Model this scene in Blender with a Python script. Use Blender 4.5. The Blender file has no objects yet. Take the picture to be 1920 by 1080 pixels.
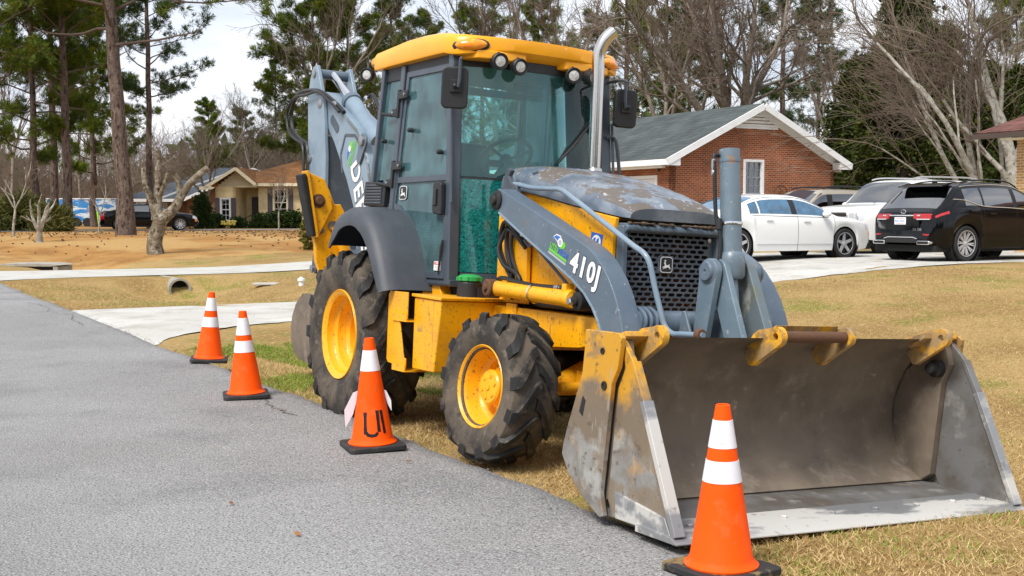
import bpy, bmesh, math, random
import numpy as np
from mathutils import Vector, Matrix, Euler
R = math.radians
random.seed(7); rng = np.random.default_rng(7)
S = bpy.context.scene
COL = S.collection
# ---------------------------------------------------------------- camera
cd = bpy.data.cameras.new('camera'); cam = bpy.data.objects.new('camera', cd); COL.objects.link(cam)
cd.lens = 42.07; cd.sensor_width = 36; cd.clip_start = .05; cd.clip_end = 3000
cam.location = (0, 0, 1.4963); cam.rotation_euler = (R(90 - 3.51), 0, 0)
S.camera = cam
# ---------------------------------------------------------------- sky and sun
SUN_EL, SUN_AZ = 52, 215          # azimuth clockwise from +Y: behind the camera, to its left
w = bpy.data.worlds.new('World'); S.world = w; w.use_nodes = True
nt = w.node_tree; nt.nodes.clear()
def wn(t, **k):
    n = nt.nodes.new(t)
    for a, b in k.items(): setattr(n, a, b)
    return n
sky = wn('ShaderNodeTexSky', sky_type='NISHITA', sun_disc=False, sun_elevation=R(SUN_EL), sun_rotation=R(SUN_AZ), air_density=1.0, dust_density=3.0, ozone_density=1.5)
tc = wn('ShaderNodeTexCoord'); mp = wn('ShaderNodeMapping'); mp.inputs['Scale'].default_value = (1.0, 1.0, 2.6)
nz = wn('ShaderNodeTexNoise'); nz.inputs['Scale'].default_value = 2.6; nz.inputs['Detail'].default_value = 7; nz.inputs['Roughness'].default_value = .55
rp = wn('ShaderNodeValToRGB'); rp.color_ramp.elements[0].position = .30; rp.color_ramp.elements[1].position = .62
rp.color_ramp.elements[0].color = (.45, .45, .45, 1); rp.color_ramp.elements[1].color = (.97, .97, .97, 1)
n2 = wn('ShaderNodeTexNoise'); n2.inputs['Scale'].default_value = 5.0; n2.inputs['Detail'].default_value = 6
r2 = wn('ShaderNodeValToRGB'); r2.color_ramp.elements[0].color = (5.6, 6.1, 7.1, 1); r2.color_ramp.elements[1].color = (8.6, 8.7, 8.9, 1)
r2.color_ramp.elements[0].position = .34; r2.color_ramp.elements[1].position = .62
mx = wn('ShaderNodeMix', data_type='RGBA'); bg = wn('ShaderNodeBackground'); ow = wn('ShaderNodeOutputWorld')
L = nt.links.new
L(tc.outputs['Generated'], mp.inputs['Vector']); L(mp.outputs[0], nz.inputs['Vector']); L(mp.outputs[0], n2.inputs['Vector'])
L(nz.outputs['Fac'], rp.inputs[0]); L(n2.outputs['Fac'], r2.inputs[0])
L(rp.outputs[0], mx.inputs[0]); L(sky.outputs[0], mx.inputs[6]); L(r2.outputs[0], mx.inputs[7])
L(mx.outputs[2], bg.inputs['Color']); bg.inputs['Strength'].default_value = .10; L(bg.outputs[0], ow.inputs[0])
sd = bpy.data.lights.new('sun', 'SUN'); sun = bpy.data.objects.new('sun', sd); COL.objects.link(sun)
sd.energy = 2.7; sd.angle = R(20); sd.color = (1, .955, .89)
sun.rotation_euler = (R(90 - SUN_EL), 0, R(180 - SUN_AZ)); sun.location = (0, 0, 30)
S.view_settings.view_transform = 'Standard'; S.view_settings.look = 'None'; S.view_settings.exposure = .62; S.view_settings.gamma = 1
S.view_settings.use_curve_mapping = False
S.cycles.max_bounces = 6; S.cycles.transparent_max_bounces = 10; S.cycles.use_denoising = True

# ---------------------------------------------------------------- materials
MATS = {}
def mat(name, col, rough=.6, metal=0., layers=(), bump=(), spec=.5, coat=0., obj_var=0., coord='Object', grad=None):
    """layers: (colour, scale, lo, hi, amount, up, stretch) noise-masked coats over the base; bump: (scale, strength, detail)"""
    m = bpy.data.materials.new(name); m.use_nodes = True; t = m.node_tree; N = t.nodes; K = t.links.new
    b = N['Principled BSDF']; b.inputs['Roughness'].default_value = rough; b.inputs['Metallic'].default_value = metal
    b.inputs['Specular IOR Level'].default_value = spec
    if coat: b.inputs['Coat Weight'].default_value = coat; b.inputs['Coat Roughness'].default_value = .04
    co = N.new('ShaderNodeTexCoord')
    cur = None
    rgb = N.new('ShaderNodeRGB'); rgb.outputs[0].default_value = (*col, 1); cur = rgb.outputs[0]
    if obj_var:
        oi = N.new('ShaderNodeObjectInfo'); hv = N.new('ShaderNodeHueSaturation'); mr = N.new('ShaderNodeMapRange')
        mr.inputs['To Min'].default_value = 1 - obj_var; mr.inputs['To Max'].default_value = 1 + obj_var
        K(oi.outputs['Random'], mr.inputs['Value']); K(mr.outputs[0], hv.inputs['Value']); K(cur, hv.inputs['Color']); cur = hv.outputs[0]
    rcur = None
    for i, l in enumerate(layers):
        l = list(l) + [None] * (8 - len(l)); c, sc, lo, hi, am, up, stretch, lr = l
        n = N.new('ShaderNodeTexNoise'); n.inputs['Scale'].default_value = sc; n.inputs['Detail'].default_value = 4 if sc < 30 else 2; n.inputs['Roughness'].default_value = .62
        mpn = N.new('ShaderNodeMapping'); mpn.inputs['Location'].default_value = (i * 3.7 + 1.3, i * 5.1, i * 2.3)
        if stretch: mpn.inputs['Scale'].default_value = stretch
        K(co.outputs[coord], mpn.inputs[0]); K(mpn.outputs[0], n.inputs['Vector'])
        mr = N.new('ShaderNodeMapRange'); mr.inputs['From Min'].default_value = lo; mr.inputs['From Max'].default_value = hi
        mr.inputs['To Max'].default_value = am if am is not None else 1; K(n.outputs['Fac'], mr.inputs['Value']); f = mr.outputs[0]
        if up and up[0] == 'z':
            sx = N.new('ShaderNodeSeparateXYZ'); K(co.outputs[coord], sx.inputs[0]); m2 = N.new('ShaderNodeMapRange'); m2.inputs['From Min'].default_value = up[1]; m2.inputs['From Max'].default_value = up[2]; K(sx.outputs['Z'], m2.inputs['Value'])
            ad = N.new('ShaderNodeMath'); ad.operation = 'MULTIPLY_ADD'; ad.inputs[1].default_value = 1.1; K(m2.outputs[0], ad.inputs[0]); K(f, ad.inputs[2]); su = N.new('ShaderNodeMapRange'); su.inputs['From Min'].default_value = .75; su.inputs['From Max'].default_value = 1.05; K(ad.outputs[0], su.inputs['Value']); f = su.outputs[0]
        elif up:
            g = N.new('ShaderNodeNewGeometry'); sx = N.new('ShaderNodeSeparateXYZ'); K(g.outputs['True Normal'], sx.inputs[0])
            m2 = N.new('ShaderNodeMapRange'); m2.inputs['From Min'].default_value = up[0]; m2.inputs['From Max'].default_value = up[1]; K(sx.outputs['Z'], m2.inputs['Value'])
            mu = N.new('ShaderNodeMath'); mu.operation = 'MULTIPLY'; K(f, mu.inputs[0]); K(m2.outputs[0], mu.inputs[1]); f = mu.outputs[0]
        x = N.new('ShaderNodeMix'); x.data_type = 'RGBA'; K(f, x.inputs[0]); K(cur, x.inputs[6]); x.inputs[7].default_value = (*c, 1); cur = x.outputs[2]
        if lr is not None:
            xr = N.new('ShaderNodeMix'); K(f, xr.inputs[0]); xr.inputs[2].default_value = rough; xr.inputs[3].default_value = lr
            if rcur: K(rcur, xr.inputs[2])
            rcur = xr.outputs[0]
    K(cur, b.inputs['Base Color'])
    if rcur: K(rcur, b.inputs['Roughness'])
    pn = None
    for sc, st, *o in bump:
        n = N.new('ShaderNodeTexNoise'); n.inputs['Scale'].default_value = sc; n.inputs['Detail'].default_value = o[0] if o else 3
        K(co.outputs[coord], n.inputs['Vector'])
        bp = N.new('ShaderNodeBump'); bp.inputs['Strength'].default_value = st; bp.inputs['Distance'].default_value = o[1] if len(o) > 1 else .01
        K(n.outputs['Fac'], bp.inputs['Height'])
        if pn: K(pn, bp.inputs['Normal'])
        pn = bp.outputs[0]
    if pn: K(pn, b.inputs['Normal'])
    MATS[name] = m; return m
def glassmat(name, tint, refl=.06, haze=0., hazecol=(.5, .6, .6), rough=.02, crack=False):
    m = bpy.data.materials.new(name); m.use_nodes = True; t = m.node_tree; N = t.nodes; K = t.links.new; N.clear()
    o = N.new('ShaderNodeOutputMaterial'); tr = N.new('ShaderNodeBsdfTransparent'); tr.inputs[0].default_value = (*tint, 1)
    gl = N.new('ShaderNodeBsdfGlossy'); gl.inputs['Roughness'].default_value = rough; gl.inputs['Color'].default_value = (1, 1, 1, 1)
    fr = N.new('ShaderNodeFresnel'); fr.inputs[0].default_value = 1.5
    ad = N.new('ShaderNodeMath'); ad.operation = 'ADD'; ad.use_clamp = True; ad.inputs[1].default_value = refl; K(fr.outputs[0], ad.inputs[0])
    base = tr.outputs[0]
    if haze:
        df = N.new('ShaderNodeBsdfDiffuse'); df.inputs[0].default_value = (*hazecol, 1); hx = N.new('ShaderNodeMixShader')
        co = N.new('ShaderNodeTexCoord')
        if crack:
            v = N.new('ShaderNodeTexVoronoi'); v.feature = 'DISTANCE_TO_EDGE'; v.inputs['Scale'].default_value = 95
            K(co.outputs['Object'], v.inputs['Vector'])
            mr = N.new('ShaderNodeMapRange'); mr.inputs['From Min'].default_value = .0; mr.inputs['From Max'].default_value = .12; mr.inputs['To Min'].default_value = .95; mr.inputs['To Max'].default_value = haze
            K(v.outputs['Distance'], mr.inputs['Value']); K(mr.outputs[0], hx.inputs[0])
            v2 = N.new('ShaderNodeTexVoronoi'); v2.inputs['Scale'].default_value = 95; K(co.outputs['Object'], v2.inputs['Vector'])
            r = N.new('ShaderNodeValToRGB'); r.color_ramp.elements[0].color = (.0, .05, .05, 1); r.color_ramp.elements[1].color = (.02, .27, .25, 1)
            K(v2.outputs['Color'], r.inputs[0]); K(r.outputs[0], df.inputs[0])
        else:
            n = N.new('ShaderNodeTexNoise'); n.inputs['Scale'].default_value = 5; n.inputs['Detail'].default_value = 8; K(co.outputs['Object'], n.inputs['Vector'])
            mr = N.new('ShaderNodeMapRange'); mr.inputs['From Min'].default_value = .3; mr.inputs['From Max'].default_value = .75; mr.inputs['To Min'].default_value = haze * .5; mr.inputs['To Max'].default_value = haze * 1.6
            K(n.outputs['Fac'], mr.inputs['Value']); K(mr.outputs[0], hx.inputs[0])
        K(base, hx.inputs[1]); K(df.outputs[0], hx.inputs[2]); base = hx.outputs[0]
    mxs = N.new('ShaderNodeMixShader'); K(ad.outputs[0], mxs.inputs[0]); K(base, mxs.inputs[1]); K(gl.outputs[0], mxs.inputs[2]); K(mxs.outputs[0], o.inputs[0])
    MATS[name] = m; return m
def flat(name, c, rough=.5, emit=0, **k): return mat(name, c, rough, **k)
DUST = (.30, .25, .18)
# machine
mat('yellow', (.88, .40, .002), .42, layers=[((.62, .24, .008), 9, .5, .75, .35), ((.17, .10, .04), 42, .62, .67, .7), ((.16, .10, .05), 26, .63, .68, .55, None, (1, 1, .12)), ((.30, .17, .05), 2.6, .52, .78, .45), ((.10, .07, .045), 9, .66, .72, .6), (DUST, 2.3, .45, .9, .25, (.3, .9))], bump=[(60, .03)], coat=.12)
mat('yellow_roof', (.90, .385, .002), .36, layers=[((.66, .25, .006), 4, .45, .75, .4)], coat=.25)
mat('yellow_worn', (.70, .35, .012), .5, layers=[((.27, .20, .12), 7, .42, .58, .85), ((.13, .085, .055), 13, .54, .64, .7), ((.20, .17, .14), 30, .62, .68, .6)], bump=[(40, .08)])
mat('cheek_worn', (.29, .285, .27), .45, .15, layers=[((.155, .135, .115), 4, .42, .62, .85), ((.40, .395, .37), 7, .56, .64, .7), ((.19, .145, .10), 4, .30, .75, 1., ('z', .30, .52)), ((.60, .30, .02), 4, .20, .80, 1., ('z', .46, .88)), ((.22, .16, .10), 6, .52, .60, .7), ((.10, .07, .045), 22, .60, .66, .7), ((.36, .34, .30), 30, .62, .67, .5, None, (1, 1, .2))], bump=[(40, .08)])
mat('grey_blue', (.085, .122, .165), .42, layers=[((.155, .195, .24), 3, .45, .75, .6), ((.30, .34, .37), 30, .66, .72, .5), ((.20, .105, .04), 13, .66, .72, .8), ((.13, .12, .10), 2.4, .55, .8, .4)], bump=[(50, .04)], coat=.1)
mat('grey_light', (.165, .23, .295), .38, layers=[((.27, .345, .42), 3, .4, .75, .6), ((.17, .16, .14), 8, .60, .74, .5), ((.22, .12, .05), 17, .66, .72, .6)], bump=[(50, .03)], coat=.15)
mat('hood_paint', (.085, .115, .155), .38, layers=[((.23, .265, .31), 5, .42, .64, .7), ((.115, .094, .076), 3.8, .505, .54, .95, (.45, .75), (1, 1, 1), .8), ((.55, .58, .61), 26, .62, .66, .5, (.5, .8))], bump=[(40, .08)], coat=.15)
mat('pole_paint', (.115, .165, .21), .4, layers=[((.19, .25, .30), 4, .42, .70, .6), ((.36, .39, .41), 22, .62, .68, .7), ((.30, .14, .04), 9, .66, .70, .85), ((.07, .09, .11), 3, .55, .75, .6)], bump=[(50, .05)], coat=.1)
mat('mossy_grey', (.12, .155, .18), .5, layers=[((.13, .125, .03), 2.4, .48, .66, .75), ((.34, .36, .36), 9, .55, .66, .6), ((.25, .13, .05), 20, .66, .70, .7)], bump=[(40, .06)])
mat('cab_frame', (.045, .060, .082), .38, layers=[((.08, .095, .12), 5, .5, .8, .5)], coat=.15)
mat('plastic_grey', (.042, .050, .063), .55, layers=[((.075, .084, .098), 4, .42, .75, .7), ((.24, .24, .24), 26, .70, .74, .5)], bump=[(120, .06)])
mat('black_plastic', (.014, .015, .018), .5, bump=[(150, .05)])
mat('rubber', (.040, .036, .032), .85, layers=[((.135, .108, .080), 4, .38, .64, .9), ((.19, .16, .125), 18, .56, .70, .6), ((.025, .024, .023), 9, .60, .70, .7)], bump=[(60, .25), (12, .15)], spec=.3)
mat('rubber_lug', (.013, .013, .013), .6, layers=[((.10, .08, .06), 7, .52, .66, .8), ((.17, .145, .115), 26, .62, .72, .6)], bump=[(60, .2)], spec=.4)
mat('rubber_clean', (.02, .02, .021), .7, layers=[((.06, .055, .048), 9, .5, .75, .7)], bump=[(70, .1)], spec=.3)
mat('hose', (.012, .012, .013), .45)
mat('steel', (.42, .42, .42), .34, 1., layers=[((.20, .17, .14), 12, .5, .75, .6)])
mat('chrome', (.72, .72, .73), .12, 1.)
mat('exhaust_steel', (.62, .60, .57), .2, 1., layers=[((.36, .30, .24), 4, .5, .8, .5, None, (1, 1, .15))])
mat('rust', (.11, .05, .025), .85, layers=[((.05, .03, .02), 12, .5, .7, .8)], bump=[(40, .3)])
mat('bucket_inside', (.175, .140, .106), .72, layers=[((.105, .083, .064), 3, .42, .66, .85), ((.25, .21, .17), 6, .56, .70, .7), ((.42, .39, .35), 5, .68, .74, .65), ((.30, .16, .02), 14, .70, .76, .6)], bump=[(30, .15), (6, .2)])
mat('bucket_steel', (.175, .175, .175), .46, .2, layers=[((.11, .095, .08), 3.5, .42, .62, .85), ((.32, .31, .29), 6, .58, .68, .7), ((.26, .16, .06), 6, .64, .72, .5), ((.10, .07, .05), 22, .64, .70, .7)], bump=[(35, .12)])
mat('bucket_edge', (.27, .275, .285), .38, .4, layers=[((.60, .585, .55), 4, .45, .53, .9, None, (1, .35, 1), .7), ((.20, .18, .16), 14, .62, .70, .7), ((.55, .50, .42), 9, .6, .75, .5)], bump=[(40, .08)])
mat('radiator_dark', (.012, .012, .013), .8)
mat('grille_paint', (.055, .07, .09), .5, layers=[((.15, .16, .17), 8, .5, .75, .5)])
mat('dirt', (.10, .07, .045), .95, layers=[((.05, .035, .025), 40, .45, .6, .9)], bump=[(60, .6)])
mat('white_paint', (.78, .78, .78), .45)
mat('black_paint', (.01, .01, .012), .4)
mat('amber', (.95, .26, .01), .18, coat=.5, layers=[((.98, .42, .02), 30, .45, .6, .8)])
mat('lamp_glass', (.55, .56, .55), .12, layers=[((.30, .30, .29), 60, .4, .6, .7)], coat=.5)
mat('green_cap', (.02, .30, .07), .5)
mat('seat_vinyl', (.03, .033, .038), .6)
mat('decal_blue', (.03, .13, .50), .4); mat('decal_green', (.12, .52, .03), .4); mat('decal_red', (.55, .02, .03), .4); mat('decal_grey', (.4, .42, .44), .5)
glassmat('cab_glass', (.64, .92, .92), .0, .07, (.20, .52, .54))
glassmat('door_glass', (.66, .93, .95), .0, .18, (.26, .56, .62))
glassmat('crack_glass', (.12, .50, .50), .03, .62, (.02, .3, .28), .08, crack=True)
# cones
mat('cone_orange', (.96, .088, .0), .6, layers=[((.82, .07, .0), 10, .55, .8, .4), ((.40, .10, .03), 14, .64, .72, .5), ((.95, .25, .12), 5, .58, .75, .35)], bump=[(9, .12, 2, .02)], spec=.2)
mat('cone_sleeve', (.76, .75, .80), .35, layers=[((.58, .57, .60), 12, .55, .75, .5), ((.35, .30, .26), 9, .64, .72, .6)], bump=[(18, .2, 2, .01)])
mat('cone_base', (.018, .018, .02), .75, layers=[((.09, .08, .06), 8, .5, .75, .6)], bump=[(80, .2)])
mat('cone_base_worn', (.02, .02, .022), .75, layers=[((.26, .19, .07), 9, .52, .60, .7)], bump=[(80, .2)])
# setting
mat('asphalt', (.225, .222, .218), .85, layers=[((.31, .31, .315), .30, .40, .66, .8), ((.13, .13, .138), .9, .54, .72, .6), ((.44, .44, .44), 95, .54, .62, .7), ((.075, .075, .078), 80, .54, .63, .8), ((.09, .08, .07), 7, .72, .76, .6)], bump=[(80, 1., 2, .012), (14, .4, 3, .015)], coord='Object', spec=.25)
mat('asphalt_edge', (.10, .10, .104), .9, layers=[((.17, .165, .16), 30, .5, .7, .8), ((.05, .05, .05), 90, .5, .6, .8)], bump=[(120, .8, 3, .006)], spec=.2)
mat('concrete', (.44, .43, .40), .85, layers=[((.54, .53, .50), .8, .45, .65, .8), ((.31, .29, .26), 1.6, .50, .70, .8), ((.24, .22, .19), 9, .60, .70, .6), ((.25, .22, .18), 60, .62, .70, .5)], bump=[(70, .3)], spec=.25)
mat('gravel_drive', (.47, .465, .435), .9, layers=[((.36, .345, .31), 1.2, .46, .66, .8), ((.33, .32, .29), 60, .55, .65, .6)], bump=[(60, .3)], spec=.2)
mat('lawn', (.36, .245, .10), .95, layers=[((.24, .15, .055), .45, .42, .60, .85), ((.15, .17, .025), .8, .52, .66, .8), ((.42, .315, .15), 18, .5, .66, .8), ((.16, .095, .035), 45, .56, .66, .7)], bump=[(60, .7, 3, .03), (9, .3, 3, .05)], spec=.1)
mat('straw_lawn', (.345, .185, .062), .95, layers=[((.23, .115, .038), .9, .42, .60, .85), ((.40, .26, .105), .30, .46, .58, .85), ((.14, .065, .02), 14, .56, .68, .6)], bump=[(30, .5, 3, .03)], spec=.1)
mat('blade_tan', (.42, .295, .13), .8, spec=.15); mat('blade_straw', (.56, .415, .20), .8, spec=.15); mat('blade_brown', (.28, .16, .06), .85, spec=.1); mat('blade_green', (.15, .25, .02), .7, spec=.2)
mat('soil', (.10, .065, .038), .95, bump=[(40, .5)])
mat('dead_leaf', (.33, .13, .035), .8, obj_var=.3)
# ---------------------------------------------------------------- mesh helpers
def V(*a): return Vector(a if len(a) > 1 else a[0])
class MB:
    def __init__(s): s.v = []; s.f = []
    def add(s, vs, fs):
        o = len(s.v); s.v += [tuple(p) for p in vs]; s.f += [tuple(i + o for i in f) for f in fs]; return s
    def box(s, x0, x1, y0, y1, z0, z1):
        return s.add([(x0,y0,z0),(x1,y0,z0),(x1,y1,z0),(x0,y1,z0),(x0,y0,z1),(x1,y0,z1),(x1,y1,z1),(x0,y1,z1)],
                     [(0,3,2,1),(4,5,6,7),(0,1,5,4),(1,2,6,5),(2,3,7,6),(3,0,4,7)])
    def obox(s, c, size, m=None):
        h = [a / 2 for a in size]; m = m or Matrix.Identity(3); c = V(c)
        vs = [c + m @ V(h[0]*i, h[1]*j, h[2]*k) for i, j, k in ((-1,-1,-1),(1,-1,-1),(1,1,-1),(-1,1,-1),(-1,-1,1),(1,-1,1),(1,1,1),(-1,1,1))]
        return s.add(vs, [(0,3,2,1),(4,5,6,7),(0,1,5,4),(1,2,6,5),(2,3,7,6),(3,0,4,7)])
    def beam(s, a, b, wd, ht, up=(0,0,1)):
        """box beam from a to b; ht measured towards up"""
        a, b = V(a), V(b); d = (b - a); l = d.length; d.normalize(); sd = V(up).cross(d).normalized(); u = d.cross(sd)
        m = Matrix((d, sd, u)).transposed(); return s.obox((a + b) / 2, (l, wd, ht), m)
    def prism(s, pts, axis, a, b):
        def P(p, h): return {'x': (h, p[0], p[1]), 'y': (p[0], h, p[1]), 'z': (p[0], p[1], h)}[axis]
        n = len(pts); vs = [P(p, a) for p in pts] + [P(p, b) for p in pts]
        return s.add(vs, [tuple(range(n)), tuple(range(2*n - 1, n - 1, -1))] + [(i, (i+1) % n, n + (i+1) % n, n + i) for i in range(n)])
    def tube(s, path, r, n=8, closed=False, sx=1.):
        path = [V(p) for p in path]; m = len(path); rs = r if isinstance(r, (list, tuple)) else [r] * m
        tans = []
        for i in range(m):
            a = path[(i - 1) % m] if (closed or i > 0) else path[i]; b = path[(i + 1) % m] if (closed or i < m - 1) else path[i]
            tans.append((b - a).normalized() if (b - a).length > 1e-9 else V(0, 0, 1))
        t = tans[0]; u = t.orthogonal().normalized(); vs = []; fs = []
        for i in range(m):
            u = (u - tans[i] * u.dot(tans[i])).normalized(); w_ = tans[i].cross(u)
            for k in range(n):
                a = 2 * math.pi * k / n; vs.append(path[i] + (u * math.cos(a) * sx + w_ * math.sin(a)) * rs[i])
        for i in range(m if closed else m - 1):
            j = (i + 1) % m
            for k in range(n): fs.append((i*n + k, i*n + (k+1) % n, j*n + (k+1) % n, j*n + k))
        if not closed: fs += [tuple(range(n - 1, -1, -1)), tuple(range((m-1)*n, m*n))]
        return s.add(vs, fs)
    def cyl(s, a, b, r, r1=None, n=20): return s.tube([a, b], [r, r if r1 is None else r1], n)
    def lathe(s, prof, c, axis, n=32, closed=False, cap=True):
        ax = V(axis).normalized(); u = ax.orthogonal().normalized(); w_ = ax.cross(u); c = V(c); m = len(prof); vs = []; fs = []
        for r, h in prof:
            for k in range(n):
                a = 2 * math.pi * k / n; vs.append(c + ax * h + (u * math.cos(a) + w_ * math.sin(a)) * r)
        for i in range(m if closed else m - 1):
            j = (i + 1) % m
            for k in range(n): fs.append((i*n + k, i*n + (k+1) % n, j*n + (k+1) % n, j*n + k))
        if not closed and cap:
            if prof[0][0] > 1e-6: fs.append(tuple(range(n - 1, -1, -1)))
            if prof[-1][0] > 1e-6: fs.append(tuple(range((m-1)*n, m*n)))
        return s.add(vs, fs)
    def ell(s, c, rx, ry, rz, n=12, m=8):
        c = V(c); vs = [c + V(0, 0, -rz)]; fs = []
        for i in range(1, m):
            b = -math.pi/2 + math.pi * i / m
            for k in range(n): a = 2*math.pi*k/n; vs.append(c + V(rx*math.cos(b)*math.cos(a), ry*math.cos(b)*math.sin(a), rz*math.sin(b)))
        vs.append(c + V(0, 0, rz)); t = len(vs) - 1
        for k in range(n): fs.append((0, 1 + (k+1) % n, 1 + k)); fs.append((t, t - n + k, t - n + (k+1) % n))
        for i in range(m - 2):
            for k in range(n): fs.append((1 + i*n + k, 1 + i*n + (k+1) % n, 1 + (i+1)*n + (k+1) % n, 1 + (i+1)*n + k))
        return s.add(vs, fs)
    def grid(s, rows, close=False):
        n = len(rows[0]); vs = [p for r in rows for p in r]
        return s.add(vs, [(i*n + k, i*n + k + 1, (i+1)*n + k + 1, (i+1)*n + k) for i in range(len(rows) - 1) for k in range(n - 1)])
    def shell(s, rows, th):
        """rows of points -> solid sheet of thickness th (offset by vertex normal)"""
        m, n = len(rows), len(rows[0]); A = [[V(p) for p in r] for r in rows]; B = []
        for i in range(m):
            rr = []
            for k in range(n):
                du = A[min(i+1, m-1)][k] - A[max(i-1, 0)][k]; dv = A[i][min(k+1, n-1)] - A[i][max(k-1, 0)]
                nn = du.cross(dv); rr.append(A[i][k] - (nn.normalized() if nn.length > 1e-9 else V(0,0,1)) * th)
            B.append(rr)
        vs = [p for r in A for p in r] + [p for r in B for p in r]; o = m * n; fs = []
        for i in range(m - 1):
            for k in range(n - 1):
                q = (i*n + k, i*n + k + 1, (i+1)*n + k + 1, (i+1)*n + k); fs.append(q); fs.append(tuple(o + x for x in reversed(q)))
        for i in range(m - 1):
            for k in (0, n - 1): a, b = i*n + k, (i+1)*n + k; fs.append((a, b, o + b, o + a))
        for k in range(n - 1):
            for i in (0, m - 1): a, b = i*n + k, i*n + k + 1; fs.append((a, b, o + b, o + a))
        return s.add(vs, fs)
    def build(s, name, m, parent=None, bevel=0, seg=2, ang=35, fix=True, smooth=True, mats=None, fmat=None, loc=None, rot=None):
        me = bpy.data.meshes.new(name); me.from_pydata(s.v, [], s.f)
        if fix:
            bm = bmesh.new(); bm.from_mesh(me); bmesh.ops.recalc_face_normals(bm, faces=bm.faces); bm.to_mesh(me); bm.free()
        for q in (mats or [m]): me.materials.append(MATS[q] if isinstance(q, str) else q)
        if fmat: me.polygons.foreach_set('material_index', fmat)
        if smooth: me.shade_smooth(); me.set_sharp_from_angle(angle=R(ang))
        me.update()
        o = bpy.data.objects.new(name, me); COL.objects.link(o)
        if parent: o.parent = parent
        if loc: o.location = loc
        if rot: o.rotation_euler = rot
        if bevel:
            b = o.modifiers.new('bevel', 'BEVEL'); b.width = bevel; b.segments = seg; b.limit_method = 'ANGLE'; b.angle_limit = R(38); b.harden_normals = True
        return o
def arc(c, r, a0, a1, n, ax='xz', y=0):
    out = []
    for i in range(n + 1):
        a = R(a0 + (a1 - a0) * i / n); p = (c[0] + r * math.cos(a), c[1] + r * math.sin(a))
        out.append(p)
    return out
def smooth_path(pts, k=6, closed=False):
    """Catmull-Rom through pts"""
    pts = [V(p) for p in pts]; out = []; n = len(pts)
    for i in range(n if closed else n - 1):
        p0 = pts[(i-1) % n] if (closed or i) else pts[0]; p1 = pts[i]; p2 = pts[(i+1) % n]; p3 = pts[(i+2) % n] if (closed or i + 2 < n) else pts[n-1]
        for j in range(k):
            t = j / k; out.append(.5 * ((2*p1) + (p2 - p0)*t + (2*p0 - 5*p1 + 4*p2 - p3)*t*t + (3*p1 - p0 - 3*p2 + p3)*t**3))
    if not closed: out.append(pts[-1])
    return out
def rrect(w_, h, r, n=4):
    out = []
    for cx, cy, a in ((w_/2 - r, h/2 - r, 0), (-w_/2 + r, h/2 - r, 90), (-w_/2 + r, -h/2 + r, 180), (w_/2 - r, -h/2 + r, 270)):
        for i in range(n + 1): t = R(a + 90 * i / n); out.append((cx + r*math.cos(t), cy + r*math.sin(t)))
    return out
def empty(name, loc=(0,0,0), rot=(0,0,0), parent=None):
    o = bpy.data.objects.new(name, None); COL.objects.link(o); o.location = loc; o.rotation_euler = rot; o.empty_display_size = .3
    if parent: o.parent = parent
    return o
def tag(o, label=None, cat=None, group=None, kind=None):
    for k, v_ in (('label', label), ('category', cat), ('group', group), ('kind', kind)):
        if v_: o[k] = v_
    return o
def copy_tree(o, parent=None):
    c = o.copy(); COL.objects.link(c); c.parent = parent
    for ch in list(o.children): copy_tree(ch, c)
    return c
def plane_m(o, r, u):
    r = V(r).normalized(); u = V(u); u = (u - r * u.dot(r)).normalized(); n = r.cross(u); m = Matrix((r, u, n)).transposed().to_4x4(); m.translation = V(o); return m
def poly_on(pts, M4, m, name, parent, th=.002):
    """flat print: a polygon (x right, y up) on a plane"""
    b = MB(); n = len(pts); b.add([M4 @ V(p[0], p[1], 0) for p in pts] + [M4 @ V(p[0], p[1], th) for p in pts],
          [tuple(range(n - 1, -1, -1)), tuple(range(n, 2*n))] + [(i, (i+1) % n, n + (i+1) % n, n + i) for i in range(n)])
    return b.build(name, m, parent, smooth=False)
def text_on(body, size, M4, m, name, parent, offset=0., extrude=.0006, shear=0, space=1., sx=1.):
    cu = bpy.data.curves.new('lettering', 'FONT'); cu.body = body; cu.size = size; cu.extrude = extrude; cu.offset = offset; cu.shear = shear
    cu.space_character = space; cu.align_x = 'CENTER'; cu.align_y = 'CENTER'; cu.resolution_u = 3
    t = bpy.data.objects.new('lettering', cu); COL.objects.link(t); bpy.context.view_layer.update()
    me = bpy.data.meshes.new_from_object(t.evaluated_get(bpy.context.evaluated_depsgraph_get())); bpy.data.objects.remove(t)
    me.transform(M4 @ Matrix.Diagonal((sx, 1, 1, 1))); me.materials.clear(); me.materials.append(MATS[m]); me.name = name
    o = bpy.data.objects.new(name, me); COL.objects.link(o); o.parent = parent; return o
def emb(M4, dz): return M4 @ Matrix.Translation((0, 0, dz))

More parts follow.
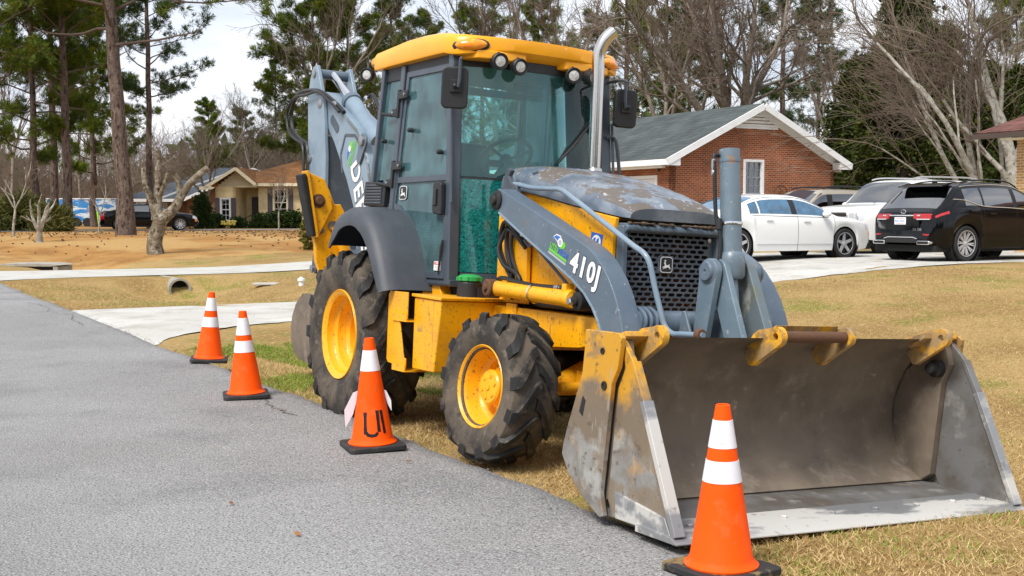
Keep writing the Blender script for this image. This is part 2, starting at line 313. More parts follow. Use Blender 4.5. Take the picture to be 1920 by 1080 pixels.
# ---------------------------------------------------------------- ground
RO = np.array([-1.0, 8.5]); RD = np.array([-.5, .8660]); RN = np.array([.8660, .5])   # road edge, along it, across it to the lawn
def st(x, y): return (x - RO[0]) * RD[0] + (y - RO[1]) * RD[1], (x - RO[0]) * RN[0] + (y - RO[1]) * RN[1]
def xy(s, t): return RO[0] + s * RD[0] + t * RN[0], RO[1] + s * RD[1] + t * RN[1]
def ss(a, b, x): x = np.clip((np.asarray(x, float) - a) / (b - a), 0, 1); return x * x * (3 - 2 * x)
def gz(x, y):
    s, t = st(np.asarray(x, float), np.asarray(y, float))
    near = -.100 - .0149 * np.clip(s - .65, -6, 8) - .057 * (np.clip(t, -1, 4.2) - 1.02)
    fill = np.maximum(ss(4.6, 7.2, s) * (1 - ss(12, 13.8, s)), ss(20.3, 21.0, s) * (1 - ss(26.5, 28, s)))
    ditch = -.56 * np.exp(-((t - 3.6) / 1.3) ** 2) * ss(12.5, 15.5, s) * (1 - ss(40, 50, s))
    far = -.02 + ditch
    z = near * (1 - ss(4, 8, s)) + far * ss(4, 8, s)
    z = z * (1 - fill) + (-.012) * fill * 1.0
    z = z - .05 * (1 - ss(0, .6, t)) * (1 - ss(5, 7, s)); z = np.where(t < 0, np.minimum(z, -.03), z)
    rise = .50 * ss(5.5, 17, t) * (1 - .15 * ss(14, 30, s)); z = z * (1 - ss(5, 12, t)) + rise
    k = ss(27.2, 40, s) * ss(.8, 6, t + .06 * s); z = z * (1 - k) + .62 * k
    return z
def G(x, y): return float(gz(x, y))
# one big lawn sheet, finer near the camera
def axis(a, b, fine0, fine1, h, H):
    out = [a]; x = a
    while x < b:
        d = max(fine0 - x, x - fine1, 0); x += h + (H - h) * min(1, d / 60); out.append(x)
    return np.array(out)
gx, gy = axis(-420, 420, -14, 16, .45, 22), axis(-30, 900, 2, 40, .45, 24)
X, Y = np.meshgrid(gx, gy); Z = gz(X, Y)
Z = Z + np.where((st(X, Y)[1] > .4), .012 * np.sin(X * 2.1 + 1.3 * np.cos(Y * 1.7)) * np.cos(Y * 1.6), 0)
def sheet(name, X, Y, Z, m, fmat=None, mats=None):
    r, c = X.shape; me = bpy.data.meshes.new(name); co = np.stack([X, Y, Z], -1).reshape(-1, 3)
    i = np.arange((r - 1) * c).reshape(r - 1, c)[:, :-1].ravel(); fs = np.stack([i, i + 1, i + c + 1, i + c], -1)
    me.from_pydata(co.tolist(), [], fs.tolist())
    for q in (mats or [m]): me.materials.append(MATS[q])
    if fmat is not None: me.polygons.foreach_set('material_index', fmat)
    me.shade_smooth(); o = bpy.data.objects.new(name, me); COL.objects.link(o); o['kind'] = 'structure'; return o
xc = (X[:-1, :-1] + X[1:, 1:]) / 2; yc = (Y[:-1, :-1] + Y[1:, 1:]) / 2; sc_, tc_ = st(xc, yc)
sheet('ground', X, Y, Z, None, fmat=((sc_ > 30.5) & (tc_ < 30)).astype(np.int32).ravel(), mats=['lawn', 'straw_lawn'])
# road: slab with a broken edge
sv = np.concatenate([np.arange(-14, 30, .16), np.arange(30, 160, 4)]); edge = np.array([.015 * math.sin(a * 1.9) + .03 * math.sin(a * .63 + 1) + random.uniform(-.022, .022) for a in sv])
tt = np.array([-7.2, -5, -3, -1.2, -.5, -.14, -.02, .05])
Tg = tt[None, :] + edge[:, None] * (tt[None, :] > -.3); Sg = np.repeat(sv[:, None], len(tt), 1)
XX, YY = xy(Sg, Tg); ZZ = np.zeros_like(XX) - .0015 * np.abs(Tg + 3.4); ZZ[:, -2] -= .004; ZZ[:, -1] = -.09
sheet('road', XX, YY, ZZ, 'asphalt')
rd = bpy.data.objects['road']
for k_, (s_a, s_b, t_a) in enumerate(((.6, 1.9, -.34), (9.0, 14.0, -.35), (14.5, 17.0, -2.0))):
    rr_ = random.Random(50 + k_); pts = []; s_, t_ = s_a, t_a
    while s_ < s_b: pts.append((s_, t_)); s_ += rr_.uniform(.05, .14); t_ += rr_.uniform(-.05, .05) + (t_a - t_) * .1
    b = MB(); up_, lo_ = [], []
    for s_, t_ in pts:
        wd_ = rr_.uniform(.002, .007); xa, ya = xy(s_, t_ - wd_); xb, yb = xy(s_, t_ + wd_); up_.append((xa, ya, .0025)); lo_.append((xb, yb, .0025))
    b.grid([up_, lo_]); MATS.get('crack') or mat('crack', (.075, .073, .07), .95); b.build('road_crack', 'crack', rd, fix=False)
# grit along the broken edge
rr_ = random.Random(8); b = MB()
for i in range(1100):
    s_ = rr_.uniform(-6, 18); t_ = rr_.gauss(-.02, .06); xa, ya = xy(s_, t_); q_ = rr_.uniform(.002, .006); b.ell((xa, ya, .002 if t_ < .03 else G(xa, ya)), q_*rr_.uniform(.8, 1.6), q_, q_*.7, 6, 4)
tag(b.build('edge_grit', 'asphalt'), 'loose grit and asphalt crumbs along the road edge', 'grit', kind='stuff')
# the driveway that crosses the verge and climbs to the parked cars
def ribbon(name, s0f, s1f, t0, t1, m, lift=.006, nt=60, ns=8):
    tv = np.linspace(t0, t1, nt); XX = np.zeros((nt, ns + 1)); YY = XX.copy()
    for i, t_ in enumerate(tv):
        q = np.linspace(s0f(t_), s1f(t_), ns + 1); XX[i], YY[i] = xy(q, t_)
    return sheet(name, XX, YY, gz(XX, YY) + lift, m)
ribbon('driveway', lambda t_: 8.5 - 2.2 * math.exp(-max(t_, 0) / 1.1) + .03 * math.sin(t_ * 5) + random.uniform(-.035, .035), lambda t_: 11.8 + 4.0 * float(ss(7, 12, t_)), -.10, 40, 'concrete', .010, nt=330, ns=14)
ribbon('far_driveway', lambda t_: 22.2 - .8 * math.exp(-max(t_, 0) / 1.1), lambda t_: 26.0 + .8 * math.exp(-max(t_, 0) / 1.1), -.2, 34, 'gravel_drive', .012, nt=90)
ribbon('distant_driveway', lambda t_: 57.5, lambda t_: 61.5, -6, 40, 'asphalt', .02, nt=60)
# ================================================================ BACKHOE LOADER
bh = empty('backhoe_loader', (-.4415, 9.5746, -.0928), (-.0570, -.0149, -1.0488))
tag(bh, 'large yellow and grey backhoe loader parked on the grass verge beside the road', 'backhoe loader')
# ---- wheels
def tyre_mesh(R0, W, rr, n, h, dth, hw):
    b = MB(); Rc = R0 - h; hW = W / 2
    prof = [(rr - .02, -.36*W), (rr, -.41*W), (rr + .02, -.43*W), (rr + .35*(Rc-rr), -.495*W), (rr + .6*(Rc-rr), -.50*W), (rr + .85*(Rc-rr), -.475*W), (Rc - .018, -.43*W), (Rc - .006, -.3*W), (Rc, 0)]
    prof = prof + [(r, -y) for r, y in reversed(prof[:-1])]
    b.lathe(prof, (0,0,0), (0,1,0), 64, closed=True); ncar = len(b.f)
    def rc(y):
        a = abs(y) / W
        for (r0, y0), (r1, y1) in zip(prof[:9], prof[1:9]):
            if -y0 / W >= a >= -y1 / W: return r0 + (r1 - r0) * (a + y0 / W) / (y0 / W - y1 / W) if y0 != y1 else r0
        return Rc
    st_ = [(-.05, .0), (.12, .14), (.34, .40), (.62, .72), (.86, .95), (1.0, 1.0), (1.04, 1.01)]
    for sg in (-1, 1):
        for i in range(n):
            t0 = 2*math.pi * (i + (.5 if sg > 0 else 0)) / n; vs = []; jit = random.uniform(.85, 1.0)
            for k, (p, q) in enumerate(st_):
                y = sg * min(p * hW * .94, hW * .965); th = t0 + dth * q ** 1.25
                base = (rc(y) - .02) if k < 5 else (rr + (.80 if k == 5 else .58) * (Rc - rr))
                top = (Rc + h * jit * (1 if k < 4 else .82)) if k < 5 else ((Rc + h * .05) if k == 5 else rr + .72 * (Rc - rr))
                yy = y if k < 5 else sg * hW * (.985 if k == 5 else 1.0)
                wb = hw * (1.5 if k < 5 else 1.35); wt = hw * (1.0 + .25 * q)
                for rad, ww in ((base, -wb), (top, -wt), (top, wt), (base, wb)):
                    a = th + ww / max(rad, .1); vs.append((rad * math.sin(a), yy if rad == top or k < 5 else yy * .96, rad * math.cos(a)))
            fs = []
            for k in range(len(st_) - 1):
                for j in range(3): fs.append((4*k + j, 4*k + j + 1, 4*k + 4 + j + 1, 4*k + 4 + j))
            fs += [(0, 3, 2, 1), tuple(4 * (len(st_) - 1) + j for j in range(4))]
            b.add(vs, fs)
    b.nc = ncar; return b
def wheel(loc, rot, prof, tm, hub, label=None):
    w_ = MB().lathe(prof, (0,0,0), (0,-1,0), 48, cap=False).build('wheel', 'yellow', bh, ang=40, loc=loc, rot=rot)
    t_ = tm.build('tyre', 'rubber', w_, ang=38, mats=['rubber', 'rubber_lug'], fmat=[0 if i < tm.nc else 1 for i in range(len(tm.f))])
    if hub: hub(w_)
    return w_
rear_prof = [(.0,-.05), (.12,-.05), (.20,-.045), (.222,-.03), (.228,.03), (.250,.045), (.258,.055), (.262,.12), (.285,.135), (.292,.145), (.295,.195), (.310,.208), (.328,.214), (.338,.222), (.343,.215), (.344,.17)]
tm = tyre_mesh(.648, .50, .335, 15, .028, .50, .034)
def rear_hub(w_): MB().lathe([(0,.0), (.06,.0), (.075,-.01), (.08,-.06)], (0,0,0), (0,-1,0), 24).build('hub', 'yellow', w_)
rw = wheel((0, -.83, .622), (0, 0, 0), rear_prof, tm, rear_hub)
front_prof = [(.0,-.07), (.10,-.07), (.13,-.06), (.165,-.05), (.175,-.035), (.18,-.01), (.20,.0), (.212,.02), (.218,.08), (.228,.105), (.236,.118), (.243,.135), (.252,.142), (.258,.136), (.259,.10)]
tm2 = tyre_mesh(.462, .33, .25, 13, .024, .46, .030)
def front_hub(w_):
    b = MB().lathe([(.128,-.075), (.128,-.01), (.112,.0), (.108,.035), (.108,.062), (.098,.074), (.03,.076), (0,.076)], (0,0,0), (0,-1,0), 32)
    h_ = b.build('hub', 'yellow', w_, ang=30)
    for i in range(6):
        a = i * math.pi / 3 + .3; x, z = .068 * math.cos(a), .068 * math.sin(a)
        MB().lathe([(.012, .07), (.012, .0815), (.0, .0815)], (x, 0, z), (0,-1,0), 6).build('hub_bolt', 'yellow', w_)
    MB().lathe([(.02, .07), (.02, .083), (.0, .083)], (0, 0, 0), (0,-1,0), 12).build('hub_plug', 'yellow', w_)
fw = wheel((2.1475, -.845, .447), (R(-4.5), 0, R(3.1)), front_prof, tm2, front_hub)
for src, loc, rot in ((rw, (0, .83, .622), (0, 0, math.pi)), (fw, (2.1475, .845, .447), (R(-4.5), 0, R(183.1)))):
    c = copy_tree(src, bh); c.location = loc; c.rotation_euler = rot
# ---- chassis
MB().prism([(-1.2,.48), (-1.2,.92), (1.4,.92), (2.72,.90), (2.72,.74), (2.45,.70), (1.4,.62), (.6,.5)], 'y', -.30, .30).build('main_frame', 'yellow', bh, .01)
b = MB()
for s in (-1, 1): b.prism([(1.35,.93), (2.80,.91), (2.80,.835), (2.62,.745), (2.50,.72), (2.02,.69), (1.35,.66)], 'y', s*.47, s*.50)
b.prism([(1.35,.912), (2.80,.892), (2.80,.875), (1.35,.895)], 'y', -.47, .47); b.build('side_rail', 'yellow', bh, .006)
for s in (-1, 1):
    q = MB().box(1.62, 1.75, s*.50, s*.515, .80, .95).build('rail_bracket', 'yellow', bh, .004)
    MB().lathe([(.02,0), (.02,.02), (0,.02)], (1.68, s*.515, .88), (0, s, 0), 8).build('bracket_bolt', 'yellow', q)
# axle
b = MB().tube([(2.1475,-.66,.447), (2.1475,-.40,.46), (2.1475,-.22,.50), (2.1475,.22,.50), (2.1475,.40,.46), (2.1475,.66,.447)], [.075,.07,.11,.11,.07,.075], 12)
b.ell((2.1475, .0, .50), .17, .2, .15); b.build('front_axle', 'yellow', bh)
b = MB().cyl((2.30,-.50,.46), (2.30,.50,.46), .032, n=12); b.cyl((2.30,-.28,.46), (2.30,.28,.46), .05, n=14)
b.box(2.24, 2.36, -.34, -.27, .40, .56); b.box(2.24, 2.36, .27, .34, .40, .56); b.build('steering_cylinder', 'yellow', bh, .006)
for s in (-1, 1): MB().box(2.06, 2.24, s*.56, s*.68, .33, .60).build('steering_knuckle', 'yellow', bh, .02)
MB().tube([(0,-.62,.622), (0,.62,.622)], .13, 16).build('rear_axle', 'yellow', bh)
MB().prism([(.1,.34), (1.9,.34), (2.0,.62), (-.3,.62)], 'y', -.28, .28).build('transmission', 'radiator_dark', bh, .02)
# ---- step and side box (right), plain box (left)
for s in (-1, 1):
    b = MB()
    b.prism([(.70,.50), (.725,.475), (1.02,.462), (1.02,.525), (.985,.53), (.895,.795), (1.02,.80), (1.02,.985), (.725,.985), (.70,.96)], 'y', s*.946, s*.956)
    b.build('step_plate', 'yellow', bh, .003)
    MB().box(.83, 1.02, s*.66, s*.70, .50, .95).build('step_recess', 'plastic_grey', bh, .004)
    for z, x0 in ((.835, .80), (.487, .82)):
        b = MB().box(x0, 1.03, s*.72, s*.958, z - .055, z - .045)
        b.box(x0, 1.03, s*.957, s*.966, z - .055, z)
        for i in range(9):
            x = x0 + .008 + i * (1.0 - x0) / 8.5; b.prism([(x, z - .002), (x + .014, z - .002), (x + .007, z + .012)], 'y', s*.957, s*.966)
        b.build('step_tread', 'yellow', bh)
    b = MB().prism([(1.02,.455), (1.355,.458), (1.44,.945), (1.02,.955)], 'y', s*.36, s*.905); b.build('side_box', 'yellow', bh, .012)
    MB().prism([(1.0,.957), (1.455,.947), (1.462,.968), (1.0,.978)], 'y', s*.36, s*.918).build('side_box_lid', 'yellow', bh, .005)
poly_on(rrect(.07, .045, .004), plane_m((1.13, -.9055, .745), (1,0,0), (0,0,1)), 'yellow_worn', 'sticker_remnant', bh)
b = MB().lathe([(.085,0), (.085,.10), (.07,.12), (0,.12)], (1.25,-.60,.965), (0,0,1), 20); fn = b.build('filler_neck', 'black_plastic', bh)
b = MB().lathe([(.07,.0), (.086,.005), (.086,.030), (.07,.042), (.03,.05), (0,.05)], (1.25,-.60,1.078), (0,0,1), 20)
for i in range(10): a = i * math.pi / 5; b.box(1.25 + .083*math.cos(a) - .008, 1.25 + .083*math.cos(a) + .008, -.6 + .083*math.sin(a) - .008, -.6 + .083*math.sin(a) + .008, 1.083, 1.108)
b.build('filler_cap', 'green_cap', fn, ang=30)
# mounts under the cab
MB().prism([(.62,.95), (.95,.95), (.90,1.06), (.66,1.06)], 'y', -.66, -.5).build('cab_mount', 'yellow', bh, .008)
MB().box(-.5, 1.35, -.58, .58, .93, 1.04).build('underfloor', 'radiator_dark', bh)
# ---- fenders
fo = [(-.30,1.30), (-.275,1.36), (-.22,1.44), (-.12,1.525), (.02,1.572), (.18,1.585), (.33,1.56), (.46,1.49), (.58,1.37), (.68,1.22), (.755,1.08), (.80,.99)]
fo = [(p.x, p.y) for p in smooth_path([(x, z, 0) for x, z in fo], 2)]
for s in (-1, 1):
    rows = []
    for i, (x, z) in enumerate(fo):
        a, c_ = fo[max(i-1, 0)], fo[min(i+1, len(fo)-1)]; d = V(c_[0]-a[0], c_[1]-a[1], 0).normalized(); n_ = (-d.y, d.x)   # outward
        lip = .105 * min(1, .45 + i / 8) * (1 - .75 * max(0, (i - 13) / 9))
        def off(k): return (x - n_[0]*k, z - n_[1]*k)
        rows.append([(*[off(q)[0]], s*yy, off(q)[1]) for yy, q in ((.66, .012), (.80, .0), (.93, .0), (.995, .006), (1.035, .03), (1.05, .06), (1.05, lip + .03))])
    b = MB().shell(rows if s < 0 else [r for r in reversed(rows)], .012); b.build('fender', 'plastic_grey', bh, ang=50)
# ---- cab
def yd(z, s=-1): return s * (.692 - .030 * (z - 1.1))
def cabpoly(pts, th, name, m, s=-1, out=0., bevel=0, parent=None):
    n = len(pts); b = MB(); b.add([(x, yd(z, s) + s*out, z) for x, z in pts] + [(x, yd(z, s) + s*(out - th), z) for x, z in pts],
        [tuple(range(n)), tuple(range(2*n-1, n-1, -1))] + [(i, (i+1) % n, n + (i+1) % n, n + i) for i in range(n)])
    return b.build(name, m, parent or bh, bevel)
def cabframe(pts, wd, name, m, s=-1, out=.0, th=.03, parent=None):
    """a mitred frame of width wd along a polygon on the cab side"""
    n = len(pts); P = [V(p[0], p[1], 0) for p in pts]; area = sum(P[i].x*P[(i+1) % n].y - P[(i+1) % n].x*P[i].y for i in range(n)); sg = 1 if area > 0 else -1; Q = []
    for i in range(n):
        d0 = (P[i] - P[i-1]).normalized(); d1 = (P[(i+1) % n] - P[i]).normalized(); n0 = V(-d0.y, d0.x, 0)*sg; n1 = V(-d1.y, d1.x, 0)*sg; k = (n0 + n1); k = k / max(k.dot(n0), .35); Q.append(P[i] + k * wd)
    b = MB(); vs = []
    for lst, o_ in ((P, out), (Q, out), (P, out - th), (Q, out - th)): vs += [(p.x, yd(p.y, s) + s*o_, p.y) for p in lst]
    fs = []
    for i in range(n):
        j = (i+1) % n; fs += [(i, j, n+j, n+i), (2*n+i, 3*n+i, 3*n+j, 2*n+j), (i, 2*n+i, 2*n+j, j), (n+i, n+j, 3*n+j, 3*n+i)]
    b.add(vs, fs); return b.build(name, m, parent or bh, .004)
door_out = [(.085,1.60), (.20,1.575), (.32,1.49), (.43,1.34), (.52,1.15), (.56,1.085), (1.035,1.085), (1.015,1.80), (.935,2.615), (.20,2.635), (.115,1.82)]
for s in (-1, 1):
    d_ = cabframe(door_out, .045, 'door', 'cab_frame', s, .006, .035)
    cabpoly([(.13,1.79), (1.02,1.78), (1.015,1.825), (.135,1.835)], .03, 'door_rail', 'cab_frame', s, .008, .003, d_)
    cabpoly([(.16,1.83), (.99,1.82), (.905,2.58), (.235,2.595)], .006, 'upper_pane', 'door_glass', s, -.008, 0, d_)
    cabpoly([(.125,1.62), (.22,1.60), (.35,1.51), (.46,1.36), (.56,1.13), (.995,1.13), (.98,1.785), (.14,1.795)], .006, 'lower_pane', 'door_glass', s, -.008, 0, d_)
    # handle
    b = MB(); b.prism([(.87,1.545), (1.0,1.53), (1.005,1.60), (.99,1.755), (.965,1.77), (.885,1.77), (.865,1.74), (.86,1.60)], 'y', yd(1.65, s) + s*.006, yd(1.65, s) + s*.05); hn = b.build('door_handle', 'black_plastic', d_, .012)
    MB().box(.895, .945, yd(1.65, s) + s*.045, yd(1.65, s) + s*.062, 1.60, 1.72).build('handle_latch', 'black_paint', d_, .006)
    # pillars
    b = MB(); b.beam((1.075, s*.655, 1.04), (.955, s*.625, 2.70), .085, .075, (1,0,0)); b.build('front_pillar', 'cab_frame', bh, .012)
    MB().tube([(1.10, s*.69, 1.62), (1.05, s*.685, 2.05), (1.03, s*.68, 2.30)], .011, 8).build('grab_bar', 'cab_frame', bh)
    MB().tube([(.97, s*.705, 1.12), (1.01, s*.71, 1.30), (1.02, s*.705, 1.36)], [.006, .012, .008], 8).build('door_strap', 'black_plastic', bh)
    b = MB(); b.beam((.07, yd(1.6, s)*.985, 1.58), (.145, yd(2.6, s)*.985, 2.69), .05, .075, (1,0,0)); b.build('middle_pillar', 'cab_frame', bh, .01)
    b = MB(); b.beam((-.345, yd(1.6, s)*.985, 1.60), (-.215, yd(2.6, s)*.985, 2.70), .06, .055, (1,0,0)); b.build('rear_pillar', 'cab_frame', bh, .01)
    cabpoly([(-.30,1.83), (.065,1.825), (.11,2.60), (-.185,2.62)], .006, 'quarter_pane', 'door_glass', s, -.012)
    cabpoly([(-.20,2.60), (.96,2.575), (.945,2.72), (-.21,2.74)], .03, 'roof_rail', 'black_plastic', s, .0)
    b = MB().box(.50, 1.115, s*.60, s*.685, 1.035, 1.083); b.box(.50, 1.115, s*.67, s*.69, 1.045, 1.07); b.build('sill', 'cab_frame', bh, .006)
    # vent housing behind the door
    v_ = cabpoly([(-.435,1.63), (-.03,1.615), (-.02,1.80), (-.425,1.825)], .06, 'vent_housing', 'black_plastic', s, .03, .01)
    for i in range(7): 
        z = 1.648 + i * .023; cabpoly([(-.38,z), (-.07,z-.008), (-.07,z+.004), (-.38,z+.012)], .012, 'vent_slat', 'cab_frame', s, .040, 0, v_)
    cabpoly([(-.34,1.56), (.09,1.56), (.09,1.64), (-.34,1.64)], .03, 'side_panel', 'cab_frame', s, -.01)
    # hinges and glass studs
    for zz, x0 in ((2.455, .13), (1.915, .105)):
        h_ = cabpoly([(x0 - .035, zz - .16), (x0, zz - .16), (x0 + .01, zz + .05), (x0 - .025, zz + .05)], .03, 'hinge', 'black_plastic', s, .035, .004)
        for dx0, dx1, dz in ((-.11, -.01, -.12), (.0, .15, .005)):
            cabpoly([(x0 + dx0, zz + dz - .032), (x0 + dx1, zz + dz - .032), (x0 + dx1, zz + dz + .032), (x0 + dx0, zz + dz + .032)], .02, 'hinge_leaf', 'black_plastic', s, .038, .012, h_)
            xs = x0 + (dx0 if dx0 < -.05 else dx1 - .03); MB().lathe([(.012,0), (.012,.008), (0,.01)], (xs + (.03 if dx0 < -.05 else 0), yd(zz, s) + s*.04, zz + dz), (0, s, 0), 10).build('hinge_bolt', 'steel', h_)
        MB().cyl((x0 - .11, yd(zz, s) + s*.03, zz - .135), (x0 - .26, yd(zz, s) + s*.05, zz - .115), .014, n=8).build('hold_back_stud', 'black_plastic', bh)
    for x, z in ((-.12, 2.13), (.36, 2.18), (.88, 1.985)):
        MB().lathe([(.018,0), (.018,.035), (.012,.045), (0,.045)], (x, yd(z, s) + s*.0, z), (0, s, 0), 12).build('rubber_stud', 'black_plastic', bh)
# windscreen and lower front panes
def wx(y, z): return 1.085 - .078 * (z - 1.1) + .13 * (1 - (y / .62) ** 2)
def pane(y0, y1, z0, z1, name, m, ny=10, nz=6, dx=0., th=.006):
    rows = [[(wx(y0 + (y1-y0)*i/ny, z0 + (z1-z0)*k/nz) + dx, y0 + (y1-y0)*i/ny, z0 + (z1-z0)*k/nz) for k in range(nz + 1)] for i in range(ny + 1)]
    return MB().shell(rows, th).build(name, m, bh, ang=60)
pane(-.60, .60, 1.815, 2.61, 'windscreen', 'cab_glass')
pane(-.605, -.25, 1.14, 1.80, 'cracked_pane', 'crack_glass')
tag(bpy.data.objects['cracked_pane'], 'shattered green glass pane at the lower cab front')
pane(.25, .605, 1.14, 1.80, 'lower_front_pane', 'cab_glass')
pane(-.60, .60, 2.595, 2.675, 'windscreen_header', 'black_plastic', dx=.006, th=.02)
pane(-.60, -.25, 1.06, 1.135, 'front_sill', 'cab_frame', dx=.01, th=.05); pane(.25, .60, 1.06, 1.135, 'front_sill', 'cab_frame', dx=.01, th=.05)
pane(-.605, .605, 1.798, 1.812, 'windscreen_seal', 'black_plastic', dx=.003, th=.012)
# rear wall of cab
for y0, y1 in ((-.66, -.60), (-.05, .05), (.60, .66)): MB().beam((-.36, (y0+y1)/2, 1.1), (-.24, (y0+y1)/2, 2.69), abs(y1-y0), .05, (1,0,0)).build('rear_frame_post', 'cab_frame', bh, .006)
for z, x in ((1.62, -.33), (2.62, -.245), (2.05, -.29)): MB().box(x - .02, x + .02, -.62, .62, z - .03, z + .03).build('rear_frame_rail', 'cab_frame', bh, .006)
MB().add([(-.31,-.6,1.66), (-.31,.6,1.66), (-.25,.6,2.6), (-.25,-.6,2.6)], [(0,1,2,3)]).build('rear_window', 'cab_glass', bh, fix=False)
MB().box(-.36, -.31, -.62, .62, 1.05, 1.60).build('rear_bulkhead', 'plastic_grey', bh, .01)
MB().box(-.33, 1.06, -.62, .62, 1.045, 1.075).build('cab_floor', 'rubber_clean', bh)
MB().box(-.22, .93, -.60, .60, 2.66, 2.70).build('headliner', 'plastic_grey', bh)
# inside: seat, console, dash, steering wheel
st_ = MB().box(.0, .46, -.26, .22, 1.46, 1.58).build('operator_seat', 'seat_vinyl', bh, .05, 4)
MB().obox((-.02, -.02, 1.86), (.12, .46, .62), Matrix.Rotation(R(-8), 3, 'Y')).build('seat_back', 'seat_vinyl', st_, .05, 4)
MB().box(.05, .40, -.2, .16, 1.07, 1.46).build('seat_base', 'black_plastic', st_, .02)
for s in (-1, 1): MB().box(.02, .36, s*.30 - .035 - .02, s*.30 + .035 - .02, 1.66, 1.72).build('arm_rest', 'seat_vinyl', st_, .02)
MB().box(-.2, .75, .33, .58, 1.07, 1.62).build('side_console', 'plastic_grey', bh, .03)
ds = MB().prism([(.86,1.08), (1.20,1.08), (1.17,1.80), (1.10,1.90), (.96,1.93), (.86,1.86)], 'y', -.22, .44).build('dashboard', 'black_plastic', bh, .03, 3)
MB().cyl((.98, -.06, 1.80), (.74, -.06, 1.99), .035, n=12).build('steering_column', 'black_plastic', bh)
sw_c = V(.72, -.06, 2.0); ax = V(-.62, 0, .78).normalized(); u = V(0,1,0); w_ = ax.cross(u)
b = MB().tube([sw_c + (u*math.cos(a*math.pi/16) + w_*math.sin(a*math.pi/16))*.205 for a in range(32)], .016, 8, closed=True); sw = b.build('steering_wheel', 'black_plastic', bh)
b = MB()
for a in (90, 210, 330): b.tube([sw_c - ax*.02, sw_c + (u*math.cos(R(a)) + w_*math.sin(R(a)))*.2], .012, 6)
b.lathe([(.04,-.03), (.045,0), (.03,.02), (0,.022)], sw_c, ax, 16); b.build('wheel_spoke', 'black_plastic', sw)
for y in (.30, .38, .46): MB().tube([(.55, y, 1.62), (.52, y, 1.80), (.50, y, 1.84)], [.008, .008, .02], 8).build('control_lever', 'black_plastic', bh)
MB().obox((.80, .05, 2.52), (.03, .22, .07)).build('inside_mirror', 'black_plastic', bh, .01)
# roof
rows = []
def lerp(tab, x):
    for (a, va), (b_, vb) in zip(tab, tab[1:]):
        if x <= b_: 
            t_ = (x - a) / (b_ - a); return va + (vb - va) * max(0, t_)
    return tab[-1][1]
wt = [(-.60,.60), (-.50,.655), (-.36,.665), (-.35,.69), (.2,.705), (.85,.71), (1.0,.70), (1.06,.675), (1.11,.60), (1.15,.46), (1.175,.28), (1.185,.10)]
ztab = [(-.60,2.835), (-.36,2.85), (-.35,2.868), (.2,2.885), (.6,2.876), (.85,2.852), (1.0,2.822), (1.11,2.806), (1.185,2.80)]
btab = [(-.60,2.775), (-.36,2.76), (-.35,2.705), (.9,2.68), (1.0,2.66), (1.06,2.655), (1.11,2.665), (1.15,2.69), (1.185,2.72)]
for x in (-.60,-.50,-.365,-.35,-.1,.2,.5,.75,.9,1.0,1.06,1.11,1.15,1.175):
    W_, zt, zb = lerp(wt, x), lerp(ztab, x), lerp(btab, x); h_ = zt - zb
    half = [(0,0), (.5,0), (.95,0), (.992,.03), (1,.12), (1,.50), (.992,.70), (.972,.84), (.93,.93), (.6,.985), (.25,1), (0,1)]
    sec = [(x, -W_*a, zb + h_*q) for a, q in half] + [(x, W_*a, zb + h_*q) for a, q in reversed(half[1:-1])]
    rows.append(sec + [sec[0]])
b = MB().grid(rows); b.add(rows[0][:-1], [tuple(range(len(rows[0]) - 1))]); b.add(rows[-1][:-1], [tuple(range(len(rows[0]) - 1))])
rf = b.build('cab_roof', 'yellow_roof', bh, ang=40)
bm = bmesh.new(); bm.from_mesh(rf.data); bmesh.ops.remove_doubles(bm, verts=bm.verts, dist=.0003); bmesh.ops.recalc_face_normals(bm, faces=bm.faces); bm.to_mesh(rf.data); bm.free(); rf.data.shade_smooth(); rf.data.set_sharp_from_angle(angle=R(32))
# light pods under the roof front
for s in (-1, 1):
    b = MB().prism([(1.02,s*.60), (1.135,s*.55), (1.165,s*.44), (1.16,s*.17), (1.10,s*.13), (.98,s*.13), (.98,s*.60)], 'z', 2.635, 2.70); b.build('lamp_pod', 'yellow_roof', rf, .012)
    # amber marker
    b = MB(); c0 = V(1.10, s*.585, 2.728); m3 = Matrix.Rotation(s*R(28), 3, 'Z') @ Matrix.Rotation(s * R(-4), 3, 'X')
    b.ell((0,0,0), .045, .115, .042, 18, 8); b.v = [tuple(c0 + m3 @ V(p)) for p in b.v]; b.build('amber_marker_light', 'amber', rf)
    b = MB(); b.ell((0,0,0), .035, .135, .055, 18, 8); b.v = [tuple(c0 - m3 @ V(.012, 0, .003) + m3 @ V(p)) for p in b.v]; b.build('marker_surround', 'black_plastic', rf)
def lamp(c, d, r, par, up=.07):
    c = V(c); d = V(d).normalized()
    b = MB().lathe([(0,-.06), (r*.55,-.055), (r*.93,-.03), (r,.0), (r,.035), (r*.9,.042), (r*.86,.034)], c, d, 20); l_ = b.build('work_lamp', 'black_plastic', par, ang=40)
    MB().lathe([(r*.86,.030), (r*.5,.036), (0,.038)], c, d, 20).build('lamp_lens', 'lamp_glass', l_)
    MB().tube([c + V(0,0,r*.9), c + V(-.015,0,r + up)], .012, 6).build('lamp_bracket', 'black_plastic', l_)
for y, z, yaw in ((-.40,2.625,-8), (-.24,2.605,-2), (.22,2.595,-20), (.37,2.60,14)):
    lamp((1.175, y, z), (math.cos(R(yaw)), math.sin(R(yaw)), -.12), .060, rf, .0)
for s in (-1, 1): lamp((-.50, s*.675, 2.69), (.10, s*.9, -.1) if s > 0 else (.62, -.75, -.08), .058, rf, .04)
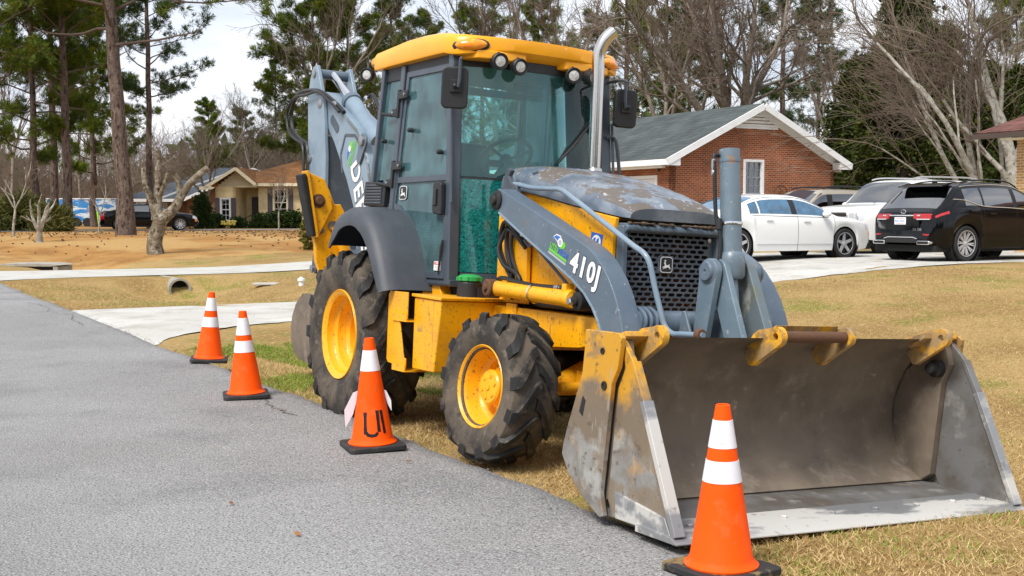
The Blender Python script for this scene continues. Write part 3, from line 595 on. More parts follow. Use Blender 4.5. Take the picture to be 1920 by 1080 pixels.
# mirrors
for s, yc in ((-1, -.735), (1, .70)):
    m3 = Matrix.Rotation(R(-26 if s < 0 else -8), 3, 'Z') @ Matrix.Rotation(R(3), 3, 'Y'); c0 = V(1.17, yc, 2.405); b = MB(); b.prism(rrect(.185, .285, .04, 5), 'x', -.03, .012); b.v = [tuple(c0 + m3 @ V(p)) for p in b.v]
    mr_ = b.build('side_mirror', 'black_plastic', bh, .012, 3)
    b = MB().obox((.02,-.005*s,.01), (.02,.075,.085)); b.ell((.04,0,.01), .018, .018, .018); b.v = [tuple(c0 + m3 @ V(p)) for p in b.v]; b.build('mirror_clamp', 'black_plastic', mr_, .004)
    MB().tube(smooth_path([c0 + m3 @ V(.045, s*-.02, -.0), c0 + m3 @ V(.045, s*-.028, .05), c0 + m3 @ V(.04, -s*.03, .17), c0 + m3 @ V(.03, -s*.035, .20), (1.10, s*(.66), 2.615), (1.02, s*.62, 2.60)], 5), .011, 8).build('mirror_arm', 'cab_frame', mr_)
MB().tube(smooth_path([(1.05,.62,2.19), (1.06,.67,2.195), (1.07,.70,2.15), (1.07,.735,1.95), (1.07,.75,1.75), (1.07,.69,1.70)], 5), .014, 8).build('grab_handle', 'cab_frame', bh)
# wiper
b = MB().tube([(wx(.42,1.84)+.02, .05, 1.86), (wx(.3,2.0)+.03, .26, 2.08), (wx(.5,2.3)+.02, .50, 2.32)], [.014, .010, .008], 6); b.build('wiper', 'black_plastic', bh)
MB().beam((wx(.28,2.0)+.018, .16, 1.98), (wx(.5,2.4)+.012, .53, 2.38), .012, .02).build('wiper_blade', 'black_plastic', bh)
# ---- hood
hz = [(1.28,1.895,1.735,.40), (1.42,1.895,1.725,.405), (1.60,1.885,1.70,.41), (1.62,1.875,1.698,.41), (1.9,1.84,1.655,.41), (2.2,1.775,1.60,.405), (2.45,1.71,1.56,.395), (2.62,1.655,1.53,.38), (2.72,1.61,1.515,.365), (2.765,1.575,1.51,.35)]
rows = []
for x, zt, ze, W_ in hz:
    h_ = zt - ze; half = [(1,0), (.99,.25), (.955,.50), (.90,.66), (.80,.82), (.68,.93), (.5,.985), (.25,1), (.03,1.0), (.012,.985)]
    rows.append([(x, -W_*a, ze + h_*q) for a, q in half] + [(x, W_*a, ze + h_*q) for a, q in reversed(half)])
b = MB().shell(rows, .012)
front = rows[-1]; b.add(list(front) + [(x - .01, y*.97, 1.505) for x, y, z in front], [(i, i+1, len(front)+i+1, len(front)+i) for i in range(len(front)-1)])
hood = b.build('hood', 'hood_paint', bh, ang=32)
MB().lathe([(.02,0), (.022,.02), (.01,.028), (0,.028)], (1.66,-.35,1.815), (0,-.4,1), 8).build('hood_latch', 'grey_blue', hood)
# mud caked on the nose of the hood
b = MB()
for i in range(90):
    x = random.uniform(2.73, 2.80); y = random.uniform(-.34, .28); b.ell((x, y, 1.482), random.uniform(.006,.02), random.uniform(.008,.024), random.uniform(.004,.012), 6, 4)
tag(b.build('mud_clods', 'dirt', bh), kind='stuff')
for s in (-1, 1):
    p_ = MB().prism([(1.50,1.03), (1.50,1.705), (1.62,1.695), (2.2,1.59), (2.68,1.512), (2.655,1.38), (2.66,1.03)], 'y', s*.365, s*.395).build('engine_side_panel', 'yellow', bh, .006)
    MB().prism([(1.27,1.0), (1.27,1.73), (1.492,1.707), (1.492,1.0)], 'y', s*.36, s*.40).build('engine_rear_panel', 'yellow', bh, .006)
    MB().prism([(2.2,1.0), (2.40,1.17), (2.64,1.17), (2.64,1.0)], 'y', s*.396, s*.402).build('side_screen', 'radiator_dark', bh)
    b = MB().prism([(2.66,1.47), (2.665,.95), (2.74,.95), (2.735,1.47)], 'y', s*.335, s*.375); b.build('grille_post', 'grey_blue', bh, .012)
b = MB()
for i in range(8):
    for k in range(7): b.box(2.30 + i*.04, 2.312 + i*.04, -.4045, -.402, 1.015 + k*.02, 1.027 + k*.02)
b.build('screen_perforations', 'grille_paint', bh)
MB().box(1.4, 2.62, -.35, .35, .93, 1.50).build('engine_block', 'radiator_dark', bh, .02)
# grille plate with real slots
b = MB(); x0 = 2.70; py, pz, hw, hh = .0605, .0298, .0255, .0098
ny, nzr = 11, 16; y_l, z_l = -.333, .958
gx_c = V(0, -.028, 1.245)
def slot(cy, cz, hw_):
    o = []
    for a in range(-90, 91, 36): o.append((cy + hw_ - hh + hh*math.cos(R(a)), cz + hh*math.sin(R(a))))
    for a in range(90, 271, 36): o.append((cy - hw_ + hh + hh*math.cos(R(a)), cz + hh*math.sin(R(a))))
    return o
def cell(y0, y1, z0, z1, hole):
    if not hole: b.add([(x0,y0,z0), (x0,y1,z0), (x0,y1,z1), (x0,y0,z1)], [(0,1,2,3)]); return
    h_ = slot((y0+y1)/2, (z0+z1)/2, min(hw, (y1-y0)/2 - .005)); n = len(h_); cy, cz = (y0+y1)/2, (z0+z1)/2; o = []
    for y, z in h_:
        dy, dz = y - cy, z - cz; k = min((y1-y0)/2 / max(abs(dy), 1e-6), (z1-z0)/2 / max(abs(dz), 1e-6)); o.append((cy + dy*k, cz + dz*k))
    cs = {}
    vs = [(x0, *p) for p in o] + [(x0, *p) for p in h_] + [(x0 - .012, *p) for p in h_]
    fs = [(i, (i+1) % n, n + (i+1) % n, n + i) for i in range(n)] + [(n + i, n + (i+1) % n, 2*n + (i+1) % n, 2*n + i) for i in range(n)]
    for cyy, czz in ((y0,z0), (y1,z0), (y1,z1), (y0,z1)):   # fill the corners
        best = [i for i in range(n) if (o[i][0] - cy)*(cyy - cy) > 0 and (o[i][1] - cz)*(czz - cz) >= -1e-9]
        for i in range(n):
            j = (i+1) % n
            ona = abs(abs(o[i][0]-cy) - (y1-y0)/2) < 1e-6; onb = abs(abs(o[j][0]-cy) - (y1-y0)/2) < 1e-6
            if ona != onb and ((o[i][0]+o[j][0])/2 - cy)*(cyy-cy) > 0 and ((o[i][1]+o[j][1])/2 - cz)*(czz-cz) > 0:
                k_ = len(vs); vs.append((x0, cyy, czz)); fs.append((i, j, k_))
    b.add(vs, fs)
for k in range(nzr):
    z0, z1 = z_l + k*pz, z_l + (k+1)*pz; y = y_l
    first = py/2 if k % 2 else py; edges = [y_l]
    while edges[-1] < .333 - 1e-6: edges.append(min(edges[-1] + (first if len(edges) == 1 else py), .333))
    for ya, yb in zip(edges, edges[1:]):
        cy, cz = (ya+yb)/2, (z0+z1)/2; blank = abs(cy - gx_c.y) < .055 and abs(cz - gx_c.z) < .05 or yb - ya < .02 or cy > .285
        cell(ya, yb, z0, z1, not blank)
gr = b.build('grille', 'grille_paint', bh, fix=False, ang=30)
MB().box(2.60, 2.615, -.33, .33, .95, 1.45).build('radiator_core', 'radiator_dark', bh)
b = MB()
for i in range(14): b.tube([(2.63, random.uniform(-.3,.3), random.uniform(1,1.4)) for _ in range(2)], .012, 6)
b.build('grille_debris', 'rust', bh)
b = MB().prism([(2.66,1.43), (2.74,1.425), (2.765,1.44), (2.765,1.462), (2.74,1.482), (2.66,1.485)], 'y', -.365, .365); b.build('grille_top_bar', 'grey_blue', bh, .008)
MB().lathe([(.014,0), (.014,.008), (0,.01)], (2.70, .30, 1.405), (1,0,0), 10).build('grille_bolt', 'steel', gr)
# ---- exhaust stack
b = MB().tube([(1.36,.315,1.86), (1.36,.312,2.60)] + [(p.x, p.y, p.z) for p in smooth_path([(1.36,.312,2.62), (1.36,.312,2.72), (1.37,.325,2.79), (1.385,.355,2.855), (1.40,.405,2.905)], 5)], .046, 20); b.build('exhaust_stack', 'exhaust_steel', bh, ang=50)
MB().lathe([(.075,-.03), (.072,.0), (.058,.03), (.055,.045), (.047,.05)], (1.36,.315,1.875), (0,0,1), 24).build('exhaust_collar', 'exhaust_steel', bh)
# ---- loader arms and linkage
arm_top = [(1.585,1.675), (1.64,1.705), (1.70,1.685), (2.10,1.548), (2.48,1.415), (2.71,1.335), (2.80,1.29), (2.885,1.225), (2.96,1.15), (3.02,1.07), (3.075,.97), (3.11,.88), (3.15,.72), (3.20,.50)]
arm_bot = [(1.575,1.60), (1.60,1.565), (1.66,1.55), (2.0,1.395), (2.33,1.25), (2.58,1.14), (2.715,1.065), (2.81,.985), (2.88,.90), (2.93,.80), (2.96,.65), (2.98,.48)]
prof = arm_top + list(reversed(arm_bot))
for s in (-1, 1):
    a_ = MB().prism(prof, 'y', s*.485, s*.62).build('loader_arm', 'grey_blue', bh, .006)
    # edge flange strips along the lower edge (scraped)
    b = MB()
    for (xa, za), (xb, zb) in zip(arm_bot[2:9], arm_bot[3:10]): b.beam((xa, s*.552, za - .004), (xb, s*.552, zb - .004), .15, .014, (0,0,1))
    b.build('arm_flange', 'grey_light', a_, .002)
    MB().lathe([(.065,-.02), (.065,.012), (.05,.022), (.034,.022), (.034,.038), (.028,.045), (0,.045)], (1.632, s*.62, 1.628), (0, s, 0), 24).build('pivot_pin', 'rubber_clean', a_)
    # tower carrying the arm
    MB().prism([(1.40,.95), (1.75,.95), (1.74,1.45), (1.69,1.62), (1.60,1.67), (1.55,1.62), (1.42,1.50)], 'y', s*.41, s*.445).build('loader_tower', 'yellow', bh, .006)
    MB().prism([(1.46,1.66), (1.60,1.60), (1.66,1.66), (1.64,1.73), (1.56,1.76), (1.53,1.80), (1.56,1.84), (1.52,1.86), (1.46,1.80)], 'y', s*.45, s*.485).build('arm_lock_hook', 'grille_paint', bh, .008)
    # lift cylinder
    c_ = MB().cyl((1.54, s*.555, 1.045), (2.47, s*.555, 1.015), .052, n=24).build('lift_cylinder', 'yellow', bh)
    MB().lathe([(.052,0), (.057,.01), (.057,.05), (.05,.06), (.03,.06)], (2.44, s*.555, 1.016), (1,0,-.03), 24).build('cylinder_gland', 'yellow', c_)
    MB().cyl((2.48, s*.555, 1.015), (2.66, s*.555, 1.01), .028, n=16).build('cylinder_rod', 'chrome', c_)
    MB().lathe([(.055,-.06), (.055,.05), (.03,.055), (.03,.075), (0,.078)], (2.64, s*.57, 1.008), (0, s, 0), 20).build('rod_eye', 'rubber_clean', c_)
    MB().lathe([(.022,0), (.024,.03), (.018,.036), (0,.036)], (2.64, s*.645, 1.006), (0, s, 0), 6).build('rod_pin', 'steel', c_)
    MB().lathe([(.06,-.05), (.06,.05), (.05,.058), (.025,.058), (.02,.075), (0,.075)], (1.535, s*.57, 1.045), (0, s, 0), 20).build('base_eye', 'rust', c_)
    MB().tube([(2.05, s*.555 + .058*math.cos(t*math.pi/8), 1.03 + .058*math.sin(t*math.pi/8)) for t in range(16)], .007, 6, closed=True).build('hose_clamp', 'chrome', c_)
    MB().box(2.41, 2.46, s*.555 - .03, s*.555 + .03, 1.055, 1.105).build('port_block', 'yellow', c_, .006)
MB().cyl((3.04,-.49,.905), (3.04,.49,.905), .075, n=28).build('arm_cross_tube', 'grey_blue', bh)
for x, dy in ((3.06,0), (3.07,.03), (3.08,.065)): MB().tube(smooth_path([(x-.02, -.47+dy, .86), (x+.06, -.468+dy, .89), (x+.055, -.466+dy, .95), (x-.01, -.464+dy, .99), (x-.08, -.46+dy, .98)], 4), .012, 8).build('steel_line', 'grey_blue', bh)
# bucket cylinder standing upright with its links
pc = MB().tube([(3.275,0,1.30), (3.245,0,1.62), (3.215,0,1.915)], .060, 28).build('bucket_cylinder', 'pole_paint', bh)
MB().lathe([(.0625,-.012), (.0635,0), (.0625,.012)], (3.222,0,1.852), (-.1,0,1), 28).build('cylinder_ring', 'pole_paint', pc)
MB().lathe([(.064,-.008), (.0655,0), (.064,.008)], (3.257,0,1.49), (-.1,0,1), 28).build('band_clamp', 'chrome', pc)
MB().lathe([(.060,-.11), (.074,-.09), (.076,.0), (.07,.03), (.061,.045)], (3.278,0,1.285), (-.08,0,1), 28).build('cylinder_head', 'pole_paint', pc)
MB().cyl((3.283,0,1.20), (3.33,0,.90), .034, n=16).build('cylinder_rod', 'grey_light', pc)
h_ = MB().tube(smooth_path([(3.20,-.06,1.875), (3.195,-.088,1.878), (3.197,-.095,1.85), (3.205,-.095,1.80), (3.23,-.092,1.55), (3.262,-.075,1.40), (3.27,-.085,1.26)], 6), .012, 10).build('cylinder_hose', 'hose', pc)
MB().lathe([(.016,0), (.018,.02), (.013,.03), (.016,.05), (.013,.09)], (3.20,-.095,1.765), (-.05,0,1), 10).build('hose_fitting', 'steel', pc)
MB().lathe([(.018,0), (.019,.03), (.018,.06)], (3.252,-.082,1.455), (-.08,0,1), 10).build('hose_sleeve', 'black_plastic', pc)
def linkplate(pts, y0, y1, name, m, bev=.008): return MB().prism(pts, 'y', y0, y1).build(name, m, bh, bev)
def capsule(a, ra, b_, rb, n=10):
    a, b_ = V(a[0], a[1], 0), V(b_[0], b_[1], 0); d = (b_ - a).normalized(); th = math.atan2(d.y, d.x); out = []
    for i in range(n + 1): t = th + math.pi/2 + math.pi*i/n; out.append((a.x + ra*math.cos(t), a.y + ra*math.sin(t)))
    for i in range(n + 1): t = th - math.pi/2 + math.pi*i/n; out.append((b_.x + rb*math.cos(t), b_.y + rb*math.sin(t)))
    return out
linkplate(capsule((3.255,1.215), .075, (3.175,.70), .05), -.150, -.105, 'linkage_plate', 'pole_paint')
linkplate(capsule((3.265,1.215), .075, (3.49,.70), .075), -.092, -.050, 'linkage_plate', 'pole_paint')
linkplate(capsule((3.255,1.215), .075, (3.49,.70), .085), .085, .150, 'linkage_plate', 'mossy_grey')
linkplate(capsule((3.255,1.215), .07, (3.175,.70), .05), .152, .190, 'linkage_plate', 'grey_blue')
b = MB().lathe([(.075,-.03), (.072,.0), (.062,.006), (.058,.006), (.054,.02), (.05,.024), (.012,.024), (.008,.016), (0,.016)], (3.255,-.150,1.215), (0,-1,0), 28); b.build('linkage_pin', 'grey_blue', bh)
MB().lathe([(.07,0), (.062,.02), (.045,.03), (0,.032)], (3.255,.190,1.215), (0,1,0), 24).build('linkage_pin', 'grey_blue', bh)
MB().cyl((3.255,-.13,1.215), (3.255,.18,1.215), .045, n=18).build('linkage_shaft', 'grey_blue', bh)
linkplate([(3.06,.80), (3.24,.80), (3.15,.985), (3.125,.985)], -.22, -.20, 'cross_tube_gusset', 'grey_blue')
linkplate([(3.05,.80), (3.30,.80), (3.20,1.0), (3.16,1.0)], -.02, .0, 'cross_tube_gusset', 'grey_blue')
# bent steel rail along the arm
MB().tube(smooth_path([(1.47,-.462,1.735), (1.60,-.462,1.745), (1.80,-.462,1.715), (2.03,-.462,1.70), (2.16,-.462,1.69), (2.30,-.462,1.635), (2.62,-.462,1.495), (2.95,-.462,1.35), (3.06,-.455,1.30), (3.10,-.44,1.24), (3.125,-.42,1.12), (3.16,-.40,.99), (3.19,-.385,.90), (3.25,-.375,.862), (3.33,-.37,.865), (3.50,-.36,.87)], 6), .0165, 12).build('loader_rail', 'grey_light', bh)
MB().lathe([(.03,-.02), (.032,0), (.03,.02), (0,.02)], (3.47,-.36,.872), (1,0,0), 14).build('rail_socket', 'rust', bh)
# hoses behind the cab corner
def hose(pts, r=.016, name='hydraulic_hose'): return MB().tube(smooth_path(pts, 6), r, 8).build(name, 'hose', bh)
hose([(1.72,-.46,1.36), (1.66,-.50,1.44), (1.56,-.51,1.49), (1.49,-.50,1.43), (1.48,-.50,1.32), (1.56,-.51,1.22), (1.64,-.50,1.12), (1.58,-.5,1.04)])
hose([(1.74,-.45,1.32), (1.66,-.48,1.40), (1.57,-.49,1.44), (1.53,-.48,1.38), (1.55,-.48,1.28), (1.62,-.49,1.18), (1.66,-.48,1.06), (1.62,-.47,.98)])
hose([(1.56,-.47,1.50), (1.50,-.49,1.40), (1.50,-.52,1.30), (1.60,-.53,1.20), (1.71,-.53,1.17), (1.80,-.53,1.13), (1.82,-.52,1.06), (1.76,-.51,1.02), (1.66,-.51,1.05), (1.66,-.50,1.15)])
hose([(1.48,-.52,1.02), (1.56,-.55,1.10), (1.66,-.56,1.115), (1.80,-.56,1.10), (1.98,-.56,1.085), (2.15,-.56,1.078), (2.40,-.56,1.078)], .015)
hose([(1.42,-.50,.99), (1.50,-.53,1.05), (1.60,-.54,1.08), (1.72,-.53,1.05), (1.85,-.52,1.0)], .014)
hose([(1.62,-.47,1.47), (1.58,-.47,1.36), (1.60,-.47,1.25), (1.70,-.47,1.10), (1.68,-.47,.98)], .013)
MB().lathe([(.016,0), (.018,.03), (.013,.034), (.017,.06)], (1.68,-.47,1.385), (.8,0,.5), 8).build('hose_fitting', 'white_paint', bh)
MB().lathe([(.016,0), (.018,.04), (.013,.044), (.017,.07)], (2.30,-.56,1.078), (1,0,0), 8).build('hose_fitting', 'steel', bh)
MB().tube(smooth_path([(1.56,-.53,1.02), (1.56,-.53,1.065), (1.62,-.535,1.07), (1.68,-.535,1.068)], 4), .014, 8).build('hose_fitting', 'white_paint', bh)
MB().tube(smooth_path([(1.75,-.47,1.37), (1.82,-.47,1.33), (1.88,-.47,1.345), (1.95,-.47,1.30), (2.3,-.47,1.10)], 4), .010, 8).build('steel_line', 'grille_paint', bh)
# ---- front bucket
BW = 1.155
inner = [(3.875,.885), (3.78,.845), (3.66,.765), (3.575,.655), (3.525,.53), (3.51,.40), (3.535,.275), (3.59,.175), (3.64,.125)]
inner = [(p.x, p.y) for p in smooth_path([(x, z, 0) for x, z in inner], 3)] + [(3.73,.055), (3.745,.048)]
outer = [(x - .022, z - .004) for x, z in inner]
bk = MB().prism(inner + list(reversed(outer)), 'y', -BW, BW).build('front_bucket', 'bucket_inside', bh, ang=30)
MB().prism([(3.74,.050), (4.10,.034), (4.10,.010), (3.72,.022)], 'y', -BW, BW).build('bucket_floor', 'bucket_steel', bk, ang=30)
ce = MB().prism([(4.08,.040), (4.34,.030), (4.395,.008), (4.395,.0), (4.08,.0)], 'y', -1.185, 1.185).build('cutting_edge', 'bucket_edge', bk, .003)
for y in (-1.0, -.72, -.42, -.1, .2, .5, .78, 1.02): MB().lathe([(.016,0), (.018,.010), (.012,.016), (0,.016)], (4.21, y + .03, .033), (0,0,1), 7).build('edge_bolt', 'bucket_edge', ce)
MB().prism([(3.60,.13), (3.74,.05), (3.752,.06), (3.612,.148)], 'y', -BW + .03, BW - .03).build('bucket_heel_plate', 'bucket_inside', bk, .002)
for s in (-1, 1):
    # rear cheek, outside
    MB().prism([(3.615,.905), (3.90,.905), (3.925,.885), (3.905,.74), (3.858,.66), (3.80,.125), (3.835,.02), (3.80,.008), (3.64,.085), (3.52,.165), (3.445,.262), (3.455,.32), (3.488,.41), (3.55,.56), (3.60,.69), (3.612,.80)], 'y', s*1.168, s*1.196).build('rear_cheek_plate', 'cheek_worn', bk, .005)
    MB().prism([(3.592,.495), (3.622,.475), (3.642,.555), (3.618,.575)], 'y', s*1.1955, s*1.1985).build('cheek_hole_shade', 'black_paint', bk)  # flat black patch painted for the shade inside a hole
    for x, z, r_ in ((3.775,.81,.016), (3.80,.645,.022)): MB().lathe([(r_,0), (r_,.006), (r_*.55,.006), (r_*.5,.002), (0,.002)], (x, s*1.196, z), (0, s, 0), 14).build('cheek_bolt', 'rubber_clean', bk)
    # front cheek
    fc = MB().prism([(3.875,.875), (3.965,.79), (4.015,.70), (4.085,.575), (4.345,.03), (4.20,.02), (3.86,.02), (3.815,.10), (3.865,.64), (3.915,.74)], 'y', s*1.130, s*1.160).build('front_cheek_plate', 'cheek_worn' if s < 0 else 'bucket_steel', bk, .004)
    MB().beam((3.975, s*1.145, .775), (4.095, s*1.145, .560), .05, .024, (1,0,1)).build('cheek_edge_bar', 'cheek_worn' if s < 0 else 'bucket_steel', fc, .003)
    MB().beam((4.075, s*1.145, .60), (4.355, s*1.145, .025), .06, .03, (1,0,1)).build('cheek_edge_bar', 'bucket_edge', fc, .003)
    MB().prism([(3.90,.022), (4.33,.024), (4.28,.10), (3.885,.15)], 'y', s*1.155, s*1.172).build('cheek_wear_plate', 'bucket_edge', fc, .004)
    MB().prism([(3.60,.13), (3.52,.30), (3.52,.5), (3.60,.68), (3.74,.80), (3.875,.87), (3.91,.74), (3.862,.64), (3.81,.10), (3.74,.055)], 'y', s*1.09, s*1.15).build('bucket_side_wall', 'bucket_inside', bk, .004)
def ear(y, th, big=1.):
    c_ = (3.965, .897); r_ = .052*big; out = []
    hole = [(c_[0] + .020*math.cos(R(a)), c_[1] + .020*math.sin(R(a))) for a in range(0, 360, 30)]
    rim = [(c_[0] + r_*math.cos(R(a)), c_[1] + r_*math.sin(R(a))) for a in range(-40, 121, 16)]
    outl = rim + [(3.84,.925), (3.80,.90), (3.76,.85), (3.735,.79), (3.775,.735), (3.80,.735)]
    key = outl + [outl[0]] + [hole[i % 12] for i in range(0, -13, -1)]
    n = len(outl); b = MB()
    # plate with a hole: bridge outline to hole ring
    def nearest(p): return min(range(12), key=lambda i: (hole[i][0]-p[0])**2 + (hole[i][1]-p[1])**2)
    res = []
    dense = []
    for i in range(n):
        a, c2 = outl[i], outl[(i+1) % n]
        for k in range(3): dense.append((a[0] + (c2[0]-a[0])*k/3, a[1] + (c2[1]-a[1])*k/3))
    m_ = len(dense); ring = []
    for p in dense:
        ang = math.atan2(p[1]-c_[1], p[0]-c_[0]); ring.append((c_[0] + .020*math.cos(ang), c_[1] + .020*math.sin(ang)))
    vs = [(p[0], y, p[1]) for p in dense] + [(p[0], y, p[1]) for p in ring] + [(p[0], y+th, p[1]) for p in dense] + [(p[0], y+th, p[1]) for p in ring]; fs = []
    for i in range(m_):
        j = (i+1) % m_; fs += [(i, j, m_+j, m_+i), (2*m_+i, 3*m_+i, 3*m_+j, 2*m_+j), (i, 2*m_+i, 2*m_+j, j), (m_+i, m_+j, 3*m_+j, 3*m_+i)]
    b.add(vs, fs); return b.build('lifting_ear', 'yellow_worn', bk, ang=30)
for y, th in ((-1.02,.035), (-.275,.035), (.205,.035), (.945,.035)): ear(y, th)
MB().prism([(3.80,.90), (3.87,.93), (3.93,.955), (3.90,.90), (3.86,.885)], 'y', -.24, .20).build('bracket_web', 'yellow_worn', bk, .005)
b = MB().cyl((3.965,-.24,.897), (3.965,.235,.897), .030, n=18); b.build('bracket_bar', 'rust', bk)
MB().prism([(3.76,.875), (3.89,.915), (3.90,.89), (3.80,.83)], 'y', -1.15, -.96).build('lip_gusset', 'yellow_worn', bk, .004)
MB().prism([(3.76,.875), (3.90,.925), (3.905,.89), (3.80,.83)], 'y', .88, 1.15).build('lip_gusset', 'yellow_worn', bk, .004)
for s in (-1, 1): MB().lathe([(.05,-.03), (.05,.04), (.03,.05), (.03,.085), (.022,.09), (0,.09)], (3.84, s*1.09, .715), (0, -s, 0), 16).build('clam_pivot', 'rubber_clean', bk)
# ---- rear digging gear
MB().box(-1.28, -.98, -.55, .55, .45, 1.06).build('swing_frame', 'yellow', bh, .02)
MB().prism([(-1.25,.55), (-1.55,.65), (-1.62,1.0), (-1.45,1.25), (-1.2,1.15)], 'y', -.22, .22).build('swing_casting', 'yellow', bh, .02)
for s in (-1, 1):
    # stabiliser leg folded up (lies across the machine, seen from the front)
    leg = MB().prism([(s*.56,.95), (s*.50,1.15), (s*.60,1.60), (s*.635,1.66), (s*.69,1.655), (s*.745,1.78), (s*.80,1.86), (s*.90,1.885), (s*.915,1.60), (s*.875,1.40), (s*.85,1.30), (s*.84,1.17), (s*.78,1.02), (s*.72,.90)], 'x', -1.15, -1.09).build('stabiliser_leg', 'yellow', bh, .008)
    MB().prism([(s*.955,1.915), (s*.80,1.86), (s*.735,1.72), (s*.72,1.62), (s*.845,1.36), (s*.875,1.40), (s*.925,1.62)], 'x', -1.088, -1.06).build('foot_bracket', 'yellow', leg, .006)
    MB().prism([(s*.975,1.92), (s*.953,1.925), (s*.845,1.37), (s*.868,1.365)], 'x', -1.16, -1.03).build('foot_plate', 'yellow', leg, .004)
    MB().prism([(s*1.028,1.885), (s*.978,1.90), (s*.873,1.375), (s*.905,1.368)], 'x', -1.17, -1.02).build('rubber_pad', 'rubber_clean', leg, .014)
    b = MB().lathe([(.06,0), (.06,.006), (.035,.008), (.035,.035), (.028,.04), (0,.04)], (-1.06, s*.85, 1.675), (1,0,0), 12); b.build('foot_pin', 'rust', leg)
    MB().lathe([(.03,0), (.03,.02), (0,.022)], (-1.09, s*.815, 1.43), (1,0,0), 8).build('leg_bolt', 'steel', leg)
    MB().lathe([(.045,0), (.045,.015), (0,.017)], (-1.09, s*.705, 1.47), (1,0,0), 12).build('leg_bolt', 'steel', leg)
    MB().cyl((-1.02, s*.45, .85), (-1.04, s*.68, 1.46), .05, n=14).build('stabiliser_cylinder', 'yellow', leg)
# boom
bo = [(-2.95,2.80), (-2.86,2.86), (-2.76,2.82), (-2.62,2.735), (-2.26,2.575), (-1.98,2.43), (-1.80,2.27), (-1.68,2.09), (-1.60,1.85), (-1.55,1.60), (-1.46,1.30), (-1.30,1.05)]
bi = [(-3.02,2.72), (-2.93,2.62), (-2.78,2.52), (-2.55,2.325), (-2.34,2.105), (-2.19,1.945), (-2.0,1.69), (-1.85,1.45), (-1.68,1.20), (-1.52,.95)]
boom = MB().prism(bo + list(reversed(bi)), 'y', -.15, .15).build('boom', 'grey_light', bh, .008)
b = MB()
for (xa, za), (xb, zb) in zip(bo[3:10], bo[4:11]): b.beam((xa, -.152, za - .03), (xb, -.152, zb - .03), .012, .03, (0,0,1))
b.build('boom_edge_weld', 'mossy_grey', boom, .002)
for s in (-1, 1):
    MB().prism(capsule((-2.62,2.56), .045, (-2.48,2.46), .045), 'y', s*.150, s*.154).build('boom_recess_shade', 'grille_paint', boom)  # flat dark patch stands for the shade in a recess
    b = MB()
    for (xa, za), (xb, zb) in zip([(-2.30,2.02), (-2.36,2.20), (-2.26,2.38), (-2.02,2.36)], [(-2.36,2.20), (-2.26,2.38), (-2.02,2.36), (-1.90,2.28)]): b.beam((xa, s*.152, za), (xb, s*.152, zb), .006, .028, (0,0,1))
    b.build('recess_edge_shade', 'grille_paint', boom)  # recess edges drawn as flush strips, their shade put into the colour
    MB().prism(capsule((-1.78,2.28), .085, (-1.86,2.13), .05), 'y', s*.152, s*.175).build('cylinder_bracket', 'grey_blue', boom, .006)
    MB().lathe([(.05,0), (.05,.02), (.03,.025), (0,.026)], (-1.78, s*.175, 2.29), (0, s, 0), 14).build('bracket_pin', 'steel', boom)
    MB().lathe([(.055,0), (.055,.02), (.03,.03), (0,.03)], (-2.86, s*.18, 2.74), (0, s, 0), 16).build('boom_pin', 'steel', boom)
# dipper
dp = MB().prism([(-3.22,2.83), (-3.17,3.02), (-3.10,3.13), (-3.0,3.14), (-2.94,3.05), (-2.80,2.80), (-2.74,2.62), (-2.66,2.20), (-2.63,1.65), (-2.60,1.22), (-2.86,1.18), (-3.02,1.65), (-3.16,2.3)], 'y', -.195, -.155)
dp.prism([(-3.22,2.83), (-3.17,3.02), (-3.10,3.13), (-3.0,3.14), (-2.94,3.05), (-2.80,2.80), (-2.74,2.62), (-2.66,2.20), (-2.63,1.65), (-2.60,1.22), (-2.86,1.18), (-3.02,1.65), (-3.16,2.3)], 'y', .155, .195)
dipper = dp.build('dipper_arm', 'grey_light', bh, .008)
MB().prism([(-2.72,2.40), (-2.68,2.2), (-2.65,1.65), (-2.62,1.25), (-2.84,1.22), (-3.0,1.65), (-3.13,2.3), (-3.0,2.45)], 'y', -.155, .155).build('dipper_box', 'grille_paint', dipper)  # shaded front of the dipper, its shade painted as a dark colour
for s in (-1, 1):
    for x, z in ((-3.05,3.06), (-3.08,2.2)): MB().lathe([(.045,0), (.045,.015), (.02,.02), (0,.02)], (x, s*.195, z), (0, s, 0), 14).build('dipper_pin', 'steel', dipper)
MB().cyl((-3.05,-.19,3.06), (-3.05,.19,3.06), .05, n=16).build('dipper_shaft', 'grey_blue', dipper)
cc = MB().cyl((-2.50,0,2.735), (-1.78,0,2.29), .085, n=22).build('crowd_cylinder', 'grey_light', bh)
MB().lathe([(.085,0), (.10,.01), (.10,.07), (.085,.09), (.045,.095)], (-2.46,0,2.71), (-.85,0,.526), 22).build('cylinder_gland', 'grey_blue', cc)
MB().cyl((-2.50,0,2.735), (-3.03,0,3.055), .042, n=16).build('cylinder_rod', 'chrome', cc)
MB().tube(smooth_path([(-2.36,.10,2.75), (-2.30,.12,2.80), (-2.2,.12,2.74), (-2.0,.12,2.55), (-1.8,.12,2.40)], 5), .018, 8).build('cylinder_hose', 'hose', cc)
MB().lathe([(.025,0), (.028,.05), (.02,.07)], (-2.34,.10,2.74), (-.8,0,.6), 10).build('hose_fitting', 'chrome', cc)
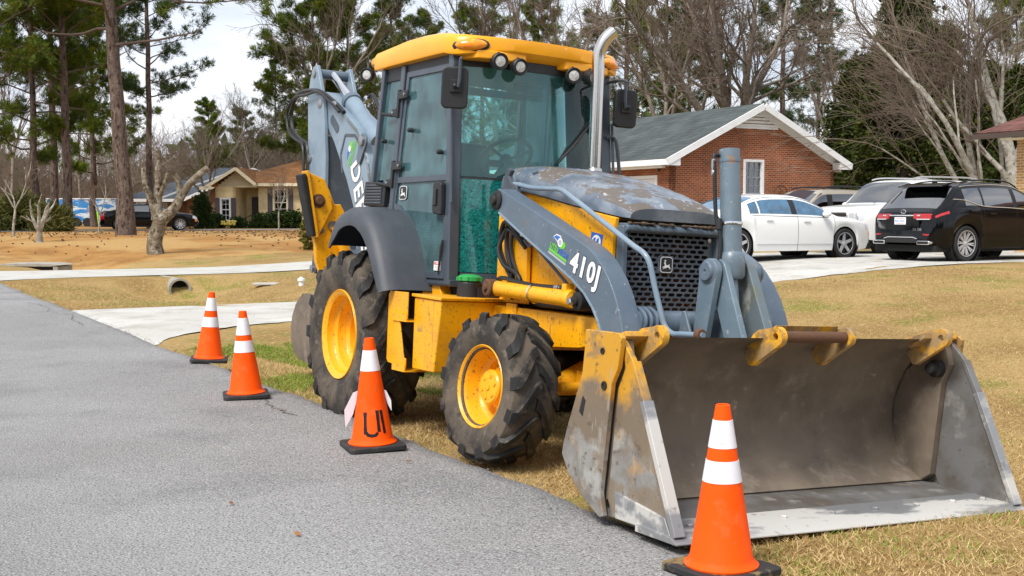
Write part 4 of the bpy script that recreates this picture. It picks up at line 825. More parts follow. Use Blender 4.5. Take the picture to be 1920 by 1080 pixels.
for dy, k in ((0, 0), (.05, .05)):
    MB().tube(smooth_path([(-2.30,-.16-dy,2.60), (-2.50,-.18-dy,2.715), (-2.80,-.2-dy,2.84), (-3.10,-.2-dy,2.89-k), (-3.42,-.2-dy,2.90-k), (-3.62,-.2-dy,2.83-k), (-3.69,-.2-dy,2.68), (-3.62,-.2-dy,2.52), (-3.42,-.2-dy,2.42), (-3.20,-.2-dy,2.35), (-3.13,-.2-dy,2.2), (-3.10,-.2-dy,1.9)], 5), .022 if not k else .014, 8).build('dipper_hose', 'hose', dipper)
MB().lathe([(.026,0), (.03,.05), (.022,.1)], (-2.52,-.18,2.715), (.85,0,-.4), 10).build('hose_fitting', 'steel', dipper)
# coupler and rear bucket
cp = MB().prism([(-2.78,1.13), (-2.76,1.22), (-2.68,1.28), (-2.52,1.29), (-2.42,1.26), (-2.33,1.16), (-2.31,1.08), (-2.36,1.02), (-2.44,1.05), (-2.48,1.12), (-2.56,1.16), (-2.64,1.10), (-2.68,1.03), (-2.74,1.05)], 'y', -.25, .25).build('bucket_coupler', 'grille_paint', bh, .012)
MB().prism([(-2.66,1.12), (-2.52,1.16), (-2.44,.95), (-2.42,.74), (-2.56,.70), (-2.62,.85)], 'y', -.24, -.16).build('coupler_link', 'grey_blue', cp, .01)
MB().prism([(-2.66,1.12), (-2.52,1.16), (-2.44,.95), (-2.42,.74), (-2.56,.70), (-2.62,.85)], 'y', .16, .24).build('coupler_link', 'grey_blue', cp, .01)
for s in (-1, 1): MB().lathe([(.04,0), (.04,.02), (0,.022)], (-2.74, s*.25, 1.08), (0, s, 0), 12).build('coupler_pin', 'steel', cp)
MB().tube([(-2.66,-.05,1.2), (-2.86,-.05,1.75)], .05, 14).build('bucket_link_cylinder', 'grey_light', cp)
side = [(-2.85,.80), (-2.97,.72), (-3.06,.60), (-3.09,.48), (-3.07,.35), (-2.98,.24), (-2.82,.18), (-2.60,.155), (-2.46,.165), (-2.44,.30), (-2.50,.50), (-2.50,.66), (-2.42,.80), (-2.55,.84), (-2.70,.84)]
rb = MB().prism(side, 'y', -.33, -.305).build('digging_bucket', 'bucket_inside', bh, .004)
MB().prism(side, 'y', .305, .33).build('bucket_side', 'bucket_inside', rb, .004)
sh = side[:9]; MB().prism(sh + [(x + (.03 if x < -2.9 else 0), z + .028) for x, z in reversed(sh)], 'y', -.305, .305).build('bucket_back', 'bucket_inside', rb, ang=30)
MB().prism([(-2.42,.80), (-2.55,.84), (-2.85,.80), (-2.85,.77), (-2.55,.80), (-2.43,.76)], 'y', -.305, .305).build('bucket_top', 'yellow_worn', rb, .004)
for s in (-1, 1): MB().prism([(-2.62,.82), (-2.40,.79), (-2.40,.86), (-2.50,.93), (-2.60,.90)], 'y', s*.14, s*.17).build('bucket_hanger', 'yellow_worn', rb, .006)
for y in (-.28,-.14,0,.14,.28): MB().prism([(-2.62,.15), (-2.46,.16), (-2.26,.10), (-2.46,.125)], 'y', y - .03, y + .03).build('bucket_tooth', 'bucket_steel', rb, .005)
# ---- flat print
DEER = [(.27,.66),(.33,.72),(.34,.80),(.28,.88),(.31,.89),(.37,.83),(.38,.92),(.41,.92),(.41,.84),(.46,.90),(.48,.88),(.43,.80),(.42,.73),(.45,.66),(.46,.56),(.55,.52),(.68,.54),(.76,.60),(.79,.58),(.76,.52),(.80,.42),(.88,.24),(.85,.23),(.74,.34),(.64,.38),(.50,.36),(.44,.30),(.32,.30),(.22,.24),(.20,.27),(.30,.34),(.36,.37),(.26,.38),(.18,.34),(.16,.37),(.24,.43),(.34,.44),(.36,.52),(.37,.60),(.34,.62)]
def deer(M4, size, par, sx=1.):
    e = poly_on([(x*sx, y) for x, y in rrect(size, size*1.05, size*.22)], M4, 'white_paint', 'leaping_deer_emblem', par, .002)
    poly_on([(x*sx, y) for x, y in rrect(size*.90, size*.95, size*.19)], emb(M4, .0015), 'black_paint', 'emblem_field', e, .0015)
    poly_on([((x - .52)*size*sx*.92, (y - .56)*size*.92) for x, y in DEER], emb(M4, .003), 'white_paint', 'emblem_deer', e, .0012)
MB().obox((2.702, -.028, 1.245), (.012, .115, .108)).build('emblem_plate', 'grille_paint', bh, .01)
deer(plane_m((2.709, -.028, 1.245), (0,1,0), (0,0,1)), .092, bh)
deer(plane_m((.26, yd(1.712) - .0005, 1.715), (1,0,-.02), (0,.03,1)), .098, bh, 1.35)
def outlined(body, size, M4, par, name, off, sx=1., space=1.0):
    text_on(body, size, emb(M4, .0005), 'black_paint', name + '_outline', par, off, .0004, 0, space, sx)
    text_on(body, size, emb(M4, .0018), 'white_paint', name, par, off*.55, .0004, 0, space, sx)
for s in (-1, 1):
    r_ = (s*-.93, 0, s*.37); u_ = (.37, 0, .93) if s < 0 else (.37, 0, .93)
    if s < 0: M4 = plane_m((2.715, -.6205, 1.195), (.955, 0, -.295), (.295, 0, .955))
    else: M4 = plane_m((2.715, .6205, 1.195), (-.955, 0, .295), (.295, 0, .955))
    outlined('410J', .168, M4, bh, 'model_lettering', .0105, 1.0, 1.12)
    # dealer decal
    M5 = plane_m((2.42, s*.6205, 1.315), (.93*-s, 0, .36*s), (.36, 0, .93))
    poly_on([(-.09,.045),(-.06,.072),(-.01,.078),(.01,.05),(.0,.02),(-.03,.03),(-.05,.035)], M5, 'white_paint', 'state_map_outline', bh, .0006)
    e = poly_on([(-.083,.046),(-.058,.066),(-.012,.071),(.004,.05),(-.004,.027),(-.03,.036),(-.05,.041)], emb(M5, .0008), 'decal_blue', 'state_map_blue', bh, .0006)
    poly_on([(.004,.05),(.05,.058),(.066,.04),(.05,.015),(.03,.012),(.012,.0),(.005,.018),(-.004,.027)], emb(M5, .0008), 'decal_green', 'state_map_green', bh, .0006)
    poly_on([(.028*math.cos(R(a)), .040 + .028*math.sin(R(a))) for a in range(0,360,24)], emb(M5, .0016), 'white_paint', 'decal_ring', bh, .0006)
    poly_on([(.018*math.cos(R(a)), .040 + .018*math.sin(R(a))) for a in range(0,360,24)], emb(M5, .0024), 'decal_grey', 'decal_disc', bh, .0006)
    text_on('UTILI', .046, emb(M5 @ Matrix.Translation((-.052,-.012,0)), .0012), 'decal_green', 'dealer_lettering', bh, .0012, sx=.95)
    text_on('TECH!', .046, emb(M5 @ Matrix.Translation((.055,-.012,0)), .0012), 'decal_blue', 'dealer_lettering', bh, .0012, sx=.95)
    poly_on([(-.105,-.048),(.11,-.048),(.11,-.032),(-.105,-.032)], M5, 'decal_green', 'decal_bar', bh, .0006)
    poly_on([(-.105,-.066),(.11,-.066),(.11,-.054),(-.105,-.054)], M5, 'decal_grey', 'decal_strip', bh, .0006)
    # boom lettering runs down the boom
    M6 = plane_m((-1.83, s*-.0 + s*.1515, 1.70), (.40, 0, -.916) if s < 0 else (-.40, 0, .916), (.916, 0, .40) if s < 0 else (.916, 0, .40))
    outlined('DEERE', .30, M6, boom, 'boom_lettering', .016, 1.0, 1.10)
    M7 = plane_m((-2.10, s*.1515, 2.215), (.55*-s, 0, .83*s) if s > 0 else (.60, 0, .80), (-.80, 0, .60))
    poly_on([(-.12,.03),(-.06,.075),(.0,.075),(.0,.03)], M7, 'decal_blue', 'decal_map_blue', boom, .0006); poly_on([(.0,.03),(.0,.075),(.07,.065),(.09,.02),(.04,.0)], M7, 'decal_green', 'decal_map_green', boom, .0006)
    poly_on([(.03*math.cos(R(a)), .045 + .03*math.sin(R(a))) for a in range(0,360,24)], emb(M7, .001), 'white_paint', 'decal_ring', boom, .0006)
    text_on('UTILITECH', .06, emb(M7 @ Matrix.Translation((0,-.03,0)), .001), 'decal_green', 'dealer_lettering', boom, .0012)
    poly_on([(-.14,-.075),(.14,-.075),(.14,-.06),(-.14,-.06)], M7, 'decal_green', 'decal_bar', boom, .0006)
MA = plane_m((.945, yd(1.175) - .0005, 1.175), (1,0,0), (0,.03,1))
dg = poly_on(rrect(.155, .066, .004), MA, 'white_paint', 'warning_sticker', bh, .001); poly_on([(-.07,.008),(.07,.008),(.07,.028),(-.07,.028)], emb(MA, .001), 'decal_red', 'sticker_band', dg, .0006)
text_on('DANGER', .020, emb(MA @ Matrix.Translation((0,.018,0)), .002), 'white_paint', 'sticker_lettering', dg, .0006, sx=1.2)
for k in range(3): poly_on([(-.06,-.004-k*.010),(.06,-.004-k*.010),(.06,-.001-k*.010),(-.06,-.001-k*.010)], emb(MA, .001), 'decal_grey', 'sticker_line', dg, .0005)
MBq = plane_m((2.485, -.3955, 1.365), (1,0,-.16), (.16,0,1))
bs = poly_on([(-.065,-.055),(.065,-.055),(.065,.055),(-.065,.055)], MBq, 'decal_blue', 'jack_sticker', bh, .001)
poly_on([(.050*math.cos(R(a)), .044*math.sin(R(a))) for a in range(0,360,20)], emb(MBq, .001), 'white_paint', 'sticker_disc', bs, .0006)
for x in (-.020, .016): poly_on([(x-.011,-.028),(x+.011,-.028),(x+.011,.03),(x-.011,.02)], emb(MBq, .0018), 'decal_blue', 'sticker_bar', bs, .0006)
poly_on([(-.02,-.008),(.02,-.008),(.02,.006),(-.02,.006)], emb(MBq, .0018), 'decal_blue', 'sticker_bar', bs, .0006)
# ================================================================ TRAFFIC CONES
def ring_prof(tab, n=40): return MB().lathe(tab, (0,0,0), (0,0,1), n)
H = .705; r_b, r_t = .138, .030
def cr(z): return r_b + (r_t - r_b) * ((z - .03) / (H - .03))
def cone(x, y, rz, label, base_m='cone_base', z=0., s=1., tilt=(0,0), bands=((.385,.470),(.535,.655))):
    c = empty('traffic_cone', (x, y, z), (tilt[0], tilt[1], rz)); tag(c, label, 'traffic cone', 'orange traffic cones along the road edge')
    c.scale = (s, s, s)
    b = MB().prism(rrect(.37, .37, .035, 4), 'z', 0, .033); b.build('base', base_m, c, .008)
    bd = ring_prof([(.155,.033), (.157,.040), (r_b + .004,.052), (cr(.07),.07), (cr(.3),.3), (cr(.6),.6), (r_t,H), (r_t - .003,H + .003), (r_t - .006,H), (r_t - .006,H - .05)]).build('body', 'cone_orange', c, ang=30)
    for i in range(28):
        a = i * 2*math.pi/28
        if i % 1 == 0: MB().ell((.172*math.cos(a), .172*math.sin(a), .033), .004, .004, .0018, 6, 4).build('rivet', 'cone_orange', c) if s > 1.5 else None
    for z0, z1 in bands: ring_prof([(cr(z0), z0), (cr(z0) + .0022, z0 + .0005), (cr(z1) + .0022, z1 - .0005), (cr(z1), z1)]).build('reflective_sleeve', 'cone_sleeve', c, ang=30)
    return c
cone(.878, 4.9426, R(35), 'nearest orange cone with a scuffed tan edged base in front of the bucket', 'cone_base_worn', bands=((.388,.478),(.530,.645)))
c3 = cone(-.8977, 7.635, R(20), 'orange cone with UI painted in black and a torn lower white sleeve', tilt=(0, R(-1.5)), bands=((.500,.632),))
cone(-2.1906, 9.789, R(15), 'orange cone on the asphalt left of the big rear wheel', tilt=(0, R(-1.6)), bands=((.372,.466),(.512,.652)))
cone(-3.1004, 12.1787, R(12), 'farthest orange cone standing by the concrete driveway mouth', tilt=(0, R(3.0)), bands=((.355,.455),(.52,.65)))
# painted strokes and the torn sleeve of the third cone
dirc = math.atan2(-7.635, .8977) - R(20)     # local angle that faces the viewer
def on_cone(a, z, o=.0015): return ((cr(z) + o) * math.cos(dirc + a), (cr(z) + o) * math.sin(dirc + a), z)
def stroke(pts, wd, name):
    rows = []
    for i, (a, z) in enumerate(pts):
        p, q = pts[max(i-1, 0)], pts[min(i+1, len(pts)-1)]; dz = q[1] - p[1]; da = (q[0] - p[0]) * cr(z); l = math.hypot(da, dz) or 1; k = wd / 2 * random.uniform(.85, 1.1)
        rows.append([on_cone(a - dz/l*k/cr(z), z + da/l*k), on_cone(a + dz/l*k/cr(z), z - da/l*k)])
    MB().shell(rows, .0006).build(name, 'black_paint', c3)
def seg(a0, z0, a1, z1, n=8): return [(a0 + (a1-a0)*i/n, z0 + (z1-z0)*i/n) for i in range(n + 1)]
stroke(seg(-.40,.245,-.34,.108), .022, 'painted_letter'); stroke([(-.30,.118), (-.20,.103), (-.02,.098), (.16,.100), (.30,.116)], .022, 'painted_letter'); stroke(seg(.34,.255,.37,.120), .022, 'painted_letter'); stroke(seg(.60,.255,.68,.108), .020, 'painted_letter')
for a0, k_ in ((-1.42, 1.), (1.45, .45)):
    out = [(.372,.0), (.362,.028), (.315,.046), (.255,.070), (.195,.060), (.140,.048), (.185,.026), (.225,.010), (.30,.0)]; b = MB(); n = len(out); vs = []
    for th in (0, .0015):
        for z, e in out:
            z = .372 - (.372 - z) * (1 if k_ == 1 else .6); rad = cr(z) + .002 + e * k_; a = dirc + a0; vs.append((rad * math.cos(a) - th * math.sin(a), rad * math.sin(a) + th * math.cos(a) , z))
    b.add(vs, [tuple(range(n)), tuple(range(2*n-1, n-1, -1))] + [(i, (i+1) % n, n + (i+1) % n, n + i) for i in range(n)]); b.build('torn_sleeve', 'cone_sleeve', c3, smooth=False)
# ================================================================ CARS
mat('car_white', (.80, .81, .80), .25, coat=.8); mat('car_black', (.003, .0035, .005), .09, spec=.32); mat('car_beige', (.36, .32, .25), .3, coat=.6, metal=.2)
mat('car_trim', (.012, .012, .013), .5); mat('car_tyre', (.016, .016, .017), .75); mat('car_under', (.008, .008, .008), .9)
mat('alloy', (.50, .51, .53), .3, .35); mat('alloy_dark', (.12, .12, .13), .25, .9); mat('tail_red', (.42, .004, .012), .12, coat=1.); mat('head_lens', (.55, .57, .60), .08, coat=1.); mat('seam_black', (.004, .004, .004), .9)
mat('plate_white', (.75, .77, .82), .4); mat('plate_blue', (.05, .10, .45), .4); mat('wind_cover', (.028, .018, .024), .85, bump=[(40, .2)])
glassmat('car_glass', (.16, .22, .25), .16, 0); glassmat('car_glass_dark', (.05, .06, .075), .20, 0); glassmat('car_glass_blue', (.20, .42, .60), .10, .42, (.05, .26, .50))  # blue glass carries the sedan's sky reflection as diffuse colour
def lut(tab):
    xs = [a for a, _ in tab]; vs = [b for _, b in tab]
    return lambda x: float(np.interp(x, xs, vs))
def cut(tab, n=4):
    """smooth a profile"""
    P = smooth_path([(a, b, 0) for a, b in tab], n); out = []
    for p in P:
        if not out or p.x > out[-1][0] + 1e-4: out.append((p.x, p.y))
    return out
def car(name, sp, loc, head, label, cat='car'):
    root = empty(name, (loc[0], loc[1], G(*loc) + .012), (0, 0, head)); tag(root, label, cat)
    top, belt, wid, bot = lut(cut(sp['top'])), lut(cut(sp['belt'])), lut(cut(sp['w'])), lut(sp['bot'])
    x0, x1 = sp['top'][0][0], sp['top'][-1][0]; wr, ra = sp['wr'], sp['wr'] + .055
    xs = set(np.round(np.linspace(x0, x1, 46), 4))
    for wx_ in sp['axles']:
        for a in np.linspace(0, 180, 19): xs.add(round(wx_ + ra * math.cos(R(a)), 4))
    seams = sp.get('seams', [])
    for q in seams: xs = {x for x in xs if abs(x - q) > .014} | {q - .006, q + .006}
    for q in sp.get('cols', []): xs = {x for x in xs if abs(x - q) > .01} | {q}
    xs = sorted(xs); Hh = max(z for _, z in sp['top'])
    def zb(x):
        z = bot(x)
        for wx_ in sp['axles']:
            d = abs(x - wx_)
            if d < ra: z = max(z, wr - .01 + math.sqrt(ra*ra - d*d))
        return z
    NS = 16
    def section(x):
        z_b, z_s, z_t, w_ = zb(x), belt(x), top(x), wid(x); z_s = min(z_s, z_t - .015); z_b = min(z_b, z_s - .04); k = min(1, max(0, (z_t - z_s) / (Hh - sp['belt'][len(sp['belt'])//2][1])))
        wt = w_ * (.93 - (1 - sp.get('tumble', .76) - .07) * k); cr_ = .025 + .05 * k; ze = max(z_s + .006, z_t - cr_)
        h_ = z_s - z_b; P = [(w_*.955, z_b), (w_*.985, z_b + .22*h_), (w_*1.0, z_b + .5*h_), (w_*.995, z_b + .74*h_), (w_*.975, z_b + .93*h_), (w_*.95, z_s)]
        ya, yb = w_*.95, wt
        for t in (.10, .35, .62, .88): P.append((ya + (yb - ya)*(t + .12*math.sin(math.pi*t)*-1), z_s + (ze - z_s)*t))
        P += [(wt - .015*k, ze), (wt*.93, ze + (z_t - ze)*.42), (wt*.78, ze + (z_t - ze)*.72), (wt*.5, ze + (z_t - ze)*.92), (wt*.22, ze + (z_t - ze)*.99), (0, z_t)]
        return P
    parts = {}
    def put(key, quad, flip): parts.setdefault(key, []).append(quad if not flip else quad[::-1])
    secs = [section(x) for x in xs]
    for i in range(len(xs) - 1):
        xm = (xs[i] + xs[i+1]) / 2
        for k in range(NS - 1):
            for s in (1, -1):
                q = [(xs[i], s*secs[i][k][0], secs[i][k][1]), (xs[i+1], s*secs[i+1][k][0], secs[i+1][k][1]), (xs[i+1], s*secs[i+1][k+1][0], secs[i+1][k+1][1]), (xs[i], s*secs[i][k+1][0], secs[i][k+1][1])]
                key = ('body', 0)
                zone = 'low' if k < 5 else ('side' if k < 10 else 'top')
                for nm, z_, xa, xb, k0, k1 in sp['patch']:
                    if z_ == zone and xa <= xm <= xb and k0 <= k <= k1: key = (nm, 0 if zone == 'top' else s, xa); break
                if key[0] == 'body' and zone != 'top' and any(abs(xm - q_) < .0061 for q_ in seams) and k < 9: key = ('panel_gap', s, [q_ for q_ in seams if abs(xm - q_) < .0061][0])
                put(key, q, s < 0)
    M_ = {'body': sp['paint'], 'door': sp['paint'], 'panel_gap': 'seam_black', 'side_window': sp['glass'], 'windscreen': sp.get('wsg', sp['glass']), 'rear_window': sp['glass'], 'headlight': 'head_lens', 'tail_light': 'tail_red', 'bumper_trim': 'car_trim', 'pillar_trim': 'car_trim', 'grille': 'car_trim', 'sunroof': 'car_trim', 'marker_light': 'amber'}
    body = None; made = {}
    for key in sorted(parts, key=lambda q: q[0] != 'body'):
        b = MB()
        for q in parts[key]: b.add(q, [(0,1,2,3)])
        if key[0] == 'body':
            for e, i in ((0, 0), (1, len(xs) - 1)):
                ring = [(xs[i], y, z) for y, z in secs[i]] + [(xs[i], -y, z) for y, z in reversed(secs[i][:-1])]; b.add(ring, [tuple(range(len(ring)))])
        o = b.build(key[0], M_[key[0]], root, ang=28, fix=False); o.data.validate()
        bm = bmesh.new(); bm.from_mesh(o.data); bmesh.ops.remove_doubles(bm, verts=bm.verts, dist=.0004); bmesh.ops.recalc_face_normals(bm, faces=bm.faces); bm.to_mesh(o.data); bm.free(); o.data.shade_smooth(); o.data.set_sharp_from_angle(angle=R(28))
        made[key] = o
    w0 = wid(0)
    MB().box(x0 + .12, x1 - .12, -w0 + .12, w0 - .12, .20, .34).build('underbody', 'car_under', root)
    MB().box(x0 + .45, x1 - 1.0, -w0*.80, w0*.80, .34, sp['belt'][len(sp['belt'])//2][1] - .15).build('cabin_floor', 'car_under', root)
    for xx in sp.get('seats', ()):
        for s in (-1, 1): MB().obox((xx, s*.36, sp['belt'][len(sp['belt'])//2][1] + .02), (.16, .42, .60), Matrix.Rotation(R(-14), 3, 'Y')).build('seat', 'seat_vinyl', root, .04)
    tw = sp.get('tw', .24)
    for wx_ in sp['axles']:
        for s in (-1, 1):
            yo = s * (w0 - .025)
            MB().lathe([(ra + .03, -.26), (ra + .03, -.01)], (wx_, yo, wr), (0, s, 0), 24, cap=False).build('wheel_well', 'car_under', root)
            rr = wr * sp.get('rimk', .70)
            w_ = MB().lathe([(rr, -.03), (rr*.97, -.012), (rr*.90, -.02), (rr*.86, -.09), (0, -.10)], (wx_, yo, wr), (0, s, 0), 32, cap=False).build('wheel', 'alloy_dark', root)
            MB().lathe([(rr*.98, -tw), (rr*1.0, -.03), (rr*1.03, -.008), (wr*.93, .0), (wr*.985, -.02), (wr, -.05), (wr, -tw + .05), (wr*.96, -tw)], (wx_, yo, wr), (0, s, 0), 40, closed=True).build('tyre', 'car_tyre', w_)
            n = sp['spokes']; b = MB(); ro = R(sp.get('spin', 12))
            for i in range(n):
                a = 2*math.pi*i/n + ro; d = V(math.cos(a), 0, math.sin(a)); pd = V(-math.sin(a), 0, math.cos(a)); c_ = V(wx_, yo, wr)
                for off in ((-.5, .5) if sp.get('twin') else (0,)):
                    wa, wb = (.26*rr/ n * 2.2, .26*rr / n * 3.0) if not sp.get('twin') else (.012, .016)
                    oa, ob = off * .03, off * .11
                    vs = []
                    for r_, ww, oo, dep in ((rr*.12, wb, oa, -.045), (rr*.93, wa, ob, -.022)):
                        for sg, dd in ((-1, 0), (1, 0), (1, -.03), (-1, -.03)): vs.append(c_ + d*r_ + pd*(oo + sg*ww) + V(0, s*(dep + dd), 0))
                    b.add(vs, [(0,1,5,4), (3,7,6,2), (0,4,7,3), (1,2,6,5), (0,3,2,1), (4,5,6,7)])
            b.build('spokes', sp.get('alloy', 'alloy'), w_); MB().lathe([(rr*.16, -.06), (rr*.17, -.03), (rr*.10, -.022), (0, -.022)], (wx_, yo, wr), (0, s, 0), 16).build('centre_cap', sp.get('alloy', 'alloy'), w_)
            MB().lathe([(rr*1.0, -.02), (rr*1.0, -.006), (rr*.95, -.008), (rr*.95, -.02)], (wx_, yo, wr), (0, s, 0), 40, closed=True).build('rim_lip', sp.get('alloy', 'alloy'), w_)
    # mirrors, handles
    mx_, mz = sp['mirror']
    for s in (-1, 1):
        MB().ell((mx_, s*(w0 + .08), mz), .10, .11, .07, 14, 8).build('door_mirror', sp.get('mirpaint', sp['paint']), root)
        MB().beam((mx_ + .02, s*(w0 - .10), mz - .07), (mx_ + .02, s*(w0 + .04), mz - .03), .06, .03).build('mirror_stalk', 'car_trim', root)
        for hx in sp['handles']: MB().obox((hx, s*(w0*.992 + .012), belt(hx) - .10), (.20, .03, .028)).build('door_handle', sp.get('hpaint', sp['paint']), root, .01)
    def P(x, k, t=0., s=-1, o=0.):
        S_ = section(x); a, c_ = S_[k], S_[min(k+1, NS-1)]; return (x, s*(a[0] + (c_[0]-a[0])*t + o), a[1] + (c_[1]-a[1])*t)
    return root, P, top, belt, wid
def dz_pat(doors, win, **k):
    out = []
    for a, b in win: out.append(('side_window', 'side', a, b, 6, 8))
    for a, b in doors: out.append(('door', 'low', a, b, 0, 4)); out.append(('door', 'side', a, b, 5, 5))
    return out
# ---- white sedan
sedan = dict(top=[(-2.60,.62), (-2.585,.80), (-2.50,1.00), (-2.30,1.055), (-1.95,1.09), (-1.60,1.20), (-1.15,1.375), (-.75,1.455), (-.2,1.475), (.25,1.45), (.60,1.36), (1.00,1.18), (1.32,1.02), (1.45,.985), (1.9,.94), (2.3,.86), (2.48,.78), (2.57,.66), (2.60,.50)],
  belt=[(-2.6,.60), (-2.5,.90), (-2.0,1.00), (-1.0,.99), (0,.965), (1.0,.945), (1.5,.92), (2.2,.82), (2.5,.70), (2.6,.48)], w=[(-2.6,.66), (-2.5,.80), (-2.2,.90), (-1.5,.935), (0,.935), (1.5,.93), (2.1,.90), (2.45,.80), (2.6,.60)],
  bot=[(-2.6,.36), (-2.4,.24), (-1.9,.20), (2.0,.19), (2.4,.22), (2.6,.32)], axles=(-1.58, 1.58), wr=.345, paint='car_white', glass='car_glass_blue', wsg='car_glass', seams=(-1.02, .10, 1.22), cols=(-.98, -.10, .02, .16, .93, -1.28, -1.02), spokes=5, rimk=.74, spin=20, mirror=(.88, 1.02), handles=(-.75, .36), seats=(-.7, .1), tumble=.70,
  patch=dz_pat(((-1.014,.094), (.106,1.214)), ((-.98,-.03), (.12,.98), (-1.28,-1.02))) + [('pillar_trim', 'side', -.03, .12, 6, 8), ('windscreen', 'top', .42, 1.30, 11, 14), ('rear_window', 'top', -1.85, -1.05, 11, 14), ('headlight', 'low', 2.28, 2.58, 3, 4), ('tail_light', 'low', -2.59, -2.38, 2, 4), ('marker_light', 'low', 2.42, 2.52, 2, 2)])
r_, P, top_, belt_, wid_ = car('parked_car', sedan, (5.88, 27.65), R(30), 'white four door sedan with windows coloured blue like reflected sky parked before the brick house')
for s in (-1, 1):
    MB().tube([P(x, 10, 0, s, .004) for x in np.linspace(-1.30, 1.0, 24)], .008, 6).build('window_trim', 'chrome', r_)
    MB().tube([P(x, 5, .0, s, .006) for x in np.linspace(-1.25, 1.05, 16)], .007, 6).build('belt_trim', 'chrome', r_)
    MB().tube([P(x, 0, .9, s, .008) for x in np.linspace(-1.1, 1.15, 12)], .007, 6).build('sill_trim', 'alloy', r_)
MB().ell((-1.25, 0, 1.37), .09, .02, .05, 10, 6).build('antenna_fin', 'car_white', r_)
# ---- black crossover
rx = dict(top=[(-2.36,.55), (-2.345,.80), (-2.30,.98), (-2.22,1.07), (-2.05,1.20), (-1.80,1.42), (-1.62,1.575), (-1.50,1.625), (-1.2,1.665), (-.5,1.70), (0,1.69), (.35,1.64), (.75,1.46), (1.15,1.22), (1.35,1.14), (1.8,1.09), (2.2,.98), (2.42,.86), (2.50,.60)],
  belt=[(-2.36,.50), (-2.3,.90), (-2.0,1.045), (-1.4,1.13), (-.8,1.11), (0,1.08), (1.0,1.05), (1.5,1.02), (2.2,.90), (2.5,.55)], w=[(-2.36,.70), (-2.25,.84), (-2.0,.925), (-1.4,.955), (0,.945), (1.4,.945), (2.1,.90), (2.4,.78), (2.5,.6)],
  bot=[(-2.36,.42), (-2.1,.30), (-1.8,.26), (1.9,.26), (2.3,.30), (2.5,.36)], axles=(-1.395, 1.395), wr=.375, paint='car_black', glass='car_glass_dark', seams=(-.88, .20, 1.12), cols=(-1.42, -.82, .14, .26, .98, -1.62), spokes=10, twin=True, alloy='alloy', rimk=.74, mirror=(.92, 1.13), handles=(-.62, .48), seats=(-.6, .25), tumble=.72,
  patch=dz_pat(((-.874,.194), (.206,1.114)), ((-.82,.13), (.27,1.0), (-1.42,-.90))) + [('pillar_trim', 'side', .13, .27, 6, 8), ('windscreen', 'top', .42, 1.18, 11, 14), ('rear_window', 'top', -2.18, -1.64, 11, 14), ('headlight', 'low', 2.2, 2.48, 3, 4), ('tail_light', 'low', -2.30, -1.90, 4, 4)])
r_, P, top_, belt_, wid_ = car('parked_car', rx, (10.36, 26.78), R(30), 'glossy black crossover seen from behind with red tail lights on the driveway')
for s in (-1, 1):
    MB().tube([P(x, 10, .0, s, .005) for x in np.linspace(-1.45, 1.05, 26)] , .010, 6).build('window_trim', 'chrome', r_)
    MB().tube(smooth_path([P(-1.75, 8, .2, s, .006), P(-1.42, 7, 0, s, .006), P(-.88, 6, 0, s, .008), P(0, 5, .9, s, .008), P(1.0, 5, .9, s, .008)], 8), .010, 6).build('belt_trim', 'chrome', r_)
    MB().prism(rrect(.34, .085, .03), 'x', -2.385, -2.25).build('exhaust_tip', 'chrome', r_, .01, loc=(0, s*.60, .395))
    MB().prism(rrect(.27, .05, .02), 'x', -2.392, -2.38).build('exhaust_opening', 'car_under', r_, loc=(0, s*.60, .395))
    MB().obox((-2.33, s*.64, .56), (.05, .16, .035)).build('reflector', 'tail_red', r_, .006)
    MB().obox((-2.29, s*.53, .945), (.10, .42, .115), Matrix.Rotation(R(s*-12), 3, 'Z')).build('tail_light', 'tail_red', r_, .02)
    MB().obox((-2.305, s*.56, .885), (.10, .30, .022), Matrix.Rotation(R(s*-12), 3, 'Z')).build('tail_light_strip', 'head_lens', r_, .006)
    MB().tube([(x, s*.60, top_(x) + .035 - .03*abs((x + .35)/.95)**4) for x in np.linspace(-1.3, .6, 14)], .016, 8).build('roof_rail', 'car_black', r_)
MB().prism([(-1.86,1.575), (-1.84,1.60), (-1.56,1.665), (-1.45,1.655), (-1.55,1.615), (-1.70,1.58)], 'y', -.58, .58).build('rear_spoiler', 'car_black', r_, .015)
MB().obox((-2.335, 0, .965), (.06, 1.02, .03)).build('tailgate_chrome_bar', 'chrome', r_, .008)
MB().obox((-2.33, 0, .80), (.03, .92, .30)).build('plate_recess', 'car_black', r_, .02)
lp = MB().obox((-2.352, .04, .85), (.012, .31, .155)).build('licence_plate', 'plate_white', r_, .006)
MP = plane_m((-2.3585, .04, .85), (0,-1,0), (0,0,1)); text_on('KEC-3521', .064, MP, 'plate_blue', 'plate_lettering', lp, .001)
poly_on([(-.10,.050),(.10,.050),(.10,.058),(-.10,.058)], MP, 'decal_red', 'plate_band', lp, .0006); poly_on([(-.10,-.060),(.10,-.060),(.10,-.052),(-.10,-.052)], MP, 'decal_red', 'plate_band', lp, .0006)
MB().obox((-2.35, 0, .44), (.06, .84, .11)).build('bumper_insert', 'car_trim', r_, .02); MB().tube([(-2.385, y, .505 - .03*(abs(y) > .4)) for y in np.linspace(-.45, .45, 9)], .010, 6).build('bumper_chrome', 'chrome', r_)
eb = MB().tube([(-2.30 + .0, .062*math.cos(t*math.pi/12), 1.045 + .042*math.sin(t*math.pi/12)) for t in range(24)], .007, 6, closed=True).build('tailgate_emblem', 'chrome', r_)
MB().tube([(-2.30,-.005,1.075), (-2.302,.02,1.02), (-2.302,-.04,1.015)], .006, 6).build('emblem_stroke', 'chrome', eb)
